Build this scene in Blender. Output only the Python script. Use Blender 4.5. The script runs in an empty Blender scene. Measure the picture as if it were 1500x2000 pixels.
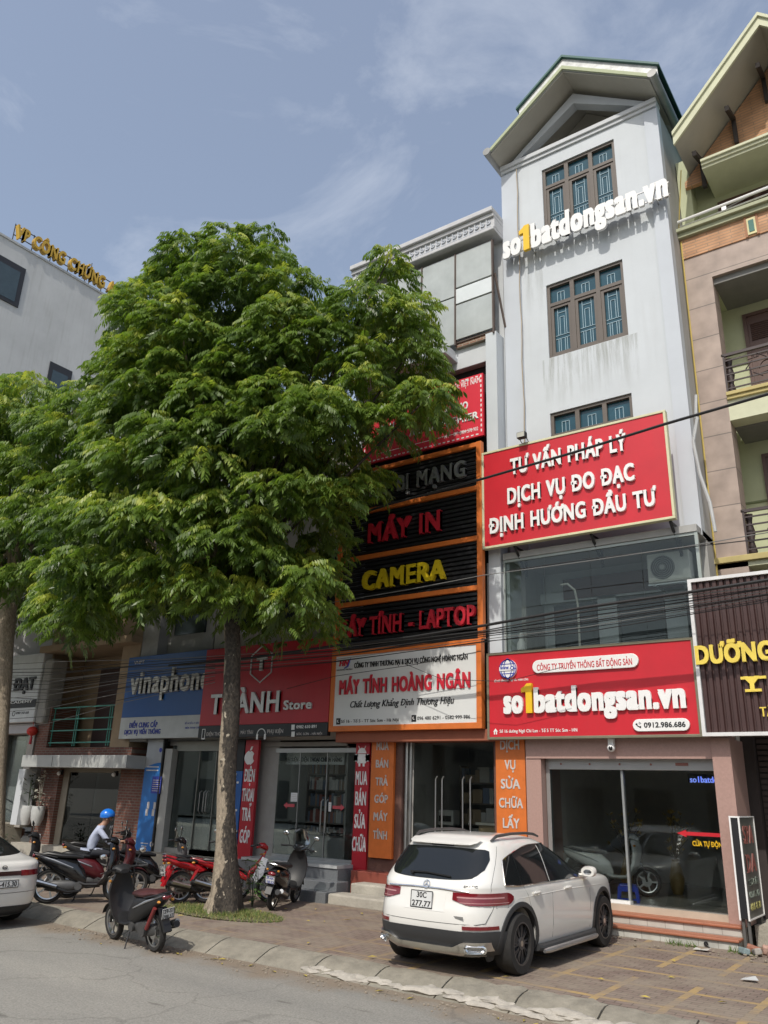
import bpy, bmesh, math, random
import numpy as np
from mathutils import Vector, Matrix
rnd = random.Random(7)
R = math.radians
C = bpy.context.scene.collection
SC = bpy.context.scene
# ---------------------------------------------------------------- camera
EYE = Vector((0, 0, 2.12))
FPX, PITCH, YAW, ROLL = 1557.3, R(19.4506), R(36.0398), R(1.84612)     # focal length in photo pixels (1500 x 2000)
FWD = Vector((-math.sin(YAW)*math.cos(PITCH), math.cos(YAW)*math.cos(PITCH), math.sin(PITCH)))
_r = Vector((math.cos(YAW), math.sin(YAW), 0)); _u = _r.cross(FWD)
RT = _r*math.cos(ROLL) + _u*math.sin(ROLL); UP = _u*math.cos(ROLL) - _r*math.sin(ROLL)
cd = bpy.data.cameras.new('camera'); cam = bpy.data.objects.new('camera', cd); C.objects.link(cam)
cam.matrix_world = Matrix(((RT.x, UP.x, -FWD.x, EYE.x), (RT.y, UP.y, -FWD.y, EYE.y), (RT.z, UP.z, -FWD.z, EYE.z), (0, 0, 0, 1)))
cd.sensor_fit = 'VERTICAL'; cd.sensor_height = 32; cd.lens = FPX/2000*32; cd.clip_end = 3000; cd.clip_start = .05
SC.camera = cam; SC.render.resolution_x = 768; SC.render.resolution_y = 1024
# ---------------------------------------------------------------- light
SUN = Vector((.2, -1, 1.2)).normalized()       # towards the sun
w = bpy.data.worlds.new('World'); SC.world = w; w.use_nodes = True
nt = w.node_tree; N = nt.nodes; L = nt.links; N.clear()
out = N.new('ShaderNodeOutputWorld'); bg = N.new('ShaderNodeBackground'); bg.inputs[1].default_value = .135
sky = N.new('ShaderNodeTexSky'); sky.sky_type = 'NISHITA'; sky.sun_disc = False
sky.sun_elevation = math.asin(SUN.z); sky.sun_rotation = math.atan2(SUN.x, SUN.y); sky.air_density = 1.4; sky.dust_density = 3.2; sky.ozone_density = 2.2
tc = N.new('ShaderNodeTexCoord'); mp = N.new('ShaderNodeMapping'); mp.inputs['Scale'].default_value = (2.2, 2.2, 4.5); mp.inputs['Rotation'].default_value = (.5, .3, .4)
n1 = N.new('ShaderNodeTexNoise'); n1.inputs['Scale'].default_value = 1.6; n1.inputs['Detail'].default_value = 9; n1.inputs['Roughness'].default_value = .62; n1.inputs['Distortion'].default_value = .5
cr = N.new('ShaderNodeValToRGB'); cr.color_ramp.elements[0].position = .52; cr.color_ramp.elements[1].position = .82
cr.color_ramp.elements[0].color = (0, 0, 0, 1); cr.color_ramp.elements[1].color = (.42, .42, .42, 1)
mx = N.new('ShaderNodeMix'); mx.data_type = 'RGBA'; mx.inputs[7].default_value = (5.6, 5.9, 6.4, 1)
veil = N.new('ShaderNodeMix'); veil.data_type = 'RGBA'; veil.inputs[0].default_value = .22; veil.inputs[7].default_value = (4.0, 4.0, 4.3, 1)
L.new(tc.outputs['Generated'], mp.inputs[0]); L.new(mp.outputs[0], n1.inputs[0]); L.new(n1.outputs[0], cr.inputs[0]); L.new(cr.outputs[0], mx.inputs[0])
L.new(sky.outputs[0], veil.inputs[6]); L.new(veil.outputs[2], mx.inputs[6]); L.new(mx.outputs[2], bg.inputs[0]); L.new(bg.outputs[0], out.inputs[0])
sl = bpy.data.lights.new('sun', 'SUN'); sl.energy = 2.6; sl.angle = R(.55); sl.color = (1, .95, .86)
so = bpy.data.objects.new('sun', sl); C.objects.link(so); so.rotation_euler = (-SUN).to_track_quat('-Z', 'Y').to_euler(); so.location = (0, -20, 40)
SC.view_settings.view_transform = 'Standard'; SC.view_settings.look = 'None'; SC.view_settings.exposure = .27; SC.view_settings.gamma = 1
SC.cycles.max_bounces = 7; SC.cycles.transparent_max_bounces = 12; SC.cycles.caustics_reflective = False; SC.cycles.caustics_refractive = False
SC.cycles.use_denoising = True; SC.cycles.sample_clamp_indirect = 6

# ---------------------------------------------------------------- measuring helpers
def ray(x, y): return FWD*FPX + RT*(x-750) - UP*(y-1000)
def at(x, y, Y):                  # point of the vertical plane Y (parallel to the street) seen at a photo pixel
    d = ray(x, y); return EYE + d*(Y/d.y)
def gd(x, y, z=0):                # point of the horizontal plane z
    d = ray(x, y); return EYE + d*((z-EYE.z)/d.z)
def ax(x, y, X):
    d = ray(x, y); return EYE + d*(X/d.x)
# ---------------------------------------------------------------- objects
ROOT = {}
def thing(name, label, cat, loc=(0, 0, 0), rotz=0, group=None, rot=None):
    o = bpy.data.objects.new(name, None); C.objects.link(o); o.empty_display_size = .2
    o.location = loc; o.rotation_euler = rot if rot else (0, 0, rotz)
    tag(o, label, cat, group); return o
def tag(o, label=None, cat=None, group=None, kind=None):
    if label: o['label'] = label
    if cat: o['category'] = cat
    if group: o['group'] = group
    if kind: o['kind'] = kind
    return o
EACH = {'bracket','recess_ceiling','leg','shirt_hem','column','slab','loggia_slab','eave_bracket','gutter','ledge','symbol','symbol_tile','pilaster','brick_wall','window_trim','concrete_step','granite_step','post','step_tread','brick_step','balcony_door','loggia_door','arm','door_handle','glass_door','wall_groove','vent_surround','shutter_rail','canopy_joint','balcony_slab','pillar','clothes_pole','drain_pipe','white_pipe'}
class M:
    """collects shapes; build() links them as one mesh object"""
    def __init__(s): s.v = []; s.f = []; s.m = []; s.cur = 0; s.cuts = []
    def mat(s, i): s.cur = i; return s
    def add(s, vs, fs):
        b = len(s.v); s.cuts.append((b, len(s.f))); s.v += [tuple(v) for v in vs]
        for f in fs: s.f.append([b+i for i in f]); s.m.append(s.cur)
        return s
    def box(s, x0, x1, y0, y1, z0, z1):
        return s.add([(x0,y0,z0),(x1,y0,z0),(x1,y1,z0),(x0,y1,z0),(x0,y0,z1),(x1,y0,z1),(x1,y1,z1),(x0,y1,z1)],
                     [(0,3,2,1),(4,5,6,7),(0,1,5,4),(1,2,6,5),(2,3,7,6),(3,0,4,7)])
    def obox(s, c, ux, uy, uz):    # oriented box: centre and three half vectors
        c = Vector(c); ux = Vector(ux); uy = Vector(uy); uz = Vector(uz)
        p = [c+ux*a+uy*b+uz*d for d in (-1,1) for (a,b) in ((-1,-1),(1,-1),(1,1),(-1,1))]
        return s.add(p, [(0,3,2,1),(4,5,6,7),(0,1,5,4),(1,2,6,5),(2,3,7,6),(3,0,4,7)])
    def quad(s, a, b, c, d): return s.add([a,b,c,d], [(0,1,2,3)])
    def prism(s, poly, d):         # planar polygon extruded by the vector d
        n = len(poly); d = Vector(d); vs = [Vector(p) for p in poly] + [Vector(p)+d for p in poly]
        return s.add(vs, [list(range(n))[::-1], list(range(n, 2*n))] + [(i, (i+1)%n, n+(i+1)%n, n+i) for i in range(n)])
    def rings(s, rings, cap=True, closed=True):
        n = len(rings[0]); vs = [p for r in rings for p in r]; fs = []
        for k in range(len(rings)-1):
            for i in range(n if closed else n-1):
                j = (i+1) % n; fs.append((k*n+i, k*n+j, (k+1)*n+j, (k+1)*n+i))
        if cap and closed: fs.append(list(range(n))[::-1]); fs.append([(len(rings)-1)*n+i for i in range(n)])
        return s.add(vs, fs)
    def tube(s, path, r, seg=8, cap=True):
        path = [Vector(p) for p in path]; rr = r if isinstance(r, (list, tuple)) else [r]*len(path); rings = []
        ref = Vector((0,0,1))
        for k, p in enumerate(path):
            t = (path[min(k+1, len(path)-1)] - path[max(k-1, 0)]).normalized()
            if abs(t.dot(ref)) > .95: ref = Vector((1,0,0)) if abs(t.x) < .9 else Vector((0,1,0))
            a = t.cross(ref).normalized(); b = t.cross(a).normalized()
            rings.append([p + a*rr[k]*math.cos(2*math.pi*i/seg) + b*rr[k]*math.sin(2*math.pi*i/seg) for i in range(seg)])
        return s.rings(rings, cap)
    def cyl(s, p0, p1, r, seg=12, r1=None): return s.tube([p0, p1], [r, r if r1 is None else r1], seg)
    def lathe(s, prof, o=(0,0,0), axis='z', seg=24, cap=True):   # prof: (radius, height)
        o = Vector(o); rings = []
        for (r, h) in prof:
            ring = []
            for i in range(seg):
                c, q = r*math.cos(2*math.pi*i/seg), r*math.sin(2*math.pi*i/seg)
                ring.append(o + Vector((c,q,h) if axis == 'z' else ((h,c,q) if axis == 'x' else (q,h,c))))
            rings.append(ring)
        return s.rings(rings, cap)
    def ball(s, c, r, seg=12, sc=(1,1,1)):
        n = seg//2; rings = []
        for k in range(n+1):
            a = math.pi*(k/n)*.998+.001; rings.append([Vector(c)+Vector((r*sc[0]*math.sin(a)*math.cos(2*math.pi*i/seg), r*sc[1]*math.sin(a)*math.sin(2*math.pi*i/seg), -r*sc[2]*math.cos(a))) for i in range(seg)])
        return s.rings(rings)
    def loft(s, secs, seg=16, n=2.6):      # secs: (x, z, half width, half height[, y]) ; cross-sections in the YZ plane
        rings = []
        for q in secs:
            x, z, a, b = q[:4]; y0 = q[4] if len(q) > 4 else 0; ring = []
            for i in range(seg):
                t = 2*math.pi*i/seg; c, d = math.cos(t), math.sin(t)
                ring.append((x, y0 + a*math.copysign(abs(c)**(2/n), c), z + b*math.copysign(abs(d)**(2/n), d)))
            rings.append(ring)
        return s.rings(rings)
    def xf(s, m, start=0):
        for i in range(start, len(s.v)): s.v[i] = tuple(m @ Vector(s.v[i]))
        return s
    def build(s, name, mats, parent=None, smooth=False, bevel=0, local=False, kind=None, subdiv=0, label=None):
        if not isinstance(mats, (list, tuple)): mats = [mats]
        if name in EACH and len(s.cuts) > 1:          # parts one can count: every shape an object of its own
            ends = s.cuts[1:] + [(len(s.v), len(s.f))]; o = None
            for (v0, f0), (v1, f1) in zip(s.cuts, ends):
                q = M(); q.v = s.v[v0:v1]; q.f = [[i-v0 for i in g] for g in s.f[f0:f1]]; q.m = s.m[f0:f1]; o = q.build(name, mats, parent, smooth, bevel, local, kind, subdiv, label)
            return o
        me = bpy.data.meshes.new(name); vs = s.v
        if parent is not None and not local:
            p = parent; off = Vector(p.location)
            while p.parent: p = p.parent; off += Vector(p.location)
            vs = [(v[0]-off.x, v[1]-off.y, v[2]-off.z) for v in vs]
        me.from_pydata(vs, [], s.f)
        for m in mats: me.materials.append(m)
        me.polygons.foreach_set('material_index', s.m)
        bm = bmesh.new(); bm.from_mesh(me)
        if len(s.v) < 60000: bmesh.ops.recalc_face_normals(bm, faces=bm.faces)
        bm.to_mesh(me); bm.free()
        if smooth:
            me.polygons.foreach_set('use_smooth', [True]*len(me.polygons)); me.set_sharp_from_angle(angle=R(38))
        o = bpy.data.objects.new(name, me); C.objects.link(o)
        if parent is not None: o.parent = parent
        if kind: o['kind'] = kind
        if label: o['label'] = label
        if bevel:
            b = o.modifiers.new('bevel', 'BEVEL'); b.width = bevel; b.segments = 2; b.limit_method = 'ANGLE'; b.angle_limit = R(40)
        if subdiv:
            b = o.modifiers.new('sub', 'SUBSURF'); b.levels = subdiv; b.render_levels = subdiv
        return o
# ---------------------------------------------------------------- materials
MATS = {}
def pm(name, col, rough=.6, metal=0, var=.12, scale=3., bump=0, bscale=30., streak=0, coat=0, spec=.5, dirt=None, emit=0):
    """Principled with cloudy wear, optional vertical rain streaks, bump and a dirt colour"""
    if name in MATS: return MATS[name]
    m = bpy.data.materials.new(name); m.use_nodes = True; nt = m.node_tree; N = nt.nodes; L = nt.links
    b = N['Principled BSDF']; b.inputs['Roughness'].default_value = rough; b.inputs['Metallic'].default_value = metal
    b.inputs['Specular IOR Level'].default_value = spec; b.inputs['Coat Weight'].default_value = coat; b.inputs['Coat Roughness'].default_value = .05
    tc = N.new('ShaderNodeTexCoord'); col = (*col, 1)
    cur = None
    if var:
        n = N.new('ShaderNodeTexNoise'); n.inputs['Scale'].default_value = scale; n.inputs['Detail'].default_value = 6; n.inputs['Roughness'].default_value = .65; L.new(tc.outputs['Object'], n.inputs[0])
        mr = N.new('ShaderNodeMapRange'); mr.inputs[1].default_value = .3; mr.inputs[2].default_value = .7; mr.inputs[3].default_value = 1-var; mr.inputs[4].default_value = 1+var*.6; L.new(n.outputs[0], mr.inputs[0])
        mu = N.new('ShaderNodeMix'); mu.data_type = 'RGBA'; mu.blend_type = 'MULTIPLY'; mu.inputs[0].default_value = 1; mu.inputs[6].default_value = col; L.new(mr.outputs[0], mu.inputs[7]); cur = mu.outputs[2]
    if streak:
        mp = N.new('ShaderNodeMapping'); mp.inputs['Scale'].default_value = (5, 5, .35); L.new(tc.outputs['Object'], mp.inputs[0])
        n = N.new('ShaderNodeTexNoise'); n.inputs['Scale'].default_value = 1.3; n.inputs['Detail'].default_value = 5; L.new(mp.outputs[0], n.inputs[0])
        mr = N.new('ShaderNodeMapRange'); mr.inputs[1].default_value = .52; mr.inputs[2].default_value = .8; mr.inputs[3].default_value = 0; mr.inputs[4].default_value = streak; L.new(n.outputs[0], mr.inputs[0])
        mu = N.new('ShaderNodeMix'); mu.data_type = 'RGBA'; mu.inputs[7].default_value = (*(dirt or (.22, .21, .18)), 1); L.new(mr.outputs[0], mu.inputs[0])
        if cur: L.new(cur, mu.inputs[6])
        else: mu.inputs[6].default_value = col
        cur = mu.outputs[2]
    if cur: L.new(cur, b.inputs['Base Color'])
    else: b.inputs['Base Color'].default_value = col
    if bump:
        n = N.new('ShaderNodeTexNoise'); n.inputs['Scale'].default_value = bscale; n.inputs['Detail'].default_value = 5; L.new(tc.outputs['Object'], n.inputs[0])
        bp = N.new('ShaderNodeBump'); bp.inputs['Strength'].default_value = bump; bp.inputs['Distance'].default_value = .02; L.new(n.outputs[0], bp.inputs['Height']); L.new(bp.outputs[0], b.inputs['Normal'])
    if emit:
        b.inputs['Emission Strength'].default_value = emit; b.inputs['Emission Color'].default_value = col
    MATS[name] = m; return m
def glass(name, tint=(.5,.55,.55), refl=1.0, rough=.0):
    if name in MATS: return MATS[name]
    m = bpy.data.materials.new(name); m.use_nodes = True; nt = m.node_tree; N = nt.nodes; L = nt.links; N.clear()
    o = N.new('ShaderNodeOutputMaterial'); t = N.new('ShaderNodeBsdfTransparent'); t.inputs[0].default_value = (*tint, 1)
    g = N.new('ShaderNodeBsdfGlossy'); g.inputs['Roughness'].default_value = rough; g.inputs[0].default_value = (.9,.95,.95,1)
    f = N.new('ShaderNodeFresnel'); f.inputs[0].default_value = 1.5; mu = N.new('ShaderNodeMath'); mu.operation = 'MULTIPLY'; mu.inputs[1].default_value = refl; mu.use_clamp = True
    x = N.new('ShaderNodeMixShader'); L.new(f.outputs[0], mu.inputs[0]); L.new(mu.outputs[0], x.inputs[0]); L.new(t.outputs[0], x.inputs[1]); L.new(g.outputs[0], x.inputs[2]); L.new(x.outputs[0], o.inputs[0])
    MATS[name] = m; return m
def brickmat(name, c1, c2, mort, bw, bh, rot=(R(90),0,0), bump=.4, off=.5, msize=.012, rough=.8):
    if name in MATS: return MATS[name]
    m = pm(name, c1, rough, var=0); nt = m.node_tree; N = nt.nodes; L = nt.links; b = N['Principled BSDF']
    tc = N.new('ShaderNodeTexCoord'); mp = N.new('ShaderNodeMapping'); mp.inputs['Rotation'].default_value = rot; L.new(tc.outputs['Object'], mp.inputs[0])
    t = N.new('ShaderNodeTexBrick'); t.inputs['Color1'].default_value = (*c1,1); t.inputs['Color2'].default_value = (*c2,1); t.inputs['Mortar'].default_value = (*mort,1)
    t.inputs['Scale'].default_value = 1; t.inputs['Brick Width'].default_value = bw; t.inputs['Row Height'].default_value = bh; t.inputs['Mortar Size'].default_value = msize; t.offset = off
    L.new(mp.outputs[0], t.inputs[0])
    n = N.new('ShaderNodeTexNoise'); n.inputs['Scale'].default_value = 2.5; n.inputs['Detail'].default_value = 7; L.new(tc.outputs['Object'], n.inputs[0])
    mr = N.new('ShaderNodeMapRange'); mr.inputs[1].default_value = .3; mr.inputs[2].default_value = .7; mr.inputs[3].default_value = .75; mr.inputs[4].default_value = 1.15; L.new(n.outputs[0], mr.inputs[0])
    mu = N.new('ShaderNodeMix'); mu.data_type = 'RGBA'; mu.blend_type = 'MULTIPLY'; mu.inputs[0].default_value = 1; L.new(t.outputs[0], mu.inputs[6]); L.new(mr.outputs[0], mu.inputs[7]); L.new(mu.outputs[2], b.inputs['Base Color'])
    bp = N.new('ShaderNodeBump'); bp.inputs['Strength'].default_value = bump; bp.inputs['Distance'].default_value = .01; bp.invert = True; L.new(t.outputs['Fac'], bp.inputs['Height']); L.new(bp.outputs[0], b.inputs['Normal'])
    return m
WHITE = pm('white_render', (.535,.57,.60), .75, var=.07, scale=.7, streak=.09, bump=.08, bscale=60)
WHITE2 = pm('white_render_plain', (.53,.555,.575), .75, var=.06, scale=1.2, bump=.05, bscale=60)
GREYWALL = pm('grey_render', (.48,.49,.49), .8, var=.12, scale=.5, streak=.25, bump=.1, bscale=40)
DKGREY = pm('dark_grey_paint', (.05,.05,.055), .5)
BLACK = pm('black_plastic', (.014,.014,.015), .45, var=.2, scale=8)
GLOSSBLACK = pm('gloss_black_paint', (.008,.008,.009), .16, var=0, coat=.6)
RUBBER = pm('tyre_rubber', (.022,.021,.02), .85, var=.3, scale=14)
STEEL = pm('steel', (.55,.55,.54), .3, 1, var=.1, scale=9)
CHROME = pm('chrome', (.75,.75,.74), .12, 1, var=0)
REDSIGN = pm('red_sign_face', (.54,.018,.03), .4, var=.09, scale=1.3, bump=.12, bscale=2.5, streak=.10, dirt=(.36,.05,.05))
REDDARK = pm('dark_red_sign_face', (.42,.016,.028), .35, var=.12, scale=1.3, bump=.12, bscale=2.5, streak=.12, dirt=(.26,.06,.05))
ACRYL = pm('white_acrylic', (.78,.78,.77), .35, var=.03)
YELLOWL = pm('yellow_acrylic', (.80,.50,.02), .35, var=.05)
BLACKL = pm('black_print', (.012,.012,.014), .5, var=0)
ORANGE = pm('orange_sheet', (.62,.16,.03), .45, var=.14, scale=5)
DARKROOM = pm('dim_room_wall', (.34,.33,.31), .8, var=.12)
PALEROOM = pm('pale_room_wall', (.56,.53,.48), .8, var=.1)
FLOORT = pm('tiled_floor', (.3,.29,.27), .25, var=.1)
SHOPGLASS = glass('shop_glass', (.82,.85,.84), .75)
CLEARGL = glass('loggia_clear_glass', (.80,.83,.82), .7)
DKGLASS = glass('tinted_glass', (.20,.24,.25), 1.2)
CONC = pm('concrete', (.40,.375,.32), .9, var=.25, scale=2.2, bump=.5, bscale=22)
GRANITE = pm('grey_granite', (.17,.18,.19), .25, var=.25, scale=40, bump=0)
# ---------------------------------------------------------------- lettering
_tc = {}
def raw(s):
    if s in _tc: return _tc[s]
    cu = bpy.data.curves.new('t', 'FONT'); cu.body = s; cu.size = 1; cu.extrude = .5; cu.resolution_u = 3
    o = bpy.data.objects.new('t', cu); C.objects.link(o); dg = bpy.context.evaluated_depsgraph_get(); dg.update()
    me = o.evaluated_get(dg).to_mesh(); v = [tuple(p.co) for p in me.vertices]; f = [list(p.vertices) for p in me.polygons]
    o.evaluated_get(dg).to_mesh_clear(); bpy.data.objects.remove(o); bpy.data.curves.remove(cu)
    x = [p[0] for p in v] or [0]; _tc[s] = (v, f, min(x), max(x)); return _tc[s]
def adv(c):
    a, b = raw('H'+c+'H'), raw('HH'); return (a[3]-a[2])-(b[3]-b[2])
import unicodedata
def _arc(cx, cy, r0, r1, a0, a1, n=8): return [(cx+r1*math.cos(R(a0+(a1-a0)*k/n)), cy+r1*math.sin(R(a0+(a1-a0)*k/n))) for k in range(n+1)] + [(cx+r0*math.cos(R(a1+(a0-a1)*k/n)), cy+r0*math.sin(R(a1+(a0-a1)*k/n))) for k in range(n+1)]
MARK = {'\u0301': [(-.06,.05),(.03,.05),(.14,.19),(.02,.19)], '\u0300': [(.06,.05),(-.03,.05),(-.14,.19),(-.02,.19)], '\u0302': [(-.17,.05),(-.075,.05),(0,.115),(.075,.05),(.17,.05),(.045,.185),(-.045,.185)],
        '\u0306': _arc(0,.17,.06,.13,200,340), '\u0303': [(-.17,.06),(-.15,.13),(-.08,.16),(.05,.115),(.11,.165),(.17,.165),(.14,.09),(.08,.06),(-.05,.105),(-.11,.06)],
        '\u0309': _arc(0,.16,.03,.09,150,-80,8)+[(-.02,.03),(.04,.03)][:0], '\u0323': _arc(0,-.16,0,.065,0,359,12)[:13]}
def glyphs(s, bold=0., shear=0.):
    """outline of one line of Vietnamese text: base letters set one by one, the accents added as their own shapes"""
    key = ('g', s, bold > 0, shear)
    if key in _tc: return _tc[key]
    V = []; F = []; x = 0; sp = .05 if bold > .02 else .015
    def put_(v, f, dx, dy=0):
        b = len(V); V.extend((p[0]+dx+shear*(p[1]+dy), p[1]+dy, p[2]) for p in v); F.extend([b+i for i in g] for g in f)
    def poly(pts, dx, dy):
        n = len(pts); put_([(a,b,.5) for a, b in pts]+[(a,b,-.5) for a, b in pts], [list(range(n)), list(range(2*n-1,n-1,-1))]+[(i,n+i,n+(i+1)%n,(i+1)%n) for i in range(n)], dx, dy)
    for ch in s:
        d = unicodedata.normalize('NFD', ch); base = d[0]; marks = d[1:]; bar = base in 'Đđ'
        base = {'Đ':'D','đ':'d'}.get(base, base)
        if base == 'i' and any(k != '\u0323' for k in marks): base = '\u0131'
        if base == ' ': x += adv(' ')*(1.45 if bold > .02 else 1.1); continue
        v, f, x0, x1 = raw(base); put_(v, f, x); top = max(p[1] for p in v); cx = x+(x0+x1)/2
        if bar:
            if base == 'D': poly([(x0-.07,.31),(x0+.25,.31),(x0+.25,.40),(x0-.07,.40)], x, 0)
            else: poly([(x1-.27,.57),(x1+.06,.57),(x1+.06,.64),(x1-.27,.64)], x, 0)
        n = 0
        for k in marks:
            if k == '\u031b': poly([(-.07,-.09),(.06,-.05),(.11,.05),(.11,.11),(.02,.11),(.01,.04),(-.07,.0)], x+x1, top-(.0 if base in 'Uu' else .06))
            elif k == '\u0323': poly(MARK[k], cx, 0)
            else: poly(MARK[k], cx+(.14 if n else 0), top+(.09 if n else 0)); n += 1
        x += adv(base)+sp
    _tc[key] = (V, F); return V, F
def _h(ch): return max(p[1] for p in raw(ch)[0])
CAPH, XH = _h('H'), _h('x')
def put(m, s, O, u, v, width, cap, depth, bold=0., shear=0., ref='H'):
    """text mesh into M m: origin O, width along u, cap height along v, standing depth off the face"""
    vs, fs = glyphs(s, bold, shear); x0 = min(p[0] for p in vs); x1 = max(p[0] for p in vs)
    O = Vector(O); u = Vector(u).normalized(); v = Vector(v).normalized(); n = u.cross(v); h = CAPH if ref == 'H' else XH
    b = bold*1.15; kx = width/(x1-x0+2*b); ky = cap/(h+1.2*b)       # heavier strokes: the outline repeated a hair apart
    for i, (dx, dy) in enumerate([(0,0)] if b < .006 else [(-b,0),(b,0)] if b < .02 else [(-b,-.6*b),(b,-.6*b),(-b,.6*b),(b,.6*b)] if b < .034 else [(-b,-.6*b),(b,-.6*b),(-b,.6*b),(b,.6*b),(0,.6*b),(0,-.6*b)]):
        m.add([O + u*((p[0]-x0+b+dx)*kx) + v*((p[1]+.6*b+dy)*ky) + n*((p[2]+.5)*depth*(1-.005*i)) for p in vs], fs)
def text(parent, s, l, r, top, Y, depth, mat, bold=.02, shear=0., ref='H', name='lettering', m=None):
    """one line on the plane Y: l/r = photo pixels of the two ends of the baseline, top = pixel height of the cap line at the left end"""
    a, b, c = at(*l, Y), at(*r, Y), at(l[0], top, Y)
    mm = m or M(); put(mm, s, (a.x, Y, (a.z+b.z)/2), (1,0,0), (0,0,1), b.x-a.x, c.z-a.z, depth, bold, shear, ref)
    return mm if m else mm.build(name, mat, parent)
def rect(tl, tr, br, bl, Y):
    p = [at(*q, Y) for q in (tl, tr, br, bl)]
    return (p[0].x+p[3].x)/2, (p[1].x+p[2].x)/2, (p[2].z+p[3].z)/2, (p[0].z+p[1].z)/2
def board(name, label, cat, rc, Y, th, face, frame, fw=.05, group=None, part='panel'):
    x0, x1, z0, z1 = rc; t = thing(name, label, cat, ((x0+x1)/2, Y+th/2, z0), group=group)
    M().box(x0+fw, x1-fw, Y, Y+th-.01, z0+fw, z1-fw).build(part, face, t)
    m = M(); e = .02
    m.box(x0, x1, Y-e, Y+th, z0, z0+fw).box(x0, x1, Y-e, Y+th, z1-fw, z1).box(x0, x0+fw, Y-e, Y+th, z0+fw, z1-fw).box(x1-fw, x1, Y-e, Y+th, z0+fw, z1-fw)
    m.build('frame', frame, t, bevel=.006); return t
def disc(m, O, u, v, pts, depth):         # flat outline given in (u,v) metres, standing off the face
    O = Vector(O); u = Vector(u); v = Vector(v); n = u.cross(v)
    m.prism([O+u*a+v*b for a, b in pts], n*depth)
def circ(cx, cy, r, n=20, a0=0, a1=360, ry=None): return [(cx+r*math.cos(R(a0+(a1-a0)*i/n)), cy+(ry or r)*math.sin(R(a0+(a1-a0)*i/n))) for i in range(n+(1 if a1-a0 < 360 else 0))]
def capsule(x0, x1, z0, z1, n=8):
    r = (z1-z0)/2; c = (z0+z1)/2
    return [(x1-r+r*math.sin(math.pi*i/n), c-r*math.cos(math.pi*i/n)) for i in range(n+1)] + [(x0+r-r*math.sin(math.pi*i/n), c+r*math.cos(math.pi*i/n)) for i in range(n+1)]
def ringstrip(m, O, u, v, cx, cy, r0, r1, depth, a0=0, a1=360, n=24, ry=1.):
    O = Vector(O); u = Vector(u); v = Vector(v); k = u.cross(v)*depth
    for i in range(n):
        A, B = R(a0+(a1-a0)*i/n), R(a0+(a1-a0)*(i+1)/n)
        m.prism([O+u*(cx+rr*math.cos(t))+v*(cy+rr*ry*math.sin(t)) for rr, t in ((r0,A),(r1,A),(r1,B),(r0,B))], k)
UX, UZ, UY = Vector((1,0,0)), Vector((0,0,1)), Vector((0,1,0))
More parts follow.
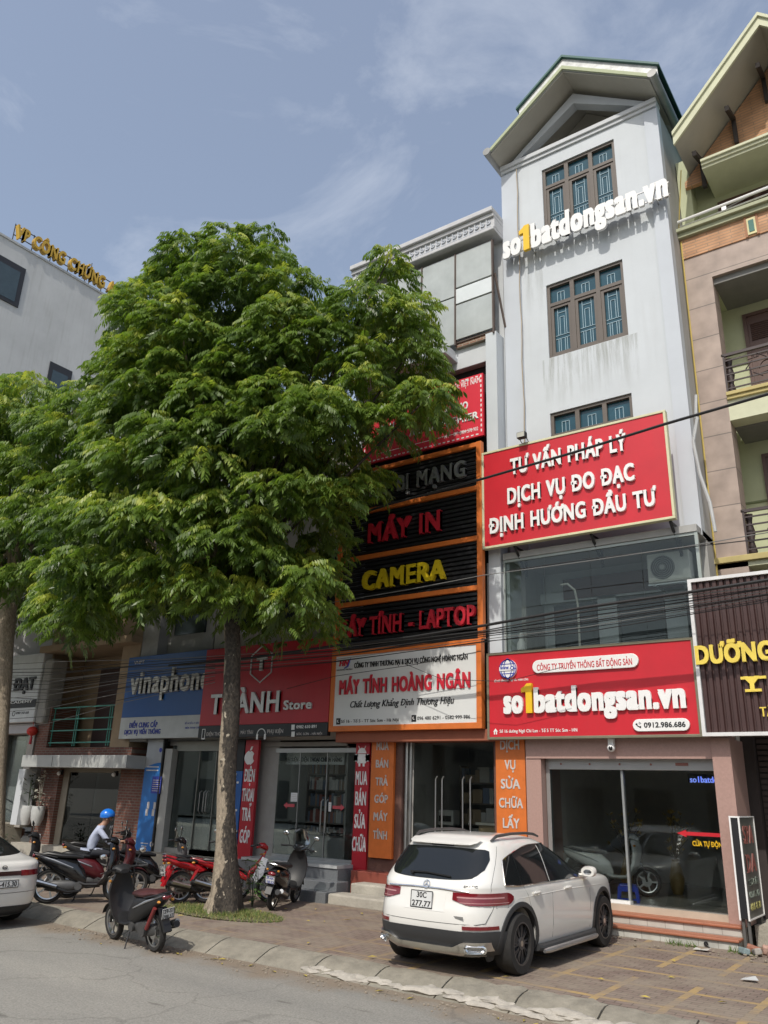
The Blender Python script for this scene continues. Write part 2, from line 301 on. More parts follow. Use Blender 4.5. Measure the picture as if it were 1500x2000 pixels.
# ================================================================ ground
def groundmat():
    m = pm('pavers', (.2,.15,.13), .9, var=0); nt = m.node_tree; N = nt.nodes; L = nt.links; b = N['Principled BSDF']
    tc = N.new('ShaderNodeTexCoord'); t = N.new('ShaderNodeTexBrick'); t.offset = .5
    t.inputs['Color1'].default_value = (.175,.128,.105,1); t.inputs['Color2'].default_value = (.22,.168,.14,1); t.inputs['Mortar'].default_value = (.085,.07,.055,1)
    t.inputs['Scale'].default_value = 1; t.inputs['Brick Width'].default_value = .2; t.inputs['Row Height'].default_value = .1; t.inputs['Mortar Size'].default_value = .007
    L.new(tc.outputs['Object'], t.inputs[0])
    sx = N.new('ShaderNodeSeparateXYZ'); nz = N.new('ShaderNodeTexNoise'); nz.inputs['Scale'].default_value = 1.1; nz.inputs['Detail'].default_value = 8; nz.inputs['Roughness'].default_value = .7
    L.new(tc.outputs['Object'], sx.inputs[0]); L.new(tc.outputs['Object'], nz.inputs[0])
    def math_(op, a, bb, cl=False):
        n = N.new('ShaderNodeMath'); n.operation = op; n.use_clamp = cl
        for i, q in enumerate((a, bb)):
            if q is None: continue
            if isinstance(q, (int, float)): n.inputs[i].default_value = q
            else: L.new(q, n.inputs[i])
        return n.outputs[0]
    def line(s, o, step, wd):
        a = math_('SUBTRACT', s, o); a = math_('PINGPONG', a, step/2); return math_('LESS_THAN', a, wd/2)
    lx = line(sx.outputs[0], -4.85, .8, .1); ly = line(sx.outputs[1], 10.05, .9, .1)
    # a slightly irregular layout: cross-lines missing in some cells
    ck = N.new('ShaderNodeTexWhiteNoise'); ck.noise_dimensions = '2D'; vm = N.new('ShaderNodeVectorMath'); vm.operation = 'SNAP'; vm.inputs[1].default_value = (.8,.9,1)
    va = N.new('ShaderNodeVectorMath'); va.inputs[1].default_value = (4.45,-9.6,0); L.new(tc.outputs['Object'], va.inputs[0]); L.new(va.outputs[0], vm.inputs[0]); L.new(vm.outputs[0], ck.inputs[0])
    lx = math_('MULTIPLY', lx, math_('GREATER_THAN', ck.outputs[0], .22))
    ln = math_('MAXIMUM', lx, ly)
    far = N.new('ShaderNodeMapRange'); far.inputs[1].default_value = -8.5; far.inputs[2].default_value = -5.5; far.inputs[3].default_value = .25; far.inputs[4].default_value = .95; L.new(sx.outputs[0], far.inputs[0])
    wear = N.new('ShaderNodeMapRange'); wear.inputs[1].default_value = .36; wear.inputs[2].default_value = .58; L.new(nz.outputs[0], wear.inputs[0])
    ln = math_('MULTIPLY', math_('MULTIPLY', ln, far.outputs[0]), math_('SUBTRACT', 1.25, wear.outputs[0], True))
    y = N.new('ShaderNodeMix'); y.data_type = 'RGBA'; y.inputs[7].default_value = (.38,.265,.115,1); L.new(ln, y.inputs[0]); L.new(t.outputs[0], y.inputs[6])
    d = N.new('ShaderNodeMix'); d.data_type = 'RGBA'; d.inputs[7].default_value = (.27,.23,.175,1)
    dm = N.new('ShaderNodeMapRange'); dm.inputs[1].default_value = .42; dm.inputs[2].default_value = .66; dm.inputs[4].default_value = .8; L.new(nz.outputs[0], dm.inputs[0]); L.new(dm.outputs[0], d.inputs[0]); L.new(y.outputs[2], d.inputs[6]); 
    L.new(d.outputs[2], b.inputs['Base Color'])
    bp = N.new('ShaderNodeBump'); bp.invert = True; bp.inputs['Strength'].default_value = .6; bp.inputs['Distance'].default_value = .012; L.new(t.outputs['Fac'], bp.inputs['Height'])
    b2 = N.new('ShaderNodeBump'); b2.inputs['Strength'].default_value = .35; b2.inputs['Distance'].default_value = .03; L.new(nz.outputs[0], b2.inputs['Height']); L.new(bp.outputs[0], b2.inputs['Normal']); L.new(b2.outputs[0], b.inputs['Normal'])
    return m
def roadmat():
    m = pm('worn_asphalt', (.17,.165,.15), .9, var=0); nt = m.node_tree; N = nt.nodes; L = nt.links; b = N['Principled BSDF']
    tc = N.new('ShaderNodeTexCoord'); big = N.new('ShaderNodeTexNoise'); big.inputs['Scale'].default_value = .35; big.inputs['Detail'].default_value = 8; big.inputs['Roughness'].default_value = .6
    mp = N.new('ShaderNodeMapping'); mp.inputs['Scale'].default_value = (.45,1.5,1); L.new(tc.outputs['Object'], mp.inputs[0]); L.new(mp.outputs[0], big.inputs[0])
    fine = N.new('ShaderNodeTexNoise'); fine.inputs['Scale'].default_value = 45; fine.inputs['Detail'].default_value = 4; L.new(tc.outputs['Object'], fine.inputs[0])
    vo = N.new('ShaderNodeTexVoronoi'); vo.inputs['Scale'].default_value = 95; L.new(tc.outputs['Object'], vo.inputs[0])
    cr = N.new('ShaderNodeValToRGB'); e = cr.color_ramp.elements; e[0].position = .3; e[0].color = (.20,.195,.178,1); e[1].position = .72; e[1].color = (.30,.285,.25,1); L.new(big.outputs[0], cr.inputs[0])
    mu = N.new('ShaderNodeMix'); mu.data_type = 'RGBA'; mu.blend_type = 'MULTIPLY'; mu.inputs[0].default_value = 1; L.new(cr.outputs[0], mu.inputs[6])
    mr = N.new('ShaderNodeMapRange'); mr.inputs[1].default_value = .25; mr.inputs[2].default_value = .75; mr.inputs[3].default_value = .72; mr.inputs[4].default_value = 1.28; L.new(fine.outputs[0], mr.inputs[0]); L.new(mr.outputs[0], mu.inputs[7])
    # sandy dirt that drifts against the kerb
    sx = N.new('ShaderNodeSeparateXYZ'); L.new(tc.outputs['Object'], sx.inputs[0])
    dn = N.new('ShaderNodeTexNoise'); dn.inputs['Scale'].default_value = 1.3; dn.inputs['Detail'].default_value = 7; L.new(tc.outputs['Object'], dn.inputs[0])
    ad = N.new('ShaderNodeMath'); ad.operation = 'MULTIPLY_ADD'; ad.inputs[1].default_value = 1.5; L.new(dn.outputs[0], ad.inputs[0]); L.new(sx.outputs[1], ad.inputs[2])
    dr = N.new('ShaderNodeMapRange'); dr.inputs[1].default_value = 9.25; dr.inputs[2].default_value = 9.8; L.new(ad.outputs[0], dr.inputs[0])
    dx = N.new('ShaderNodeMix'); dx.data_type = 'RGBA'; dx.inputs[7].default_value = (.21,.16,.11,1); dm = N.new('ShaderNodeMath'); dm.operation = 'MULTIPLY'; dm.inputs[1].default_value = .8; L.new(dr.outputs[0], dm.inputs[0]); L.new(dm.outputs[0], dx.inputs[0]); L.new(mu.outputs[2], dx.inputs[6])
    # dark spots and a pale scraped band
    st = N.new('ShaderNodeTexNoise'); st.inputs['Scale'].default_value = 2.3; st.inputs['Detail'].default_value = 3; mp2 = N.new('ShaderNodeMapping'); mp2.inputs['Scale'].default_value = (.6,2.2,1); L.new(tc.outputs['Object'], mp2.inputs[0]); L.new(mp2.outputs[0], st.inputs[0])
    sr = N.new('ShaderNodeMapRange'); sr.inputs[1].default_value = .68; sr.inputs[2].default_value = .74; sr.inputs[4].default_value = .55; L.new(st.outputs[0], sr.inputs[0])
    sm = N.new('ShaderNodeMix'); sm.data_type = 'RGBA'; sm.inputs[7].default_value = (.075,.068,.055,1); L.new(sr.outputs[0], sm.inputs[0]); L.new(dx.outputs[2], sm.inputs[6])
    cv = N.new('ShaderNodeTexVoronoi'); cv.feature = 'DISTANCE_TO_EDGE'; cv.inputs['Scale'].default_value = .42; wob = N.new('ShaderNodeVectorMath'); wob.operation = 'MULTIPLY_ADD'; wob.inputs[1].default_value = (1.2,1.2,0)
    L.new(dn.outputs['Color'], wob.inputs[0]); L.new(tc.outputs['Object'], wob.inputs[2]); L.new(wob.outputs[0], cv.inputs[0])
    cm = N.new('ShaderNodeMapRange'); cm.inputs[1].default_value = .003; cm.inputs[2].default_value = .012; cm.inputs[3].default_value = .28; cm.inputs[4].default_value = 0; L.new(cv.outputs['Distance'], cm.inputs[0])
    ck = N.new('ShaderNodeMix'); ck.data_type = 'RGBA'; ck.inputs[7].default_value = (.07,.066,.058,1); L.new(cm.outputs[0], ck.inputs[0]); L.new(sm.outputs[2], ck.inputs[6]); L.new(ck.outputs[2], b.inputs['Base Color'])
    bp = N.new('ShaderNodeBump'); bp.inputs['Strength'].default_value = .5; bp.inputs['Distance'].default_value = .008; L.new(vo.outputs[0], bp.inputs['Height']); L.new(bp.outputs[0], b.inputs['Normal'])
    return m
ROADZ = -.15
M().quad((-400,-400,ROADZ-.03),(400,-400,ROADZ-.03),(400,400,ROADZ-.03),(-400,400,ROADZ-.03)).build('ground', CONC, kind='structure')
M().quad((-90,-6,ROADZ),(40,-6,ROADZ),(40,9.75,ROADZ),(-90,9.75,ROADZ)).build('road', roadmat(), kind='structure')
# pavement: a gently uneven sheet
m = M(); nx, ny = 150, 22; X0, X1, Y0, Y1 = -60, 6, 9.62, 18.5
from mathutils import noise as mnoise
vs = []
for j in range(ny+1):
    for i in range(nx+1):
        x = X0+(X1-X0)*i/nx; y = Y0+(Y1-Y0)*j/ny; vs.append((x, y, .012*mnoise.noise(Vector((x*.6,y*.6,0))) - (.0 if j else .01)))
m.add(vs, [(j*(nx+1)+i, j*(nx+1)+i+1, (j+1)*(nx+1)+i+1, (j+1)*(nx+1)+i) for j in range(ny) for i in range(nx)])
m.build('pavement', groundmat(), kind='structure', smooth=True)
# kerb: sloped concrete blocks, broken and patched with mortar to the right
def kerbmat():
    m = pm('kerb_concrete', (.25,.23,.185), .95, var=.3, scale=3.5, bump=.9, bscale=18); return m
m = M(); prof = [(9.14,-.17),(9.2,-.15),(9.34,-.085),(9.5,-.02),(9.6,.0),(9.72,.008),(9.74,-.05)]
x = -42.; 
while x < 4:
    ln = .98; g = .012; ys = []
    rough_ = max(0, min(1, (x+8.2)/2.0)); seg = 3 if x < -12 else 10; rows = []
    for k in range(seg+1):
        xx = x+g+(ln-2*g)*k/seg; row = []
        for q, (py, pz) in enumerate(prof):
            nn = mnoise.noise(Vector((xx*2.6, py*6, 3.1))); n2 = mnoise.noise(Vector((xx*9, py*14, 1.7)))
            a = .006+.05*rough_
            row.append((xx, py + a*nn*(1.6 if 0 < q < 6 else .3) + rough_*.015*n2, pz + (a*.55*nn + .02*rough_*n2 if 0 < q < 6 else 0) ))
        rows.append(row)
    if seg == 3: rows[0] = [(p[0], p[1], p[2]-.004) for p in rows[0]]
    m.rings(rows, True); x += ln
m.build('kerb', kerbmat(), kind='structure', smooth=True)
MORTAR = pm('pale_mortar', (.40,.37,.32), .95, var=.3, scale=6, bump=.9, bscale=14)
m = M()
for q in range(46):
    x = -7.7 + q*.11 + rnd.uniform(-.05,.05); y = 9.31 + .035*math.sin(q*.8)+rnd.uniform(-.05,.05); r = rnd.uniform(.05,.11)
    m.ball((x, y, -.112+(y-9.3)*.45), r, 12, (2.2,.8,.34))
for i, v in enumerate(m.v):
    n = mnoise.noise(Vector(v)*9); n2 = mnoise.noise(Vector(v)*22); m.v[i] = (v[0]+n*.05, v[1]+n*.04, v[2]+n*.025+n2*.012)
m.build('kerb_mortar', MORTAR, kind='structure', smooth=True)
# sandy gutter crumbs: small loose stones along the kerb
m = M()
for q in range(420):
    x = rnd.uniform(-13,-1); y = 9.12-abs(rnd.gauss(0,.22)); r = rnd.uniform(.006,.02)
    m.ball((x,y,ROADZ+r*.5), r, 6, (1.2,1,.7))
for q in range(60):
    x = rnd.uniform(-5.5,-1.8); y = rnd.uniform(13.6,14.35); r = rnd.uniform(.008,.03); m.ball((x,y,.012+r*.4), r, 6, (1.3,1,.6))
m.build('gravel', pm('grit', (.27,.23,.18), .95, var=.3), kind='stuff')
# fallen yellow leaves
m = M()
for q in range(50):
    x, y = (rnd.uniform(-14,-2), rnd.uniform(9.8,13.5)) if q % 3 else (rnd.uniform(-12.5,-4), 9.05-abs(rnd.gauss(0,.15)))
    z = .022 if y > 9.5 else ROADZ+.012; a = rnd.uniform(0,6.3); l = rnd.uniform(.04,.075); d = Vector((math.cos(a), math.sin(a), 0)); e = Vector((-d.y, d.x, 0))
    p = Vector((x,y,z)); m.add([p-d*l, p+e*l*.35+Vector((0,0,.012)), p+d*l, p-e*l*.35+Vector((0,0,.006))], [(0,1,2),(0,2,3)])
m.build('fallen_leaves', pm('dry_leaf', (.42,.33,.06), .8, var=.4, scale=6), kind='stuff')

# ================================================================ white building with the estate office
YA = 15.4
A = thing('townhouse', 'tall narrow white townhouse with gable roof and three brown-framed windows', 'house', (-5.6, YA, 0))
AX0, AX1 = -7.68, -3.6
win = [(-6.56,-4.67,15.3,17.3), (-6.58,-4.7,11.82,13.82), (-6.62,-4.74,8.4,10.4)]
def wall_with_holes(m, x0, x1, z0, z1, y0, y1, holes):
    zs = sorted({z0, z1} | {h[2] for h in holes} | {h[3] for h in holes})
    for a, b in zip(zs[:-1], zs[1:]):
        cuts = [(h[0], h[1]) for h in holes if h[2] <= a+1e-6 and h[3] >= b-1e-6]; x = x0
        for c in sorted(cuts): m.box(x, c[0], y0, y1, a, b); x = c[1]
        m.box(x, x1, y0, y1, a, b)
m = M(); wall_with_holes(m, AX0, AX1, 7.0, 17.78, YA, YA+.25, win)
m.build('wall', WHITE, A)
m = M(); m.box(AX0, AX0+.2, YA+.25, 31, 3.3, 17.7).box(AX1-.2, AX1, YA+.25, 31, 3.3, 17.7).box(AX0+.2, AX1-.2, 30.8, 31, 3.3, 17.7)
m.build('side_wall', pm('grey_side_render', (.37,.365,.345), .85, var=.12, scale=1.1, streak=.3, bump=.1, bscale=50), A)  # side walls get a darker, greyer render than the front
M().box(AX0-.0, AX0+.46, YA-.06, YA-.002, 7.0, 17.6).box(AX1-.3, AX1+.01, YA-.06, YA-.002, 7.0, 17.6).build('pilaster', pm('cool_white_render', (.50,.535,.58), .75, var=.05, scale=1), A)
m = M(); m.box(AX0-.02, AX1+.02, YA-.1, YA+.25, 17.78, 17.9); m.box(AX0-.01, AX1+.01, YA-.05, YA-.001, 17.68, 17.78); m.build('cornice', WHITE2, A, bevel=.01)
# gable: pediment recess, raking moulding, soffit and fascia
AP = (-5.6, 19.45); EL = (-7.66, 17.92); ER = (-3.56, 17.92)
SOFF = pm('beige_soffit', (.40,.385,.34), .85, var=.08, scale=1.5)
M().prism([(AX0+.15, YA+.9, 17.9), (AX1-.15, YA+.9, 17.9), (AP[0], YA+.9, 19.4)], (0,.1,0)).build('pediment', SOFF, A)
m = M()
for (ex, ez) in (EL, ER):
    d = Vector((ex-AP[0], 0, ez-AP[1])).normalized(); n = Vector((0,0,1)); lo = Vector((0,0,-.32))
    a = Vector((AP[0], YA-.04, AP[1]-.2)); b = Vector((ex + (.05 if ex < -5 else -.05), YA-.04, ez-.14)); m.prism([a, b, b+lo*.4, a+lo], (0,.25,0))
m.build('raking_moulding', pm('blue_grey_render', (.42,.45,.48), .8, var=.06), A)
m = M(); s = M(); f = M()
for sg, (ex, ez) in ((-1, EL), (1, ER)):
    a = Vector((AP[0], 14.75, AP[1])); b = Vector((ex + sg*.02, 14.75, ez))
    m.prism([a+Vector((0,0,.02)), b+Vector((0,0,.02)), b+Vector((0,0,.12)), a+Vector((0,0,.14))], (0,16.2,0))          # slab
    s.prism([a+Vector((0,.02,0)), b+Vector((0,.02,0)), b+Vector((0,.02,-.03)), a+Vector((0,.02,-.03))], (0,1.6,0))             # soffit board
    f.prism([a+Vector((0,0,.14)), b+Vector((0,0,.12)), b+Vector((0,0,.02)), a+Vector((0,0,.03))], (0,-.05,0))
m.build('roof_slab', WHITE2, A); s.build('soffit', SOFF, A); f.build('fascia', pm('pale_green_trim', (.38,.42,.27), .7, var=.08), A)
m = M()
for sg, (ex, ez) in ((-1, EL), (1, ER)):
    x = ex+sg*.1; m.tube([(x,14.68,ez+.06),(x,20,ez+.06)], .11, 10)
m.build('gutter', pm('galvanised_gutter', (.3,.3,.29), .5, .4, var=.2), A, smooth=True)
GREENROOF = pm('green_sheet_roof', (.045,.12,.105), .45, var=.15, scale=2)
rf = M(); rs = M()
for sg, ex, dz in ((-1,-6.85,.95), (1,-3.35,1.65)):
    z0 = AP[1]+.17; sp = .746; b_ = z0-sp*abs(ex-AP[0]); a = Vector((AP[0], 14.72, z0+.28)); b = Vector((ex, 14.72, b_+.28)); ee = ex+sg*.06
    rf.prism([a, Vector((ee,14.72,z0-sp*abs(ee-AP[0])+.28)), Vector((ee,14.72,z0-sp*abs(ee-AP[0])+.34)), a+Vector((0,0,.07))], (0,15.5,0))
    rs.prism([Vector((AP[0],14.79,z0+.275)), Vector((ex,14.79,b_+.275)), Vector((ex,14.79,b_+.01)), Vector((AP[0],14.79,z0+.01))], (0,.05,0))
rfo = rf.build('sheet_roof', GREENROOF, A); rs.build('gable_flashing', pm('stained_flashing', (.55,.56,.55), .55, .3, var=.3, scale=6), A)
WFR = pm('brown_aluminium', (.125,.105,.088), .4, var=.08)
WGL = pm('blue_grey_glass', (.022,.075,.105), .1, var=.2, scale=2, spec=.45)
GRL = pm('pale_blue_grille', (.32,.45,.52), .5)
def tri_window(x0, x1, z0, z1, y, parent):
    fr = M(); e = .07; th = .28*(z1-z0); wd = (x1-x0)
    fr.box(x0,x1,y-.02,y+.1,z0,z0+e).box(x0,x1,y-.02,y+.1,z1-e,z1).box(x0,x0+e,y-.02,y+.1,z0+e,z1-e).box(x1-e,x1,y-.02,y+.1,z0+e,z1-e)
    xs = [x0+wd*k/3 for k in (1,2)]; zt = z1-th
    for q in xs: fr.box(q-.05,q+.05,y-.02,y+.1,z0+e,z1-e)
    b = [x0+e, xs[0]-.05, xs[0]+.05, xs[1]-.05, xs[1]+.05, x1-e]; cells = [(b[0],b[1]),(b[2],b[3]),(b[4],b[5])]
    for (p, q) in cells:
        fr.box(p, q, y-.02, y+.1, zt-.045, zt+.045)
        for a_, c_ in ((p, p+.07), (q-.07, q)): fr.box(a_, c_, y+.002, y+.08, z0+e, zt-.045)
        fr.box(p+.07, q-.07, y+.002, y+.08, z0+e, z0+e+.07).box(p+.07, q-.07, y+.002, y+.08, zt-.115, zt-.045)
    w_ = fr.build('window', WFR, parent, bevel=.004)
    gl = M(); gr = M()
    for (p, q) in cells:
        gl.box(p,q,y+.06,y+.075,z0+e,zt-.045).box(p,q,y+.06,y+.075,zt+.045,z1-e)
        def bar(u0,v0,u1,v1,zz0,zz1,h=.006):
            X = lambda u: p+.08+(q-p-.16)*u; Z = lambda v: zz0+(zz1-zz0)*v
            if u0 == u1: gr.box(X(u0)-h, X(u0)+h, y+.045, y+.058, Z(v0), Z(v1))
            else: gr.box(X(u0), X(u1), y+.045, y+.058, Z(v0)-h, Z(v0)+h)
        za, zb = z0+e+.08, zt-.12
        for u in (.2,.35,.65,.8): bar(u,0,u,.3,za,zb); bar(u,.38,u,.8 if .3 < u < .7 else 1,za,zb)
        bar(0,.3,1,.3,za,zb); bar(0,.38,1,.38,za,zb); bar(.35,.8,.65,.8,za,zb); bar(.2,.9,.8,.9,za,zb)
        for u in (.25,.5,.75): bar(u,0,u,.65,zt+.05,z1-e)
        bar(.25,.65,.75,.65,zt+.05,z1-e)
    gl.build('pane', WGL, w_); gr.build('grille', GRL, w_)
    # faded rain stains under the sill
    return w_
for q in win: tri_window(*q, YA+.06, A)
# rain stains below the middle window: a thin stained coat of paint
def stainmat(name, col, amount, z0, z1):
    m = bpy.data.materials.new(name); m.use_nodes = True; nt = m.node_tree; N = nt.nodes; L = nt.links; b = N['Principled BSDF']; b.inputs['Base Color'].default_value = (*col,1); b.inputs['Roughness'].default_value = .9
    tc = N.new('ShaderNodeTexCoord'); mp = N.new('ShaderNodeMapping'); mp.inputs['Scale'].default_value = (4.5,1,.3); n = N.new('ShaderNodeTexNoise'); n.inputs['Scale'].default_value = 1.5; n.inputs['Detail'].default_value = 6; n.inputs['Roughness'].default_value = .7; L.new(tc.outputs['Object'], mp.inputs[0]); L.new(mp.outputs[0], n.inputs[0])
    sx = N.new('ShaderNodeSeparateXYZ'); L.new(tc.outputs['Object'], sx.inputs[0]); f = N.new('ShaderNodeMapRange'); f.inputs[1].default_value = z0; f.inputs[2].default_value = z1; L.new(sx.outputs[2], f.inputs[0])
    r = N.new('ShaderNodeMapRange'); r.inputs[1].default_value = .45; r.inputs[2].default_value = .72; r.inputs[4].default_value = amount; L.new(n.outputs[0], r.inputs[0]); mu = N.new('ShaderNodeMath'); mu.operation = 'MULTIPLY'; L.new(f.outputs[0], mu.inputs[0]); L.new(r.outputs[0], mu.inputs[1])
    t = N.new('ShaderNodeBsdfTransparent'); x = N.new('ShaderNodeMixShader'); L.new(mu.outputs[0], x.inputs[0]); L.new(t.outputs[0], x.inputs[1]); L.new(b.outputs[0], x.inputs[2]); L.new(x.outputs[0], N['Material Output'].inputs[0]); return m
M().quad((-6.75,YA-.004,10.45),(-4.5,YA-.004,10.45),(-4.5,YA-.004,11.81),(-6.75,YA-.004,11.81)).build('rain_stain', stainmat('rain_stain', (.30,.30,.24), .6, 10.5, 11.8), A)
M().quad((-7.15,YA-.004,13.0),(-6.65,YA-.004,13.0),(-6.65,YA-.004,15.2),(-7.15,YA-.004,15.2)).build('rain_stain', stainmat('wall_grime', (.34,.34,.30), .5, 13.0, 15.0), A)
# service cable and conduit down the front
m = M(); pts = [(-7.22, YA-.09, 17.6)] + [(-7.22+.015*math.sin(k*1.7), YA-.09, 17.4-k*.55) for k in range(19)]; m.tube(pts, .012, 5); m.build('service_cable', pm('cable_tan', (.36,.29,.2), .7), A)
m = M(); m.tube([(-3.42,YA-.15,9.4),(-3.55,YA-.16,8.9),(-3.5,YA-.12,8.2),(-3.38,YA-.1,7.6),(-3.34,YA-.1,7.0)], .035, 7); m.tube([(-3.40,YA-.15,9.9),(-3.45,YA-.15,9.4)], .03, 7); m.build('conduit', pm('grey_conduit', (.45,.46,.46), .6), A, smooth=True)
# first-floor loggia closed by glass
LY = 15.0
m = M(); m.box(AX0, AX1, LY, YA+1.2, 6.98, 7.12).box(AX0, AX1, LY+.02, YA+1.2, 4.5, 4.62); m.build('loggia_slab', pm('grey_soffit', (.36,.36,.35), .8, var=.1), A)
m = M(); m.box(AX0,AX1,16.6,16.7,4.62,6.98).box(AX0,AX0+.1,LY+.1,16.6,4.62,6.98)
for x in (-6.15,-4.72): m.box(x,x+.42,16.42,16.6,4.62,6.5)
m.box(AX0+.1,AX1-.2,16.42,16.6,6.25,6.5); m.build('loggia_wall', pm('loggia_blue_grey', (.62,.67,.69), .8, var=.06), A)
M().box(-6.9,-4.3,16.36,16.42,6.3,6.75).build('loggia_beam', pm('maroon_beam', (.10,.05,.045), .7), A)
m = M()
for x0, x1 in ((-7.2,-6.2),(-5.7,-4.76),(-4.26,-3.7)):
    m.box(x0,x1,16.5,16.598,4.62,6.2)
m.build('loggia_door', pm('dark_slate_door', (.05,.058,.065), .35), A)
m = M()
for x0, x1 in ((AX0+.02,-6.75),(-6.74,-5.75),(-5.74,-4.7),(-4.69,AX1-.06)): m.box(x0,x1,LY+.05,LY+.062,4.9,6.96)
m.build('loggia_glass', CLEARGL, A)
m = M(); m.box(AX1-.06,AX1,LY+.02,LY+.09,4.62,6.98).box(AX0,AX0+.03,LY+.02,LY+.09,4.62,6.98).box(AX0,AX1,LY+.03,LY+.08,6.92,6.975); m.build('loggia_frame', pm('grey_green_alu', (.33,.37,.35), .4, .3), A)
m = M(); m.tube([(-6.5,15.3,6.35),(-6.35,15.3,6.35),(-6.2,15.3,6.2),(-6.15,15.3,5.9),(-6.15,15.3,4.62)], .024, 8); m.build('white_pipe', pm('pipe_cream', (.5,.5,.46), .5), A, smooth=True)
# party pilaster between the two shops
M().box(-8.14,-7.69,LY+.12,16.5,3.25,7.0).build('side_pilaster', WHITE2, A)
# ground floor: pink columns, header, glass front, room behind, steps
PINK = pm('pink_granite', (.40,.26,.225), .28, var=.12, scale=30)
m = M(); m.box(-3.73,-3.42,14.95,15.9,.3,3.2).box(-7.27,-6.95,15.0,15.9,.3,3.2); m.build('column', PINK, A, bevel=.006)
M().box(-7.25,-3.45,14.98,15.5,2.86,3.25).build('header', PINK, A)
AL = pm('silver_alu', (.42,.42,.41), .35, .6, var=.08)
m = M(); BZ0, BZ1 = at(1240,1504,15.16).z, at(1240,1482,15.16).z
m.box(-6.94,-6.86,15.2,15.3,.42,2.86).box(-6.86,-3.73,15.16,15.3,BZ0,BZ1).box(-6.86,-3.73,15.2,15.28,2.83,2.86); m.build('door_frame', AL, A, bevel=.004)
m = M()
for k in range(5): m.cyl((-6.6+k*.58,15.155,(BZ0+BZ1)/2),(-6.6+k*.58,15.15,(BZ0+BZ1)/2),.02,10)
m.box(-4.42,-4.2,15.145,15.159,BZ0+.08,BZ0+.13); m.build('door_operator', pm('dull_red_dot', (.25,.1,.08), .5), A)
m = M(); m.box(-6.86,-5.42,15.22,15.235,.44,BZ0).box(-5.44,-3.73,15.26,15.275,.44,BZ0).box(-6.86,-3.73,15.24,15.25,BZ1,2.83); m.build('glass_door', SHOPGLASS, A)
M().box(-5.45,-5.41,15.2,15.3,.44,BZ0).build('door_stile', pm('grey_stile', (.3,.32,.32), .35, .3), A)
m = M(); m.box(-6.9,-5.4,15.14,15.3,.42,.47); m.build('door_rail', ACRYL, A)
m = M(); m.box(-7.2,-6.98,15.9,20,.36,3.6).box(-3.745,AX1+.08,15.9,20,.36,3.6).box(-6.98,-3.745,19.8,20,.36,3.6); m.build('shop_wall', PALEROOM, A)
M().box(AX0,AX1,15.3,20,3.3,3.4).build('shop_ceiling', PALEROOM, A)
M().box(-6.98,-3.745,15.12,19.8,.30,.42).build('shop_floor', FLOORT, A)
TERR = pm('terracotta_tile', (.36,.135,.075), .5, var=.14, scale=4)
TILE = brickmat('pale_tile', (.5,.5,.46), (.47,.47,.43), (.3,.29,.26), .3, .16, off=0, msize=.006, rough=.4, bump=.1)
m = M(); m.box(-6.9,-3.5,14.45,14.78,.0,.115).box(-6.9,-3.5,14.76,15.12,.0,.275); m.build('step', TILE, A)
m = M(); m.box(-6.92,-3.48,14.41,14.76,.115,.155).box(-6.92,-3.48,14.72,15.12,.275,.315); m.build('step_tread', TERR, A, bevel=.012)
M().box(-6.9,-3.55,15.04,15.12,.316,.42).build('threshold', pm('cream_threshold', (.5,.42,.33), .5), A)
m = M(); O = Vector((-3.98, 14.44, .05)); ringstrip(m, O, UX, UZ, 0, 0, .012, .035, .01, n=14); m.cyl((-3.96,14.43,.03),(-3.93,14.42,.0),.012); m.build('drain_mouth', BLACKL, A)

# things at and in the office
t = thing('arrow_sticker', 'red arrow sticker with small yellow door lettering on the office glass', 'sticker', (-4.4,15.24,1.6))
a = at(1322,1627,15.25); b = at(1413,1627,15.25); z = a.z; m = M()
m.prism([(a.x,15.255,z),(a.x+.16,15.255,z+.06),(a.x+.16,15.255,z+.03),(b.x-.04,15.255,z+.03),(b.x-.04,15.255,z-.03),(a.x+.16,15.255,z-.03),(a.x+.16,15.255,z-.06)], (0,-.004,0)); m.build('arrow', REDSIGN, t)
text(t, 'CỬA TỰ ĐỘNG', (1353,1652), (1418,1656), 1642, 15.252, .004, YELLOWL, .02)
t = thing('led_sign', 'blue lit letters on a dark strip hanging inside the office', 'sign', (-4.2,17.4,2.5))
p = at(1343,1512,17.4); q = at(1440,1530,17.4); M().box(p.x,q.x,17.4,17.46,q.z,p.z).build('panel', BLACKL, t)
BLUEL = pm('blue_led', (.25,.35,1.0), .5, var=0, emit=.9)
text(t, 'so1batdongsan', (1348,1527), (1436,1531), 1519, 17.395, .01, BLUEL, .02, ref='x')
# stool
def stool(x, y, z):
    t = thing('plastic_stool', 'low blue plastic stool just inside the office glass', 'stool', (x,y,z), rotz=.3); BL = pm('blue_plastic', (.02,.07,.55), .35, var=.05)
    M().box(-.15,.15,-.15,.15,.25,.28).build('seat', BL, t, local=True, bevel=.015)
    for sx in (-1,1):
        for sy in (-1,1):
            m = M(); m.rings([[(sx*(.14)+a*.03,sy*.14+b*.03,.25) for a,b in ((-1,-1),(1,-1),(1,1),(-1,1))],[(sx*.17+a*.025,sy*.17+b*.025,0) for a,b in ((-1,-1),(1,-1),(1,1),(-1,1))]]); m.build('leg', BL, t, local=True)
    m = M()
    for s_ in (-1,1): m.box(-.13,.13,s_*.155-.01,s_*.155+.01,.17,.25).box(s_*.155-.01,s_*.155+.01,-.13,.13,.17,.25)
    m.box(-.15,.15,-.175,-.155,.03,.06); m.build('apron', BL, t, local=True)
p = gd(1241,1757,.42); stool(p.x, 15.62, .42)
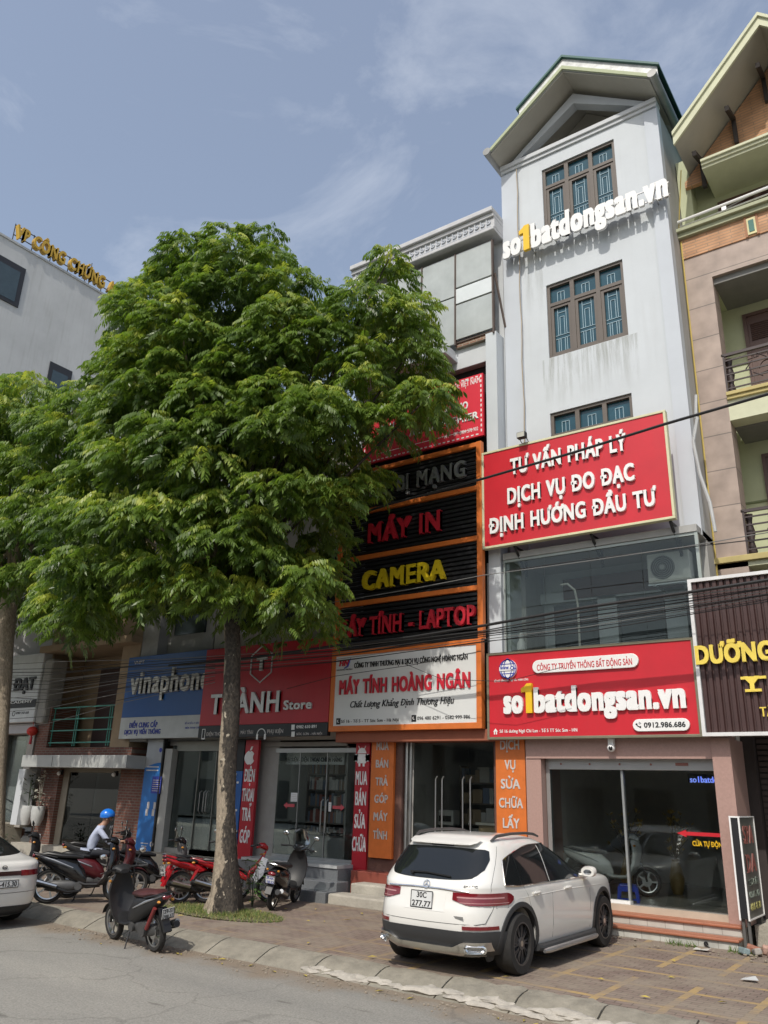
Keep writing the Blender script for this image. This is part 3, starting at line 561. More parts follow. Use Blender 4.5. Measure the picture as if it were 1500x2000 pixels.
# dried golden flowers in a tall vase
def flowers(x, y, z, hgt, label):
    t = thing('flower_vase', label, 'flowers', (x,y,z)); m = M()
    m.lathe([(.09,0),(.13,.12),(.15,.3),(.1,.5),(.07,.6),(.09,.64)], seg=14); m.build('vase', pm('golden_vase', (.32,.22,.08), .35), t, local=True, smooth=True)
    m = M(); b = M()
    for k in range(26):
        a = rnd.uniform(0,6.3); q = rnd.uniform(.05,.38); h = rnd.uniform(.75,hgt); e = Vector((q*math.cos(a), q*math.sin(a), h))
        m.tube([(0,0,.6),(e.x*.4,e.y*.4,.6+(h-.6)*.6),e], .006, 4)
        for j in range(5):
            d = Vector((rnd.uniform(-1,1),rnd.uniform(-1,1),rnd.uniform(-.2,1))).normalized(); s_ = d.cross(UZ).normalized(); c = e+d*.03
            b.add([c, c+d*.06+s_*.03, c+d*.11, c+d*.06-s_*.03], [(0,1,2,3)])
    m.build('stems', pm('dry_stem', (.1,.08,.03), .8), t, local=True); b.build('petals', pm('gold_petal', (.55,.38,.09), .6, var=.3, scale=9), t, local=True)
flowers(-6.15, 17.2, .42, 1.5, 'golden dried flowers in a vase behind the white electric scooter'); flowers(-5.3, 17.6, .42, 1.55, 'golden dried flowers in a vase at the right, deeper in the office')
# security camera under the sign
t = thing('security_camera', 'small white dome camera under the lower red office sign', 'camera', (-5.6,14.85,3.0)); p = at(1194,1452,14.9)
m = M(); m.box(p.x-.05,p.x+.05,14.86,14.96,p.z-.03,p.z+.1); m.build('bracket', ACRYL, t); m = M(); m.ball((p.x,14.88,p.z-.08),.075,16); m.build('housing', ACRYL, t, smooth=True)
m = M(); m.ball((p.x+.01,14.82,p.z-.09),.04,12); m.build('lens', GLOSSBLACK, t, smooth=True)
# air conditioner in the loggia
a = at(1262,1085,15.45); b = at(1345,1133,15.45)
t = thing('air_conditioner', 'white air conditioner unit with round dark fan behind the loggia glass', 'air conditioner', ((a.x+b.x)/2,15.6,b.z)); x0, x1, z0, z1 = a.x, a.x+.82, b.z+.02, b.z+.62
M().box(x0,x1,15.45,15.75,z0,z1).build('casing', pm('ac_white', (.6,.6,.57), .5), t, bevel=.02)
m = M(); cx, cz = x0+.3, (z0+z1)/2; m.lathe([(.235,0),(.235,-.012),(.06,-.02)], (cx,15.449,cz), 'y', 28); m.build('fan_guard', pm('fan_dark', (.06,.065,.07), .5), t)
m = M(); [ringstrip(m, (cx,15.428,cz), UX, UZ, 0, 0, r, r+.006, .006, n=24) for r in (.06,.1,.14,.18,.22)]; m.cyl((cx,15.44,cz),(cx,15.415,cz),.05); m.build('grille', pm('ac_grille', (.45,.46,.45), .5), t)
m = M(); m.box(x0-.02,x1+.02,15.5,15.53,z0-.03,z0).box(x0+.1,x0+.13,15.5,16.4,z0-.05,z0-.02).box(x1-.13,x1-.1,15.5,16.4,z0-.05,z0-.02); m.build('bracket', STEEL, t)
# small pale figurine on the loggia ledge
p = at(1018,1245,15.3); t = thing('ornament', 'small pale bottle-shaped ornament on the loggia ledge', 'ornament', (p.x,15.3,5.0))
m = M(); m.lathe([(.05,0),(.1,.05),(.09,.2),(.05,.27),(.06,.36),(.02,.42)], (p.x,15.3,5.0), 'z', 12); m.build('body', ACRYL, t, smooth=True); m = M(); m.box(p.x-.2,p.x+.25,15.2,15.4,4.62,5.0); m.build('plinth', pm('tan_box', (.4,.33,.24), .7), t)

def one(parent, l, r, top, Y, dep):
    a, b, c = at(*l,Y), at(*r,Y), at(l[0],top,Y); w_, h = b.x-a.x, c.z-a.z; m = M(); disc(m,(a.x,Y,(a.z+b.z)/2),UX,UZ,[(w_*.42,0),(w_,0),(w_,h),(w_*.55,h),(w_*.30,h*.90),(0,h*.84),(0,h*.70),(w_*.42,h*.72)],dep); return m.build('lettering', YELLOWL, parent)
# ---- signs of the office
YS = 14.72
rc = rect((941,883),(1301,803),(1318,1014),(943,1072), YS)
S = board('billboard', 'upper red billboard with three lines of white capitals on the white townhouse', 'sign', rc, YS, .12, REDSIGN, pm('cream_frame', (.6,.58,.38), .5), .05)
for s_, l, r, tp in (('TƯ VẤN PHÁP LÝ',(999,927),(1226,882.5),896), ('DỊCH VỤ ĐO ĐẠC',(993.5,983),(1242,942.5),952), ('ĐỊNH HƯỚNG ĐẦU TƯ',(957.5,1042),(1285.5,990.5),1012)):
    text(S, s_, l, r, tp, YS-.0, .06, ACRYL, .035)
m = M()
for px in (1012,1160,1330):
    x = at(px if px < 1320 else 1316,1060 if px < 1100 else 1035,15.0).x; z = rc[2]
    m.tube([(x,YS+.1,z-.01),(x,YA,z-.01)],.03,4); m.tube([(x,YS+.1,z-.02),(x,YA,z-.52)],.03,4); m.tube([(x,YA-.03,z+.02),(x,YA-.03,z-.56)],.028,4)
m.build('bracket', BLACK, S)
t = thing('floodlight', 'small black floodlight on top of the upper red billboard', 'lamp', (at(1025,862,YS).x,YS,rc[3])); m = M(); x = at(1025,862,YS).x
m.box(x-.1,x+.1,YS-.2,YS-.08,rc[3]+.06,rc[3]+.2); m.build('housing', BLACK, t, bevel=.01); m = M(); m.box(x-.085,x+.085,YS-.21,YS-.201,rc[3]+.075,rc[3]+.185); m.build('lens', pm('lamp_glass', (.5,.5,.45), .1), t); m = M(); m.tube([(x-.08,YS-.1,rc[3]+.1),(x-.08,YS+.02,rc[3]+.02),(x+.08,YS+.02,rc[3]+.02),(x+.08,YS-.1,rc[3]+.1)],.012,5); m.build('yoke', BLACK, t)
YL = 14.74
rc = rect((950,1277),(1351,1244),(1376,1438),(953,1446), YL)
S = board('shop_sign', 'lower red shop sign with white web address and yellow figure 1 above the office', 'sign', rc, YL, .14, REDSIGN, pm('bronze_frame', (.22,.2,.14), .45, .3), .05)
def pill(a, b, c, d, parent, Y=YL, dep=.05):
    q = rect(a,b,c,d,Y); m = M(); disc(m, (0,Y,0), UX, UZ, capsule(*q), dep); return m.build('plaque', ACRYL, parent, bevel=.008)
pill((1041,1290),(1248,1276.5),(1249,1303),(1042,1316.5), S); pill((1237,1405.5),(1348,1402.5),(1349,1427),(1238,1429.5), S)
text(S,'CÔNG TY TRUYỀN THÔNG BẤT ĐỘNG SẢN',(1049,1310),(1235,1298.3),1298,YL-.05,.006,REDSIGN,.012)
text(S,'0912.986.686',(1258.3,1421.8),(1339.3,1419),1411.7,YL-.05,.006,BLACKL,.02)
text(S,'so',(986,1395),(1024,1393.3),1361,YL,.06,ACRYL,.05,ref='x'); one(S,(1022,1393.5),(1042.7,1393),1336,YL,.075)
text(S,'batdongsan.vn',(1045.8,1393.3),(1342.3,1382.6),1359,YL,.06,ACRYL,.05,ref='x')
text(S,'Số 16 đường Ngô Chi Lan - Tổ 5 TT Sóc Sơn - HN',(976.2,1432.3),(1127.7,1428),1426,YL,.008,ACRYL,.012)
text(S,'KẾT NỐI TIỀM NĂNG - HỢP TÁC THÀNH CÔNG',(965.5,1333),(1032,1328.3),1329,YL,.006,ACRYL,.012)
c = at(993.7,1306.9,YL); r = (at(1010.5,1306,YL)-c).x; m = M(); disc(m, (c.x,YL,c.z), UX, UZ, circ(0,0,r,28), .05); gl_ = m.build('globe_badge', ACRYL, S)
m = M(); BLUEP = pm('blue_print', (.03,.05,.33), .5); O = (c.x,YL-.05,c.z)
for k in (.93,): ringstrip(m,O,UX,UZ,0,0,r*k,r,.005)
for k in (.4,.75): ringstrip(m,O,UX,UZ,0,0,r*k,r*k+.014,.005,ry=r*.93/(r*k))
for zz in (-.5,0,.5): wq = r*math.sqrt(1-zz*zz)*.95; m.box(c.x-wq,c.x+wq,YL-.055,YL-.051,c.z+zz*r-.007,c.z+zz*r+.007)
m.build('globe_lines', BLUEP, gl_)
m = M(); m.box(c.x-r*.95,c.x+r*.7,YL-.064,YL-.056,c.z-r*.2,c.z+r*.2); m.build('globe_band', ACRYL, gl_)
m = M(); put(m,'www.',(c.x-r*.85,YL-.064,c.z-r*.08),UX,UZ,r*1.1,r*.3,.004,.02,0,'x'); ringstrip(m,(c.x+r*.55,YL-.064,c.z+.01),UX,UZ,0,0,.025,.04,.005,n=12); m.build('globe_text', BLUEP, gl_)
m = M(); c = at(968,1430,YL); k = .05
m.prism([(c.x-k,YL,c.z+.01),(c.x+k,YL,c.z+.01),(c.x,YL,c.z+.07)],(0,-.006,0)); m.box(c.x-k*.7,c.x-k*.2,YL-.006,YL-.0005,c.z-.045,c.z+.008).box(c.x+k*.2,c.x+k*.7,YL-.006,YL-.0005,c.z-.045,c.z+.008); m.build('house_symbol', ACRYL, S)
def phone(parent, px, py, Y, s, mat):
    c = at(px,py,Y); m = M(); pts = []
    for k in range(9): a = R(190+k*10.5); pts.append((c.x+s*.9+s*1.4*math.cos(a), Y-.004, c.z+s*.9+s*1.4*math.sin(a)))
    m.tube(pts, [s*.34,s*.36,s*.2,s*.17,s*.17,s*.17,s*.2,s*.36,s*.34], 6)
    for rr in (.55,.95): ringstrip(m,(c.x+s*.1,Y,c.z+s*.1),UX,UZ,0,0,s*rr,s*rr+s*.14,.005,20,75,8)
    for i, v in enumerate(m.v): m.v[i] = (v[0], Y-.004+(v[1]-Y+.004)*.25, v[2])
    m.build('phone_symbol', mat, parent)
phone(S, 1246, 1417, YL-.05, .055, BLACKL)
# roof-level letters on rails
YR = 15.12
S = thing('raised_letter_sign', 'raised white web address letters with yellow 1 between the upper windows', 'sign', (-5.6,YR,13.5))
a = at(984.8,509,YR); b = at(1307.7,388,YR); zb = a.z
def rt_(s_, l, r, top, mat, dep, ref): text(S, s_, l, r, top, YR, dep, mat, .05, ref=ref)
rt_('so',(984.8,509),(1020,496),477,ACRYL,.07,'x'); one(S,(1017.5,494.5),(1037,490),446.4,YR,.09); rt_('batdongsan.vn',(1040,485),(1308,388),452,ACRYL,.07,'x')
m = M()
for dz in (.1,.42): m.box(a.x-.02,b.x+.02,YR+.001,YR+.03,zb+dz-.012,zb+dz+.012)
for k in range(7): x = a.x+.1+(b.x-a.x-.4)*k/6; m.cyl((x,YR+.02,zb+.1),(x,YA,zb+.1),.012,6); m.cyl((x,YR+.02,zb+.42),(x,YA,zb+.42),.012,6)
m.build('rail', STEEL, S)
# ================================================================ computer shop building
YB = 15.1
B = thing('shophouse', 'pale shophouse with moulded cornice and grey upper cladding beside the white townhouse', 'house', (-9.8, YB, 0))
BX0, BX1 = -11.95, -7.72
m = M(); m.box(BX0,BX1,YB+.3,30,3.4,15.6); m.build('wall', WHITE2, B)
m = M(); m.box(-8.03,-7.74,YB-.1,YB+.3,3.4,12.75).box(BX0,BX0+.25,YB-.1,YB+.3,3.4,12.75); m.build('pilaster', WHITE, B)
m = M()
for y0, z0, z1 in ((14.72,16.1,16.24),(14.8,15.98,16.1),(14.86,15.68,15.98),(14.8,15.58,15.68)): m.box(BX0-.25,BX1+.06-.002*(y0 > 14.75),y0,YB+1.4,z0,z1-.001)
m.build('cornice', pm('cornice_white', (.5,.505,.52), .75, var=.12, scale=3), B, bevel=.02)
m = M(); n = 26
for k in range(n):
    x0 = BX0-.1+(BX1-BX0+.1)*k/n; x1 = x0+(BX1-BX0+.1)/n-.03; cx = (x0+x1)/2
    ringstrip(m,(0,14.858,0),UX,UZ,cx,15.86,.045,.066,.03,180,360,8); m.box(x0,x0+.022,14.83,14.86,15.71,15.96).box(x0+.022,x1,14.83,14.86,15.71,15.73); m.ball((cx,14.86,15.88),.036,8)
m.build('cornice_relief', pm('relief_blue_white', (.5,.53,.58), .7, var=.08), B, smooth=True)
CLAD = pm('grey_cladding', (.40,.43,.42), .42, .15, var=.14, scale=1.6, streak=.25, dirt=(.5,.52,.52))
xs = [-12.0,-10.95,-9.9,-8.87,-7.8]; m = M()
for a, b in zip(xs[:-1], xs[1:]):
    if a == -8.87: m.box(a+.02,b-.02,YB-.12,YB-.08,14.38,15.4).box(a+.02,b-.02,YB-.12,YB-.08,12.85,13.85)
    else: m.box(a+.02,b-.02,YB-.12,YB-.08,14.15,15.4).box(a+.02,b-.02,YB-.12,YB-.08,12.75,14.11)
m.build('cladding', CLAD, B, bevel=.006)
M().box(-8.85,-7.82,YB-.12,YB-.08,13.9,14.33).build('cladding_strip', pm('white_cladding', (.62,.66,.67), .45, var=.06), B)
m = M()
for x in xs: m.box(x-.02,x+.02,YB-.14,YB-.06,12.7,15.42)
for z in (12.8,13.875,14.355,15.42): m.box(-12,-7.78,YB-.078,YB-.05,z-.025,z+.025)
m.tube([(-7.74,YB-.1,14.4),(-7.7,YB+.1,13.6),(-7.66,YB+.25,13.0)],.03,5); m.build('cladding_frame', pm('rusty_frame', (.09,.065,.055), .7, var=.3), B)
m = M(); m.box(BX0,-8.9,14.55,YB+.3,12.3,12.42).box(BX0,-8.95,14.65,YB+.3,12.42,12.62).box(BX0,-8.03,YB+.05,YB+.3,12.1,12.66); m.build('balcony_slab', WHITE2, B, bevel=.015)
M().box(-8.9,-7.8,YB-.05,YB+.2,12.66,12.84).build('exposed_brick', brickmat('raw_brick', (.24,.11,.07), (.2,.09,.06), (.3,.26,.2), .2, .06), B)
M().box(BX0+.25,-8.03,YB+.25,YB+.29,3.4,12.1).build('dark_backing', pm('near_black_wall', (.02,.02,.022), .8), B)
# insurance sign high on the wall
YI = 15.0
t = thing('insurance_sign', 'red insurance sign with dashed white border and white capitals, above the slatted signboard', 'sign', (-9.6,YI,9.9))
x1 = at(943,728,YI).x; z1 = at(943,728,YI).z; z0 = at(941.5,850,YI).z; x0 = BX0+.3
M().box(x0,x1,YI,YI+.08,z0,z1).build('panel', pm('bright_red_face', (.66,.035,.06), .4, var=.04), t)
m = M(); k = x0+.08
while k < x1-.12:
    m.box(k,k+.07,YI-.005,YI-.001,z1-.07,z1-.04).box(k,k+.07,YI-.005,YI-.001,z0+.04,z0+.07); k += .13
k = z0+.1
while k < z1-.1: m.box(x1-.07,x1-.04,YI-.005,YI-.001,k,k+.07).box(x0+.04,x0+.07,YI-.005,YI-.001,k,k+.07); k += .13
m.box(x0+.5,x1-.28,YI-.005,YI-.001,at(900,845,YI).z-.0,at(900,845,YI).z+.015); m.build('border', ACRYL, t)
text(t,'BẢO HIỂM NHÂN THỌ LIFE VIỆT NAM',(800,792),(937,742),781,YI,.006,ACRYL,.012)
text(t,'VĂN PHÒNG BẢO AN THỌ',(745,845),(914.5,799),831,YI,.02,ACRYL,.03)
text(t,'ALPHA PREMIER',(800,853),(934.6,816.4),840,YI,.02,ACRYL,.03)
text(t,'HN     ĐT: 0904 578 902',(868,857.5),(934,839.5),850.5,YI,.006,ACRYL,.012)
# black slatted signboard with orange frame
YO = 14.72
x1 = at(942,1000,YO).x; x0 = at(659,1110,YO).x; ztop = at(941,861,YO).z; bars = [ (at(931,955,YO).z+at(703,1007.5,YO).z)/2, (at(931,1054,YO).z+at(668.5,1102,YO).z)/2, (at(931,1150,YO).z+at(662,1190.5,YO).z)/2 ]
wr = rect((655,1275),(942,1246),(943.5,1421),(641,1431), YO); zbot = wr[3]
t = thing('slatted_signboard', 'tall black slatted signboard in an orange frame with silver, red and yellow words', 'sign', ((x0+x1)/2,YO,zbot))
m = M(); z = zbot; 
while z < ztop-.12:
    m.prism([(x0+.1,YO+.07,z),(x0+.1,YO+.02,z+.015),(x0+.1,YO+.02,z+.075),(x0+.1,YO+.07,z+.09)], (x1-x0-.2,0,0)); z += .105
m.build('slats', pm('black_slat', (.018,.018,.02), .35, var=.3, scale=6), t)
m = M(); fw = .13
m.box(x0,x0+fw,YO-.03,YO+.1,zbot,ztop).box(x1-fw,x1,YO-.03,YO+.1,zbot,ztop)
for z in bars+[ztop-.12]: m.box(x0+fw,x1-fw,YO-.03,YO+.08,z,z+.11)
m.build('frame', ORANGE, t, bevel=.008)
SILV = pm('silver_letter', (.45,.45,.46), .3, .7, var=.1); REDL = pm('red_letter', (.5,.02,.035), .35); LETY = pm('golden_letter', (.62,.45,.015), .35)
text(t,'THIẾT BỊ MẠNG',(684,979),(911.5,935.5),950,YO+.0,.08,SILV,.025)
text(t,'MÁY IN',(722.5,1063),(863.5,1037.5),1025.5,YO,.1,REDL,.03)
text(t,'CAMERA',(710.5,1154.5),(872.5,1132),1118.5,YO,.1,LETY,.035)
text(t,'MÁY TÍNH - LAPTOP',(664,1246.6),(931,1220.5),1213,YO,.1,REDL,.03)
# white sign
t = board('shop_sign', 'white computer shop sign in an orange frame with big red capitals', 'sign', wr, YO-.04, .14, pm('white_sign_face', (.66,.67,.66), .4, var=.03), ORANGE, .12)
Y = YO-.04; REDP = pm('red_print', (.55,.02,.04), .45)
text(t,'CÔNG TY TNHH THƯƠNG MẠI & DỊCH VỤ CÔNG NGHỆ HOÀNG NGÂN',(692,1305),(913.7,1288),1295,Y,.012,BLACKL,.02)
text(t,'MÁY TÍNH HOÀNG NGÂN',(663,1358),(919.5,1342.4),1330,Y,.03,REDP,.035)
text(t,'Chất Lượng Khẳng Định Thương Hiệu',(684,1383.4),(887.5,1373),1370.6,Y,.012,BLACKL,.015,.28)
text(t,'Số 16 - Tổ 5 - TT Sóc Sơn - Hà Nội',(666,1412.4),(778.7,1408.5),1406.4,Y,.006,BLACKL,.012)
text(t,'096 480 6291 - 0582 999 986',(815,1406.4),(918.4,1403.2),1399.6,Y,.006,BLACKL,.012)
text(t,'HN',(663,1302),(682,1300),1290,Y,.02,REDP,.03,.2); text(t,'HOÀNG NGÂN',(658,1310.5),(688,1308),1308,Y,.006,BLACKL,.01)
m = M(); c = at(675,1297,Y); m.tube([(c.x-.02,Y-.02,c.z-.1),(c.x+.08,Y-.02,c.z-.06),(c.x+.16,Y-.02,c.z+.12)],[.012,.02,.008],5); m.build('logo_swoosh', BLUEP, t)
m = M()
for px, py in ((661,1409),(808.5,1403)): c = at(px,py,Y); m.box(c.x-.06,c.x+.06,Y-.006,Y-.001,c.z-.07,c.z+.07)
m.build('symbol_tile', BLACKL, t); m = M()
for px, py in ((661,1409),(808.5,1403)): c = at(px,py,Y); ringstrip(m,(c.x,Y-.006,c.z),UX,UZ,0,.005,.018,.032,.004,100,300,10)
m.build('symbol', ACRYL, t)
# orange vertical panels
def vpanel(name, label, x0, x1, z0, z1, Y, face, words, lw, cap, mat, zs, bold=.02, th=.08, xo=None):
    t = thing(name, label, 'sign', ((x0+x1)/2,Y,z0)); M().box(x0,x1,Y,Y+th,z0,z1).build('panel', face, t, bevel=.004)
    for s_, z, wd in zip(words, zs, lw): m = M(); put(m, s_, ((x0+x1)/2-wd/2,Y,z), UX, UZ, wd, cap, .012, bold); m.build('lettering', mat, t)
    return t
YP = 15.05
zl = [at(748,y,YP).z for y in (1465,1499.3,1534.3,1568.3,1603.3,1639.3)]
GREYL = pm('faded_letter', (.55,.52,.5), .5)
vpanel('vertical_sign','orange vertical sign left of the glass doors of the computer shop',-11.08,-10.47,.82,3.3,YP,ORANGE,['MUA','BÁN','TRẢ','GÓP','MÁY','TÍNH'],[.33,.34,.33,.36,.37,.37],.165,GREYL,zl)
zl = [at(1000,y,YP).z for y in (1464,1503,1540.6,1578,1617.6,1655,1693)]
vpanel('vertical_sign','orange vertical sign behind the white car, right of the computer shop doors',-7.95,-7.3,.6,3.3,YP-.02,ORANGE,['DỊCH','VỤ','SỬA','CHỮA','LẤY','NGAY'],[.42,.24,.42,.52,.36,.45],.18,GREYL,zl)
m = M(); m.box(BX0,BX1,YO+.1,YB+.3,3.2,3.42); m.build('soffit', pm('rust_red_soffit', (.28,.09,.05), .7), B)
m = M(); m.box(-11.2,-10.3,YP+.09,15.9,.55,3.2).box(-8.05,-7.63,YP+.09,15.9,.55,3.2); m.build('column', pm('brown_granite', (.14,.075,.06), .25, var=.2, scale=30), B)
m = M(); m.cyl((-10.26,15.25,.55),(-10.26,15.25,3.2),.045,10).cyl((-10.15,15.25,.55),(-10.15,15.25,3.2),.03,10); m.build('shutter_rail', STEEL, B, smooth=True)
m = M()
for a, b in ((-10.1,-9.42),(-9.41,-8.75),(-8.74,-8.06)): m.box(a,b,15.3,15.315,.6,3.2)
m.build('glass_door', SHOPGLASS, B)
m = M()
for x in (-9.5,-9.34,-8.84,-8.66): m.tube([(x,15.3,1.2),(x,15.24,1.25),(x,15.24,2.45),(x,15.3,2.5)],.018,6)
m.build('door_handle', STEEL, B, smooth=True)
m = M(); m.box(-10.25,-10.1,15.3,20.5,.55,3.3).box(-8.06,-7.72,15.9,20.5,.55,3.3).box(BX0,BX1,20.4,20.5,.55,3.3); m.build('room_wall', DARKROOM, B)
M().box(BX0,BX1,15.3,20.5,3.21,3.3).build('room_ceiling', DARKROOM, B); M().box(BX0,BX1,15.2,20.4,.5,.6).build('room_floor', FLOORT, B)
t = thing('counter', 'pale wooden counter inside the computer shop', 'counter', (-8.6,16.4,.6)); M().box(-9.0,-8.1,16.2,16.6,.6,1.55).build('cabinet', pm('pale_wood', (.34,.25,.15), .5, var=.15), t); M().box(-9.05,-8.08,16.15,16.65,1.55,1.6).build('countertop', pm('counter_white', (.5,.48,.44), .4), t)
for k, (x, z) in enumerate(((-9.9,1.5),(-9.75,2.6))):
    t = thing('printer_box' if k == 0 else 'wall_shelf', ('white printer on a stand seen through the computer shop glass','bright notice frame on the dim back wall of the computer shop')[k], ('printer','shelf')[k], (x,16.4,z)); m = M()
    if k == 0: m.box(x-.2,x+.2,16.3,16.6,z,z+.32); m.build('body', pm('printer_white', (.5,.5,.48), .5), t, bevel=.03); M().box(x-.15,x+.15,16.27,16.3,z+.08,z+.2).build('tray', BLACK, t); M().box(x-.25,x+.25,16.3,16.7,.6,z).build('stand', DKGREY, t)
    else: m.box(x,x+.7,17.5,17.52,z,z+.06).box(x,x+.7,17.5,17.52,z+.14,z+.18); m.build('board', GREYL, t)
t = thing('shelf_unit', 'shelves of computer boxes at the back of the computer shop', 'shelves', (-9.2,17.2,.6)); m = M()
for z in (.6,1.05,1.5,1.95,2.4): m.box(-10.0,-8.2,17.1,17.5,z,z+.03)
for x in (-10.0,-9.1,-8.23): m.box(x,x+.03,17.1,17.5,.6,2.8)
m.build('rack', MATS['dark_shelf'] if 'dark_shelf' in MATS else pm('dark_shelf', (.12,.09,.07), .5), t); m = M()
for z in (.63,1.08,1.53,1.98,2.43):
    x = -9.95
    while x < -8.4: w_ = rnd.uniform(.08,.3); m.mat(rnd.randrange(3)).box(x,x+w_-.015,17.12,17.4,z,z+rnd.uniform(.15,.38)); x += w_
m.build('boxes', [pm('carton_brown', (.34,.25,.16), .7), pm('carton_white', (.55,.54,.52), .6), pm('carton_blue', (.12,.17,.28), .6)], t)
# steps of the computer shop
MAROON = pm('maroon_step', (.24,.065,.045), .4, var=.15)
m = M(); m.box(-11.3,-7.75,14.75,15.3,.0,.56); m.build('step', MAROON, B, bevel=.01)
m = M(); m.box(-10.95,-7.9,14.3,14.75,-.02,.37).box(-11.15,-7.9,13.82,14.3,-.02,.19); m.build('concrete_step', CONC, B, bevel=.03)

# ================================================================ phone store
T = thing('shophouse', 'shaded shophouse behind the big tree, with the red phone store below', 'house', (-14.2,15.2,0))
TX0, TX1 = -16.9, -11.98
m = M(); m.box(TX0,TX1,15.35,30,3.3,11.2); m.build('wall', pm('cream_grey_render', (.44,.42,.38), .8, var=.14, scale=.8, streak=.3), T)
for x in (-16.3,-14.9,-13.5): 
    wo = M().box(x,x+1.0,15.3,15.36,6.2,8.0).build('window', pm('dark_pane', (.02,.025,.03), .1), T); M().box(x-.05,x+1.05,15.27,15.299,8.0,8.08).box(x-.05,x+1.05,15.27,15.299,6.12,6.2).build('window_trim', WHITE2, wo)
YT = 14.66
rc = rect((403,1264),(651.7,1249),(637,1430),(388,1447), YT); x0, x1, z0, z1 = rc
t = thing('shop_sign', 'dark red phone store sign with silver letters and a black strip, behind the tree trunk', 'sign', ((x0+x1)/2,YT,z0))
zs_ = (at(391.7,1420,YT).z+at(638,1408,YT).z)/2
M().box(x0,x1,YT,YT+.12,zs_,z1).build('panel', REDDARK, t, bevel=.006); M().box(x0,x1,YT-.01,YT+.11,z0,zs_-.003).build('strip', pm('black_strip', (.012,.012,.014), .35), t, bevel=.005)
SIL = pm('brushed_silver', (.55,.55,.54), .35, .35, var=.08)
text(t,'THÀNH',(412,1396.7),(546.7,1390),1358,YT,.06,SIL,.025); text(t,'Store',(555,1387),(610,1384),1369,YT,.04,SIL,.03)
c = at(511.7,1297,YT); r = .46; m = M()
for rr in (r,):
    P6 = [(c.x+rr*.9*math.sin(R(60*k)),YT-.02,c.z+rr*math.cos(R(60*k))) for k in range(6)]
    for k in range(6): m.tube([P6[k],P6[(k+1)%6]],.018,5)
m.build('hexagon_logo', SIL, t); text(t,'T',(502,1311),(521,1309.5),1285,YT,.05,SIL,.05)
text(t,'ĐIỆN THOẠI',(403,1438),(437,1436),1431,YT-.01,.008,GREYL,.005); text(t,'MÁY TÍNH',(470,1434.5),(494,1433),1427.5,YT-.01,.008,GREYL,.005); text(t,'PHỤ KIỆN',(522,1433),(553,1431),1425.5,YT-.01,.008,GREYL,.005)
text(t,'0982 610 891',(579,1423.5),(618,1421),1417.5,YT-.01,.008,ACRYL,.012); text(t,'SÓC SƠN - HÀ NỘI',(579,1436.5),(629,1434.5),1432,YT-.01,.006,GREYL,.005)
m = M(); c = at(398,1434,YT); Y = YT-.015
for a, b, c_, d in ((-.06,-.045,-.13,.13),(.045,.06,-.13,.13),(-.045,.045,.115,.13),(-.045,.045,-.13,-.1)): m.box(c.x+a,c.x+b,Y,Y+.004,c.z+c_,c.z+d)
c = at(511,1431,YT); ringstrip(m,(c.x,Y+.004,c.z-.05),UX,UZ,0,0,.13,.15,.005,0,180,12); m.box(c.x-.16,c.x-.1,Y,Y+.004,c.z-.16,c.z-.03).box(c.x+.1,c.x+.16,Y,Y+.004,c.z-.16,c.z-.03)
for dy in (1420.5,1434): c = at(573,dy,YT); m.box(c.x-.05,c.x+.05,Y,Y+.004,c.z-.06,c.z+.06)
m.build('symbol', ACRYL, t)
YQ = 15.08
zl = [at(480,y,YQ).z for y in (1526.7,1565,1603,1646.7)]
xa, xb = at(493,1450,YQ).x, 0; RX = (at(480,1450,YQ).x+at(461.7,1680,YQ).x)/2; RX1 = (at(506.7,1450,YQ).x+at(486.7,1680,YQ).x)/2
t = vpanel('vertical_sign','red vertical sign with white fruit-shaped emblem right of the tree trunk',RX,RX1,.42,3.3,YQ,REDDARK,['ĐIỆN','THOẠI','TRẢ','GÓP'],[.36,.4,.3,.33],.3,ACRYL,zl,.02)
c = at(488,1480,YQ); m = M(); r = .17
pts = [(r*math.cos(R(a))*(1+.05*math.cos(R(2*a))) , r*1.05*math.sin(R(a))*(1-.1*abs(math.cos(R(a)))) - (.03 if 75 < a < 105 else 0)*1 + (.02 if 255 < a < 285 else 0)) for a in range(35,338,10)]
pts += [(r*.8-.0,-.06),(r*.62,.0),(r*.72,.07)]
disc(m,(c.x,YQ,c.z),UX,UZ,pts,.012); disc(m,(c.x+.03,YQ,c.z+.22),UX,UZ,[(-.04,-.05),(.0,.045),(.06,.06),(.03,-.03)],.012); m.build('fruit_emblem', ACRYL, t)
zl = [at(705,y,YQ).z for y in (1533,1573,1618,1663)]
RX = (at(696.7,1450,YQ).x+at(685,1697,YQ).x)/2; RX1 = (at(723,1450,YQ).x+at(713,1697,YQ).x)/2; AX = RX, RX1
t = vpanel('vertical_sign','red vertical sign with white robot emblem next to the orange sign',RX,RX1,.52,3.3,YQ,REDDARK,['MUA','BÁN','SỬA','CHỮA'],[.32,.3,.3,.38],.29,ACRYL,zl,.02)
c = at(707,1479,YQ); m = M(); O = (c.x,YQ,c.z)
disc(m,O,UX,UZ,[(-.12,-.13),(.12,-.13),(.12,.07),(-.12,.07)],.012); disc(m,O,UX,UZ,circ(0,.085,.12,14,0,180),.012)
for s_ in (-1,1): disc(m,O,UX,UZ,capsule(s_*.165-.025,s_*.165+.025,-.09,.07),.012); disc(m,O,UX,UZ,[(s_*.06-.025,-.2),(s_*.06+.025,-.2),(s_*.06+.025,-.13),(s_*.06-.025,-.13)],.012); disc(m,O,UX,UZ,[(s_*.07-.008,.18),(s_*.07+.008,.18),(s_*.1+.008,.25),(s_*.1-.008,.25)],.012)
m.build('robot_emblem', ACRYL, t)
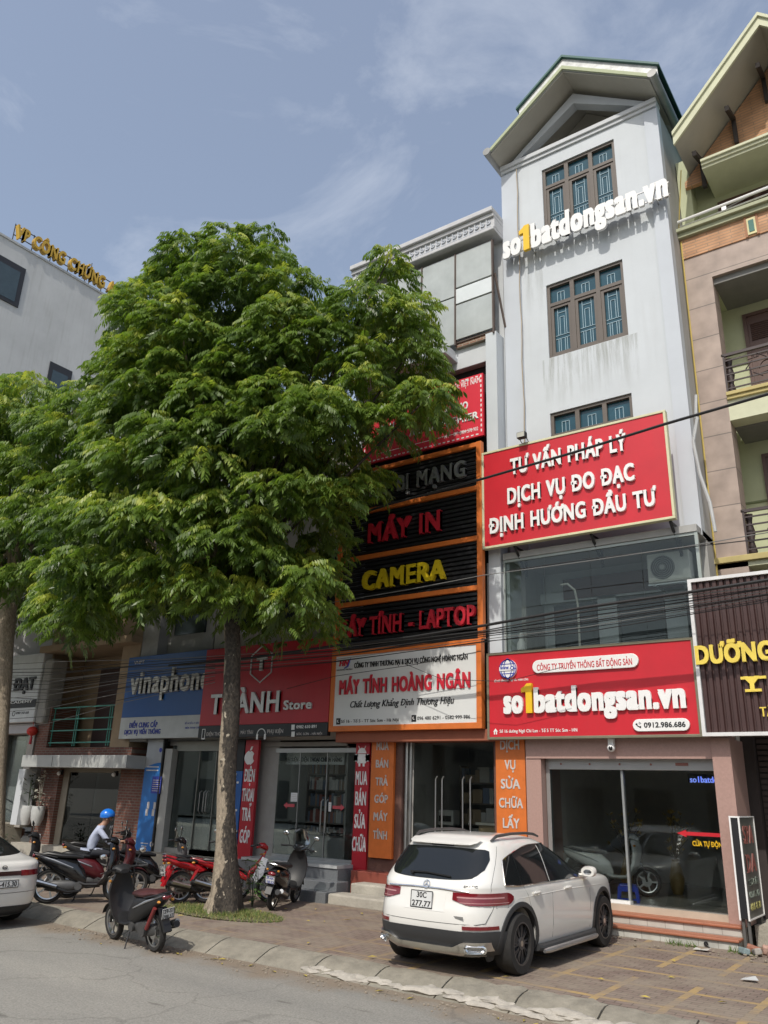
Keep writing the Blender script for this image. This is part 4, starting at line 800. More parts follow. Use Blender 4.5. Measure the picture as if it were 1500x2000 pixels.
# store front
m = M(); m.box(-14.1,AX[0],15.3,15.315,.7,3.0); m.build('glass_door', SHOPGLASS, T)
m = M(); m.box(-14.2,AX[0],15.28,15.34,3.0,3.1)
for x in (-13.4,-12.55): m.box(x-.008,x+.008,15.29,15.325,.7,3.0)
m.box(-14.1,AX[0],15.27,15.34,.62,.7); m.build('door_frame', AL, T)
m = M()
for x in (-12.62,-12.48): m.tube([(x,15.3,1.2),(x,15.24,1.25),(x,15.24,1.9),(x,15.3,1.95)],.016,6)
m.build('door_handle', STEEL, T, smooth=True)
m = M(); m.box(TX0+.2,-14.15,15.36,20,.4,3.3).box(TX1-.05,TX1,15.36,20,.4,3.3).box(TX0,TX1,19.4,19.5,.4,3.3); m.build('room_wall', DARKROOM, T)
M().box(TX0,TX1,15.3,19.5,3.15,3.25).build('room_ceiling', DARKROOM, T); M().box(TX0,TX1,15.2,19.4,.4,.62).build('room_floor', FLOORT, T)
m = M(); m.box(-14.6,-11.5,14.55,15.3,-.02,.58); m.build('granite_plinth', GRANITE, T, bevel=.008)
m = M(); m.box(-12.6,-11.2,14.15,14.55,-.02,.36).box(-12.4,-11.2,13.8,14.15,-.02,.2); m.build('granite_step', GRANITE, T, bevel=.008)
M().box(-14.35,-11.5,14.52,15.25,.58,.64).build('sill', pm('pale_sill', (.42,.43,.43), .4), T)
t = thing('shelf_unit', 'dark shelves full of phone boxes behind the phone store glass', 'shelves', (-13,17.3,.62)); m = M()
for z in (.62,1.0,1.38,1.76,2.14,2.52): m.box(-13.9,-11.9,16.2,16.5,z,z+.03)
for x in (-13.9,-13.25,-12.6,-11.93): m.box(x-.015,x+.015,16.2,16.5,.62,2.9)
m.build('rack', pm('dark_shelf', (.12,.09,.07), .5), t); m = M()
for z in (.65,1.03,1.41,1.79,2.17,2.55):
    x = -13.85
    while x < -12: w_ = rnd.uniform(.03,.09); m.mat(rnd.randrange(4)).box(x,x+w_-.008,16.22,16.36,z,z+rnd.uniform(.2,.32)); x += w_
m.build('boxes', [pm('box_brown', (.32,.22,.15), .6), pm('box_white', (.6,.57,.54), .6), pm('box_red', (.36,.1,.07), .6), pm('box_blue', (.14,.17,.24), .6)], t)
t = thing('shop_counter', 'low pale counter behind the phone store glass', 'counter', (-12.8,15.9,.62)); M().box(-13.6,-11.9,15.75,16.05,.62,1.15).build('cabinet', pm('counter_pale', (.33,.33,.33), .5), t); M().box(-13.65,-11.85,15.7,16.1,1.15,1.2).build('top', BLACK, t)
t = thing('header_sign', 'long white header strip of dark capitals inside the phone store', 'sign', (-13,16.5,2.7))
p = at(552,1471,15.6); q = at(672,1492,15.6); M().box(p.x,q.x,15.6,15.65,q.z-.02,p.z+.02).build('panel', pm('strip_white', (.78,.78,.76), .5), t)
text(t,'PHỤ KIỆN - ĐIỆN THOẠI CHÍNH HÃNG',(556,1486),(668,1489.5),1478,15.6,.01,DKGREY,.02)
for px, py, sg, lb in ((565,1573,-1,'red arrow sticker pointing left on the phone store glass'),(660,1577,1,'red arrow sticker pointing right on the phone store glass')):
    c = at(px,py,15.29); t = thing('arrow_sticker', lb, 'sticker', tuple(c), group='door arrows of the phone store'); m = M()
    m.prism([(c.x+sg*.19,15.298,c.z),(c.x+sg*.08,15.298,c.z+.075),(c.x+sg*.08,15.298,c.z+.035),(c.x-sg*.16,15.298,c.z+.035),(c.x-sg*.16,15.298,c.z-.035),(c.x+sg*.08,15.298,c.z-.035),(c.x+sg*.08,15.298,c.z-.075)],(0,-.004,0)); m.build('arrow', pm('pinkish_red', (.6,.09,.11), .5), t)
for px, py, w_, lb in ((574,1557,.2,'white notice taped to the phone store glass'),(644,1576,.08,'small white tag beside the right door arrow')):
    c = at(px,py,15.29); m = M(); m.box(c.x-w_/2,c.x+w_/2,15.293,15.298,c.z-.1,c.z+.1); t = thing('notice', lb, 'notice', tuple(c)); m.build('paper', ACRYL, t); m = M()
    for k in range(4): m.box(c.x-w_*.4,c.x+w_*.4,15.29,15.2925,c.z-.07+k*.04,c.z-.06+k*.04)
    m.build('print', GREYL, t)

# ================================================================ telecom shop (blue sign)
V = thing('shophouse', 'shaded grey shophouse with the blue telecom sign below', 'house', (-18.5,15.2,0))
VX0, VX1 = -19.6, -16.95
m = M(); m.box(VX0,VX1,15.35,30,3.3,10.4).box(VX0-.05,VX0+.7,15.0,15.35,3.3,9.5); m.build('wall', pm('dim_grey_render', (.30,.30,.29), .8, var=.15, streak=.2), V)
M().box(-18.6,-17.3,15.3,15.36,6.3,8.2).build('window', MATS['dark_pane'], V)
YV = 14.8
rc = rect((253,1281.7),(425,1270),(415,1440),(231.7,1443), YV); x0, x1, z0, z1 = rc; zs_ = at(236.7,1402,YV).z
t = thing('shop_sign', 'blue and grey telecom sign with pale rounded letters, left of the red phone store sign', 'sign', ((x0+x1)/2,YV,z0))
M().box(x0,x1,YV,YV+.12,zs_,z1).build('panel', pm('blue_sign_face', (.018,.085,.28), .35, var=.06), t, bevel=.006); M().box(x0,x1,YV-.005,YV+.12,z0,zs_-.002).build('strip', pm('pale_strip', (.45,.47,.47), .4), t, bevel=.005)
text(t,'vinaphone',(256,1356),(411,1347),1326,YV,.07,pm('cream_letter', (.6,.6,.56), .4),.022,ref='x')
text(t,'VNPT',(262,1297.5),(282,1296),1291.5,YV,.006,GREYL,.01)
text(t,'ĐIỂM CUNG CẤP',(252,1423),(307,1419),1413,YV-.005,.012,BLUEP,.025); text(t,'DỊCH VỤ VIỄN THÔNG',(242.7,1436),(313,1431.7),1427,YV-.005,.012,BLUEP,.025)
text(t,'SỐ 14 TỔ 5 TT SÓC SƠN',(361,1415),(396,1413),1411.5,YV-.005,.005,BLUEP,.01); text(t,'ĐIỆN THOẠI CSKH',(361,1424),(392,1422),1420.5,YV-.005,.005,BLUEP,.01)
BX = (-18.86,-18.2); zb_ = .5; YW = 15.05
t = thing('vertical_sign', 'tall blue and grey telecom panel on the shop pillar', 'sign', (-18.5,YW,zb_))
m = M(); zc = at(315,1500,YW).z; m.prism([(BX[0],YW,zb_),(BX[1],YW,zb_)] + [(BX[1]-(BX[1]-BX[0])*k/8,YW,zc+.14*math.cos(k/8*1.6)) for k in range(9)],(0,.1,0)); m.build('panel', pm('bright_blue_face', (.02,.14,.42), .4, var=.06), t)
M().box(BX[0],BX[1],YW+.003,YW+.1,zc-.1,3.35).build('upper_panel', pm('panel_grey', (.33,.35,.37), .4), t); M().box(BX[1],BX[1]+.05,YW-.01,YW+.1,zb_,3.35).build('edge', BLACK, t)
m = M(); c = at(305,1533,YW); m.box(c.x-.18,c.x+.2,YW-.006,YW-.001,c.z-.22,c.z+.22); m.build('table_print', BLUEP, t); m = M()
for k in range(6): m.box(c.x-.14,c.x+.16,YW-.01,YW-.0065,c.z-.16+k*.055,c.z-.145+k*.055)
for k in range(2): m.box(BX[0]+.08,BX[1]-.08,YW-.004,YW-.001,c.z+.36+k*.09,c.z+.39+k*.09)
c = at(295,1578,YW)
for dx in (-.13,.13): m.box(c.x+dx-.04,c.x+dx+.05,YW-.006,YW-.001,c.z-.02,c.z+.15); m.box(c.x+dx-.07,c.x+dx+.03,YW-.006,YW-.001,c.z-.2,c.z-.03)
c = at(284,1648,YW); m.box(c.x-.2,c.x+.1,YW-.004,YW-.001,c.z,c.z+.02).box(c.x-.16,c.x+.06,YW-.004,YW-.001,c.z-.07,c.z-.05); ringstrip(m,(c.x+.25,YW,c.z),UX,UZ,0,0,.03,.07,.004,n=10); m.build('white_print', GREYL, t)
m = M(); c = at(314,1465,YW); ringstrip(m,(c.x,YW,c.z),UX,UZ,0,0,.0,.06,.006,n=12); m.build('dot', BLUEP, t)
M().box(-18.14,-17.85,15.1,15.4,.5,3.1).build('pillar', pm('pillar_grey', (.36,.36,.34), .6), V)
M().box(-17.85,-15.1,15.3,15.315,.62,3.05).build('glass_door', SHOPGLASS, V)
m = M(); m.box(-17.85,-15.1,15.25,15.36,3.05,3.3)
for x in (-16.95,-16.3): m.box(x-.01,x+.01,15.28,15.33,.62,3.05)
m.build('door_frame', pm('olive_alu', (.25,.25,.22), .5, .2), V); m = M()
for x in (-16.75,-16.6,-16.5): m.tube([(x,15.3,1.5),(x,15.24,1.55),(x,15.24,2.0),(x,15.3,2.05)],.014,6)
m.build('door_handle', STEEL, V, smooth=True)
m = M(); m.box(-18.2,-18.1,15.4,19.5,.4,3.3).box(-15.2,-15.1,15.4,19.5,.4,3.3).box(-18.2,-15.1,19.4,19.5,.4,3.3); m.build('room_wall', pm('greenish_room', (.24,.26,.25), .8), V)
M().box(-18.2,-15.1,15.3,19.4,3.2,3.3).build('room_ceiling', DARKROOM, V); M().box(-18.2,-15.1,15.2,19.4,.4,.62).build('room_floor', FLOORT, V)
m = M(); m.box(-18.9,-14.6,14.7,15.3,-.02,.5); m.build('plinth', pm('buff_stone', (.38,.34,.27), .6, var=.15), V, bevel=.01)
t = thing('display_cabinet', 'glass counter with stacked goods in the telecom shop', 'cabinet', (-17,17,.62)); M().box(-17.6,-15.6,16.8,17.3,.62,1.5).build('cabinet', DKGREY, t)
m = M()
for k in range(14): x = -17.5+rnd.uniform(0,1.8); m.box(x,x+rnd.uniform(.1,.3),16.9,17.1,1.5,1.5+rnd.uniform(.1,.6))
m.build('boxes', PALEROOM, t)
t = thing('vertical_banner', 'narrow blue banner with white letters running downwards behind the trunk', 'sign', (-15.05,15.1,.6))
p = at(461,1506,15.1); q = at(476,1506,15.1); zz0 = at(465,1650,15.1).z
BANX0 = q.x-.62; M().box(BANX0,q.x-.04,15.1,15.15,zz0,p.z).build('panel', pm('banner_blue', (.02,.11,.36), .5), t)
m = M(); put(m,'vinaphone',(q.x-.5,15.1,p.z-.05),(0,0,-1),(1,0,0),p.z-zz0-.1,.26,.008,.02,0,'x'); m.build('lettering', ACRYL, t)
M().box(BANX0,q.x-.04,15.1,15.15,p.z+.01,3.3).build('upper_panel', BLACKL, t)

# ================================================================ brick shophouse with green balcony rail
K = thing('shophouse', 'shaded brick shophouse with a green balcony rail and grey canopy box', 'house', (-21.6,15.2,0))
KX0, KX1 = -24.3, -19.62
RB = brickmat('red_brick', (.17,.065,.045), (.13,.05,.036), (.16,.13,.11), .22, .075)
TAN = pm('tan_render', (.30,.22,.14), .8, var=.14, streak=.2)
m = M(); m.box(-23.9,-22.9,15.1,15.9,.3,2.6).box(-19.95,-18.9,15.1,15.9,.3,2.6).box(KX0+.1,-19.4,14.95,15.9,2.86,3.15).box(-24.2,-23.6,14.95,15.9,3.15,4.4); m.build('brick_wall', RB, K)
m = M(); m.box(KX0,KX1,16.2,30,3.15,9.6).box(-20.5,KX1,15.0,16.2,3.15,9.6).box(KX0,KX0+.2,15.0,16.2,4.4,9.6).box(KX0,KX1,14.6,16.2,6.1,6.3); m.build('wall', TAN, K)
m = M(); m.box(-23.9,-18.85,14.4,15.05,2.56,2.9); m.build('canopy', pm('canopy_grey', (.40,.41,.40), .5, var=.1), K, bevel=.01)
m = M(); 
for x in (-22.3,-20.9): m.box(x-.006,x+.006,14.394,14.3995,2.58,2.88)
m.build('canopy_joint', BLACK, K)
m = M(); GRN = pm('green_rail', (.05,.24,.19), .5)
for z in (3.3,3.66,4.0,4.35): m.box(-23.6,-20.5,15.0,15.03,z-.018,z+.018)
for x in (-23.55,-22.4,-22.3,-20.75,-20.65): m.box(x-.015,x+.015,15.035,15.06,3.2,4.36)
m.build('balcony_rail', GRN, K)
m = M(); m.box(-23.0,-21.7,16.1,16.2,3.2,5.7).box(-21.4,-20.6,16.1,16.2,3.2,5.7); m.build('balcony_door', pm('dark_maroon_door', (.055,.03,.028), .5), K)
m = M(); m.box(-22.9,-22.6,15.25,15.35,.4,2.56).box(-22.6,-19.95,15.25,15.35,2.45,2.56); m.build('door_frame', pm('tan_frame', (.26,.23,.18), .6), K)
m = M(); m.box(-22.6,-21.3,15.28,15.295,.45,2.45).box(-21.29,-19.95,15.28,15.295,.45,2.45); m.build('glass_door', DKGLASS, K)
m = M(); m.box(KX0,KX1,19,19.1,.3,3).box(KX0,KX0+.1,15.9,19,.3,3).box(KX1-.1,KX1,15.9,19,.3,3).box(KX0,KX1,15.9,19,2.9,3); m.build('room_wall', DARKROOM, K)
M().box(KX0,KX1-.0,14.75,15.3,-.02,.4).build('plinth', CONC, K)
M().box(-24.28,-23.95,14.6,15.0,.9,2.5).build('white_post', WHITE2, K)
for x, lb in ((-22.75,'small wall lamp above the left brick pillar'),(-20.1,'small wall lamp above the right brick pillar')):
    t = thing('wall_lamp', lb, 'lamp', (x,15.0,2.4), group='lamps under the grey canopy'); m = M(); m.box(x-.05,x+.05,15.02,15.1,2.36,2.5); m.build('base', BLACK, t); m = M(); m.ball((x,14.98,2.4),.06,10); m.build('lamp_shade', ACRYL, t, smooth=True)

# ================================================================ hair salon at far left
H_ = thing('salon_house', 'pale house at far left with the white hair salon sign, glass front and brick steps', 'house', (-28,15.2,0))
HX0, HX1 = -31.5, -24.35
m = M(); m.box(HX0,HX1,15.6,30,3.9,9.5).box(HX0,HX1,14.9,15.6,3.6,3.9); m.build('wall', pm('mauve_grey_render', (.42,.41,.42), .8, var=.08), H_)
m = M(); m.box(-27.6,-27.3,15.1,15.6,.8,3.6).box(-26.9,-26.6,15.1,15.6,.8,3.6).box(-24.75,-24.4,15.0,15.6,.8,3.6); m.build('column', pm('salon_column', (.34,.32,.29), .7), H_)
M().box(-31,-24.75,15.4,15.415,.9,3.6).build('glass_front', SHOPGLASS, H_); m = M(); m.box(HX0,HX1,19,19.1,.8,3.8).box(HX0,HX1,15.6,19,3.7,3.8); m.build('room_wall', pm('salon_room', (.2,.22,.2), .8), H_)
m = M(); m.box(-29,-24.7,14.6,15.3,-.02,.9); m.build('plinth', pm('salon_plinth', (.34,.31,.25), .8, var=.15), H_)
m = M()
for k in range(5): m.box(-29,-26.0-.0*k,13.4+.26*k,14.7,-.02+.17*k-.001*k,.17*(k+1)-.02)
m.build('brick_step', brickmat('salmon_brick', (.46,.22,.13), (.4,.19,.11), (.45,.4,.33), .25, .085), H_)
rc = rect((5,1283),(85,1276),(66,1410),(-12,1413), 14.7); x0, x1, z0, z1 = rc; x0 -= .9
t = thing('salon_sign', 'white hair salon sign with heavy black letters and a black band, at far left', 'sign', ((x0+x1)/2,14.7,z0))
M().box(x0,x1,14.7,15.3,z0,z1).build('panel', pm('salon_white', (.6,.62,.63), .5), t, bevel=.03); z2 = at(68,1381,14.7).z; z3 = at(70,1366,14.7).z
M().box(x0,x1,14.69,14.699,z2,z3).build('band', BLACKL, t); M().box(x1+.01,x1+.45,14.75,15.35,z0-.05,z1-.2).build('side_panel', pm('salon_side', (.3,.29,.27), .7), t, bevel=.08)
text(t,'VIẾN ĐẠT',(-22,1354),(68,1346),1331,14.7,.05,BLACKL,.04); text(t,'HAIR & ACADEMY',(-22,1378.5),(63,1371),1373.5,14.69,.006,ACRYL,.015); text(t,'0982 358 668',(31,1396),(56,1393),1391.5,14.7,.006,BLACKL,.01)
m = M(); c = at(27,1394,14.7); ringstrip(m,(c.x,14.7,c.z),UX,UZ,0,0,.06,.085,.006,n=14); m.build('phone_ring', BLACKL, t)
c = at(63,1428,14.8); t = thing('lantern', 'round red paper lantern hanging under the hair salon sign', 'lantern', tuple(c)); m = M(); m.ball(c,.17,14,(1,1,.85)); m.build('shade', pm('lantern_red', (.5,.03,.02), .6), t, smooth=True)
m = M(); m.cyl((c.x,c.y,c.z+.12),(c.x,c.y,c.z+.45),.01,5); m.cyl((c.x,c.y,c.z-.14),(c.x,c.y,c.z-.4),.03,6,.05); m.build('tassel', REDL, t)
def potplant(x, y, z, r, h, lb, pot, leaf, nl=40, sp=.35, hh=.6, cat='plant'):
    t = thing('potted_plant', lb, cat, (x,y,z)); m = M(); m.lathe([(r*.55,0),(r*.9,h*.35),(r,h*.75),(r*.92,h),(r*.8,h),(r*.75,h*.9),(.001,h*.9)],seg=18); m.build('pot', pot, t, local=True, smooth=True); m = M()
    for k in range(nl):
        a = rnd.uniform(0,6.3); q = rnd.uniform(0,sp); c = Vector((q*math.cos(a),q*math.sin(a),h+rnd.uniform(.05,hh))); d = Vector((math.cos(a),math.sin(a),rnd.uniform(-.6,.9))).normalized(); s_ = d.cross(UZ).normalized(); l = rnd.uniform(.1,.2)
        m.add([c, c+d*l*.5+s_*l*.25, c+d*l, c+d*l*.5-s_*l*.25],[(0,1,2,3)])
    for k in range(4): m.tube([(0,0,h*.8),(rnd.uniform(-.1,.1),rnd.uniform(-.1,.1),h+hh*.8)],.008,4)
    m.build('leaves', leaf, t, local=True)
LEAFP = pm('pot_leaf', (.03,.055,.02), .5, var=.4, scale=8)
WPOT = pm('white_ceramic', (.55,.56,.55), .3)
for px, lb in ((55,'tall white pot with a bushy plant on the salon steps, left of its twin'),(76,'tall white pot nearest the salon post, right of its twin')):
    c = at(px,1577 if px < 60 else 1575,14.85); potplant(c.x,14.85,.9,.2,.55,lb,WPOT,LEAFP if px < 60 else pm('pale_stem_leaf', (.3,.29,.24), .6),60,.3,1.0)
c = gd(37,1633,.35); potplant(c.x,c.y,.3,.17,.3,'small terracotta pot plant on the salon steps behind the white sedan',TERR,LEAFP,30,.2,.3)
potplant(-23.6,13.9,0,.25,.3,'low dark shrub in a pot by the salon steps',TERR,LEAFP,90,.45,.6)
t = thing('handrail', 'thin metal handrail beside the salon steps', 'handrail', (-27,13.6,.2)); m = M(); m.tube([(-29,14.6,1.9),(-27.2,13.9,1.2),(-26.7,13.6,1.0)],.025,6).tube([(-29,14.6,1.6),(-27.2,13.9,.9)],.018,6); m.build('rail', DKGREY, t); m = M()
for x, y, z in ((-28.2,14.3,1.5),(-27.2,13.9,1.2)): m.cyl((x,y,z-1.0),(x,y,z),.018,6)
m.build('post', DKGREY, t)

# ================================================================ tall grey building with roof letters
FX = -36.; ZF = 28.3
F_ = thing('office_block', 'tall grey rendered block with yellow letters along its roof edge', 'building', (FX-6,20,0))
m = M(); m.box(FX-12,FX,13.2,40,0,ZF); m.build('wall', GREYWALL, F_)
m = M(); m.box(FX-12.1,FX+.06,13.1,40.1,ZF,ZF+.12); m.build('coping', pm('coping_grey', (.4,.41,.41), .8), F_)
a = ax(29,515,FX); b = ax(29,599,FX); wz0, wz1 = b.z, a.z; wy = a.y+.6
f = M(); f.box(FX-.02,FX+.06,13.6,wy,wz0,wz1); wo = f.build('window', pm('dark_frame', (.02,.02,.024), .5), F_); M().box(FX+.062,FX+.07,13.6,wy-.25,wz0+.2,wz1-.35).build('pane', pm('steel_blue_pane', (.05,.075,.09), .15), wo)
a = ax(98,706,FX); b = ax(134,724,FX); f = M(); f.box(FX-.02,FX+.06,a.y,b.y+.2,a.z-3.2,a.z); wo = f.build('window', MATS['dark_frame'], F_); M().box(FX+.062,FX+.07,a.y+.2,b.y,a.z-3,a.z-.4).build('pane', MATS['steel_blue_pane'], wo)
t = thing('roof_letter_sign', 'yellow raised letters standing along the roof edge of the grey block', 'sign', (FX,18,ZF+.12)); m = M()
y0 = ax(28,463,FX).y; y1 = ax(262,604,FX).y
put(m,'VP CÔNG CHỨNG AN CHẤT',(FX-.12,y0,ZF+.35),(0,1,0),UZ,(y1-y0)*1.12,.74,.3,.03); m.build('lettering', pm('ochre_letter', (.5,.31,.03), .45), t)
m = M(); m.box(FX-.16,FX-.13,y0,y1+1.2,ZF+.55,ZF+.6).box(FX-.16,FX-.13,y0,y1+1.2,ZF+1.15,ZF+1.2)
for k in range(9): y = y0+(y1+1-y0)*k/8; m.box(FX-.17,FX-.14,y-.02,y+.02,ZF+.1,ZF+1.25)
m.build('rail', DKGREY, t)
c = ax(176,535,FX-.6); t = thing('antenna', 'thin lightning rod with side arms on the grey block roof', 'antenna', (FX-.6,c.y,ZF)); m = M(); zt = ax(176,512,FX-.6).z
m.cyl((FX-.6,c.y,ZF),(FX-.6,c.y,zt),.03,6); m.build('mast', DKGREY, t); m = M()
for dy, dz in ((-.45,-.7),(.45,-.7),(-.25,-1.0),(.3,.1)): m.tube([(FX-.6,c.y,zt-.6),(FX-.6,c.y+dy,zt-.6+dz)],.02,5)
m.build('arm', DKGREY, t)

# ================================================================ right-hand house: granite, brick and green render
YG = 16.2
G = thing('townhouse', 'right-hand townhouse with granite columns, brick bands, green render and railed balconies', 'house', (-1,YG,0))
GX0, GX1 = -3.58, 1.6
GRAN = brickmat('beige_granite', (.37,.295,.25), (.34,.265,.225), (.17,.14,.12), 4.0, .78, off=0, msize=.012, rough=.55, bump=.15)
OBR = brickmat('orange_brick', (.54,.30,.165), (.46,.25,.135), (.34,.22,.14), .5, .075, bump=.3)
PGREEN = pm('pale_green_render', (.50,.53,.35), .8, var=.06)
LGREEN = pm('light_green_trim', (.55,.56,.40), .7, var=.08)
m = M(); m.box(GX0,-3.0,YG,YG+.5,4.2,13.15).box(GX0,GX1,YG-.001,YG+.5,13.15,13.82).box(.9,GX1,YG,YG+.5,4.2,13.15); m.build('granite_facing', GRAN, G)
M().box(GX0,GX1,YG-.03,YG+.5,13.82,14.35).build('brick_band', OBR, G)
m = M(); m.box(GX0-.02,GX1,YG-.12,YG+.5,14.35,14.47).box(GX0-.06,GX1,YG-.2,YG+.5,14.47,14.56).box(GX0-.0,GX1,YG-.02,YG+.5,14.56,14.7); m.build('band_cornice', pm('green_cornice', (.36,.38,.25), .7, var=.15), G, bevel=.01)
m = M(); c = at(1467,432,YG); m.box(c.x-.09,c.x+.09,YG-.06,YG-.031,13.86,14.28); vo = m.build('vent_window', pm('cream_vent', (.6,.55,.3), .6), G); M().box(c.x-.055,c.x+.055,YG-.07,YG-.061,13.92,14.22).build('pane', pm('teal_pane', (.05,.16,.13), .2), vo)
m = M(); m.box(c.x-.14,c.x-.091,YG-.055,YG-.031,13.82,14.35).box(c.x+.091,c.x+.14,YG-.055,YG-.031,13.82,14.35); m.build('vent_surround', pm('brick_surround', (.36,.18,.1), .8), G)
m = M(); m.box(GX0,GX1,17.5,17.6,4.2,13.2).box(GX0,-3.3,YG+.5,17.5,4.2,13.2).box(GX0,-3.0,YG+.501,17.49,13.0,13.16); m.build('recess_wall', PGREEN, G)
m = M(); m.box(GX0,GX1,17.1,28,14.5,17.0).box(GX0,-3.3,16.6,17.1,14.7,16.9).box(GX0,GX1,27.8,28,.3,14.5).box(1.5,GX1,17.6,27.8,.3,14.5).box(GX0,GX0+.1,17.6,27.8,.3,14.5); m.build('wall', PGREEN, G)
M().box(GX0,GX1,17.47,17.5,11.52,11.56).box(GX0,GX1,17.47,17.5,8.2,8.24).build('wall_groove', pm('groove_green', (.2,.23,.13), .9), G)
# floors of the recesses and their edges
m = M()
for z0, z1 in ((9.62,10.2),(6.5,6.72)):
    m.box(-3.0 if z0 > 7 else GX0-.02,GX1,YG+.0,17.5,z0,z1-.12)
m.build('slab', LGREEN, G)
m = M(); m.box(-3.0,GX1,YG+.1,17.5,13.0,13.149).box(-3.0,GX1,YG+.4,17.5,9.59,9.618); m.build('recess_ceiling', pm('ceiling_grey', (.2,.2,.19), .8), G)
m = M(); m.box(-3.0,GX1,YG-.06,YG+.5,10.08,10.16).box(-3.0,GX1,YG-.1,YG+.5,10.16,10.24).box(GX0-.03,GX1,YG-.08,YG+.5,6.6,6.72); m.build('ledge', pm('ochre_ledge', (.46,.38,.16), .75, var=.15), G, bevel=.01)
BRN = pm('brown_wood', (.10,.052,.04), .45, var=.15, scale=5)
def shut_door(x0, x1, z0, z1, y):
    d = M(); d.box(x0,x1,y-.05,y,z0,z1); o = d.build('balcony_door', BRN, G); m = M(); w_ = (x1-x0)
    m.box(x0-.08,x0,y-.08,y,z0,z1+.08).box(x1,x1+.08,y-.08,y,z0,z1+.08).box(x0,x1,y-.08,y,z1,z1+.08).box(x0,x1,y-.07,y-.051,z0+(z1-z0)*.66,z0+(z1-z0)*.72); m.build('frame', BRN, o); m = M(); s_ = M()
    for h in (0,1):
        a = x0+.06+h*w_/2; b = a+w_/2-.12
        for k in range(9): z = z0+(z1-z0)*.75+k*.05; m.prism([(a,y-.05,z),(a,y-.075,z-.02),(a,y-.065,z-.02),(a,y-.05,z+.008)],(b-a,0,0))
        ringstrip(s_,(0,y-.05,0),UX,UZ,(a+b)/2,z0+(z1-z0)*.45,.16,.19,.02,0,180,12); s_.box(a,a+.03,y-.07,y-.051,z0+.1,z0+(z1-z0)*.6).box(b-.03,b,y-.07,y-.051,z0+.1,z0+(z1-z0)*.6).box(a,b,y-.07,y-.051,z0+.1,z0+.13)
    m.build('louvre', BRN, o); s_.build('moulding', BRN, o)
for z in (10.2,6.72): shut_door(-2.62,-1.4,z+.02,z+2.45,17.5); shut_door(-.6,.6,z+.02,z+2.45,17.5)
IRON = pm('brown_iron', (.05,.035,.035), .5)
def railing(z):
    t = M()
    for k in range(5): q = z+.12+k*.165; t.box(-3.0,GX1,YG+.02,YG+.045,q-.015,q+.015)
    t.box(-3.02,GX1,YG,YG+.06,z+.88,z+.94)
    x = -2.98
    while x < GX1: t.box(x-.02,x+.02,YG+.0,YG+.02,z,z+.9); x += .95
    for x in (-2.3,-.4):
        for k in range(8): a = R(k*45); t.tube([(x+.2*math.cos(a),YG+.03,z+.5+.2*math.sin(a)),(x+.28*math.cos(a+.9),YG+.02,z+.5+.28*math.sin(a+.9))],.012,4)
    t.build('balcony_rail', IRON, G)
    m = M(); m.lathe([(.05,0),(.09,.1),(.05,.3),(.09,.5),(.05,.7),(.08,.88)],(-2.92,YG+.2,z),'z',10); m.build('baluster', IRON, G, smooth=True)
railing(10.24); railing(6.72)
# top floor: awning slab, door, clothes poles, brick gable and eaves
m = M()
for y0, z0 in ((15.9,15.95),(15.85,16.02),(15.95,15.88)): m.box(-2.88,GX1,y0,17.1,z0,z0+.07)
m.build('awning_slab', LGREEN, G, bevel=.01)
shut_door(-2.75,-1.2,14.0,15.6,17.1)
m = M(); m.tube([(-2.6,16.6,15.1),(GX1,16.3,15.7)],.022,6); m.tube([(-2.2,16.7,15.35),(GX1,16.5,15.45)],.018,6); m.box(-2.68,-2.58,16.55,16.7,15.0,15.15); m.build('clothes_pole', STEEL, G)
m = M(); m.tube([(-3.55,YG-.2,14.72),(GX1,YG-.2,14.86)],.035,7).tube([(-3.55,YG-.1,14.65),(GX1,YG-.1,14.75)],.02,6); m.build('drain_pipe', ACRYL, G, smooth=True)
GA = (-1.2,18.7)
M().prism([(-3.4,16.5,16.0),(1.6,16.5,16.0),(1.1,16.5,16.1),(GA[0],16.5,18.55),(-3.4,16.5,16.15)],(0,.12,0)).build('brick_gable', OBR, G)
sl_ = 1.09
m = M(); s = M(); f = M()
for sg in (-1,1):
    ex = GA[0]+sg*2.08; a = Vector((GA[0],15.3,GA[1])); b = Vector((ex,15.3,GA[1]-sl_*2.08))
    s.prism([a+Vector((0,.02,-.1)),b+Vector((0,.02,-.1)),b+Vector((0,.02,-.04)),a+Vector((0,.02,-.04))],(0,1.3,0)); f.prism([a+Vector((0,0,.1)),b+Vector((0,0,.1)),b+Vector((0,0,-.2)),a+Vector((0,0,-.2))],(0,-.06,0))
    f.prism([a+Vector((0,-.06,.14)),b+Vector((0,-.06,.14)),b+Vector((0,-.06,.04)),a+Vector((0,-.06,.04))],(0,-.05,0))
    m.prism([a+Vector((0,.1,.0)),b+Vector((0,.1,.0)),b+Vector((0,.1,.09)),a+Vector((0,.1,.09))],(0,12,0))
    m.prism([a+Vector((0,.7,.35)),b+Vector((-.3*sg*0,.7,.35)),b+Vector((0,.7,.4)),a+Vector((0,.7,.4))],(0,12,0))
m.build('sheet_roof', pm('teal_sheet_roof', (.05,.16,.155), .4, var=.25, scale=1.5), G); s.build('soffit', SOFF, G); f.build('fascia', LGREEN, G)
m = M()
for x in (-2.95,-2.15,-1.4): zz = GA[1]-sl_*(GA[0]-x)-.1; m.obox((x,16.1,zz-.35),(.045,0,0),(0,.45,.2),(0,-.02,.05)); m.obox((x,16.44,zz-.55),(.045,0,0),(0,.05,0),(0,0,.38))
m.build('eave_bracket', pm('dark_timber', (.035,.028,.026), .7), G)
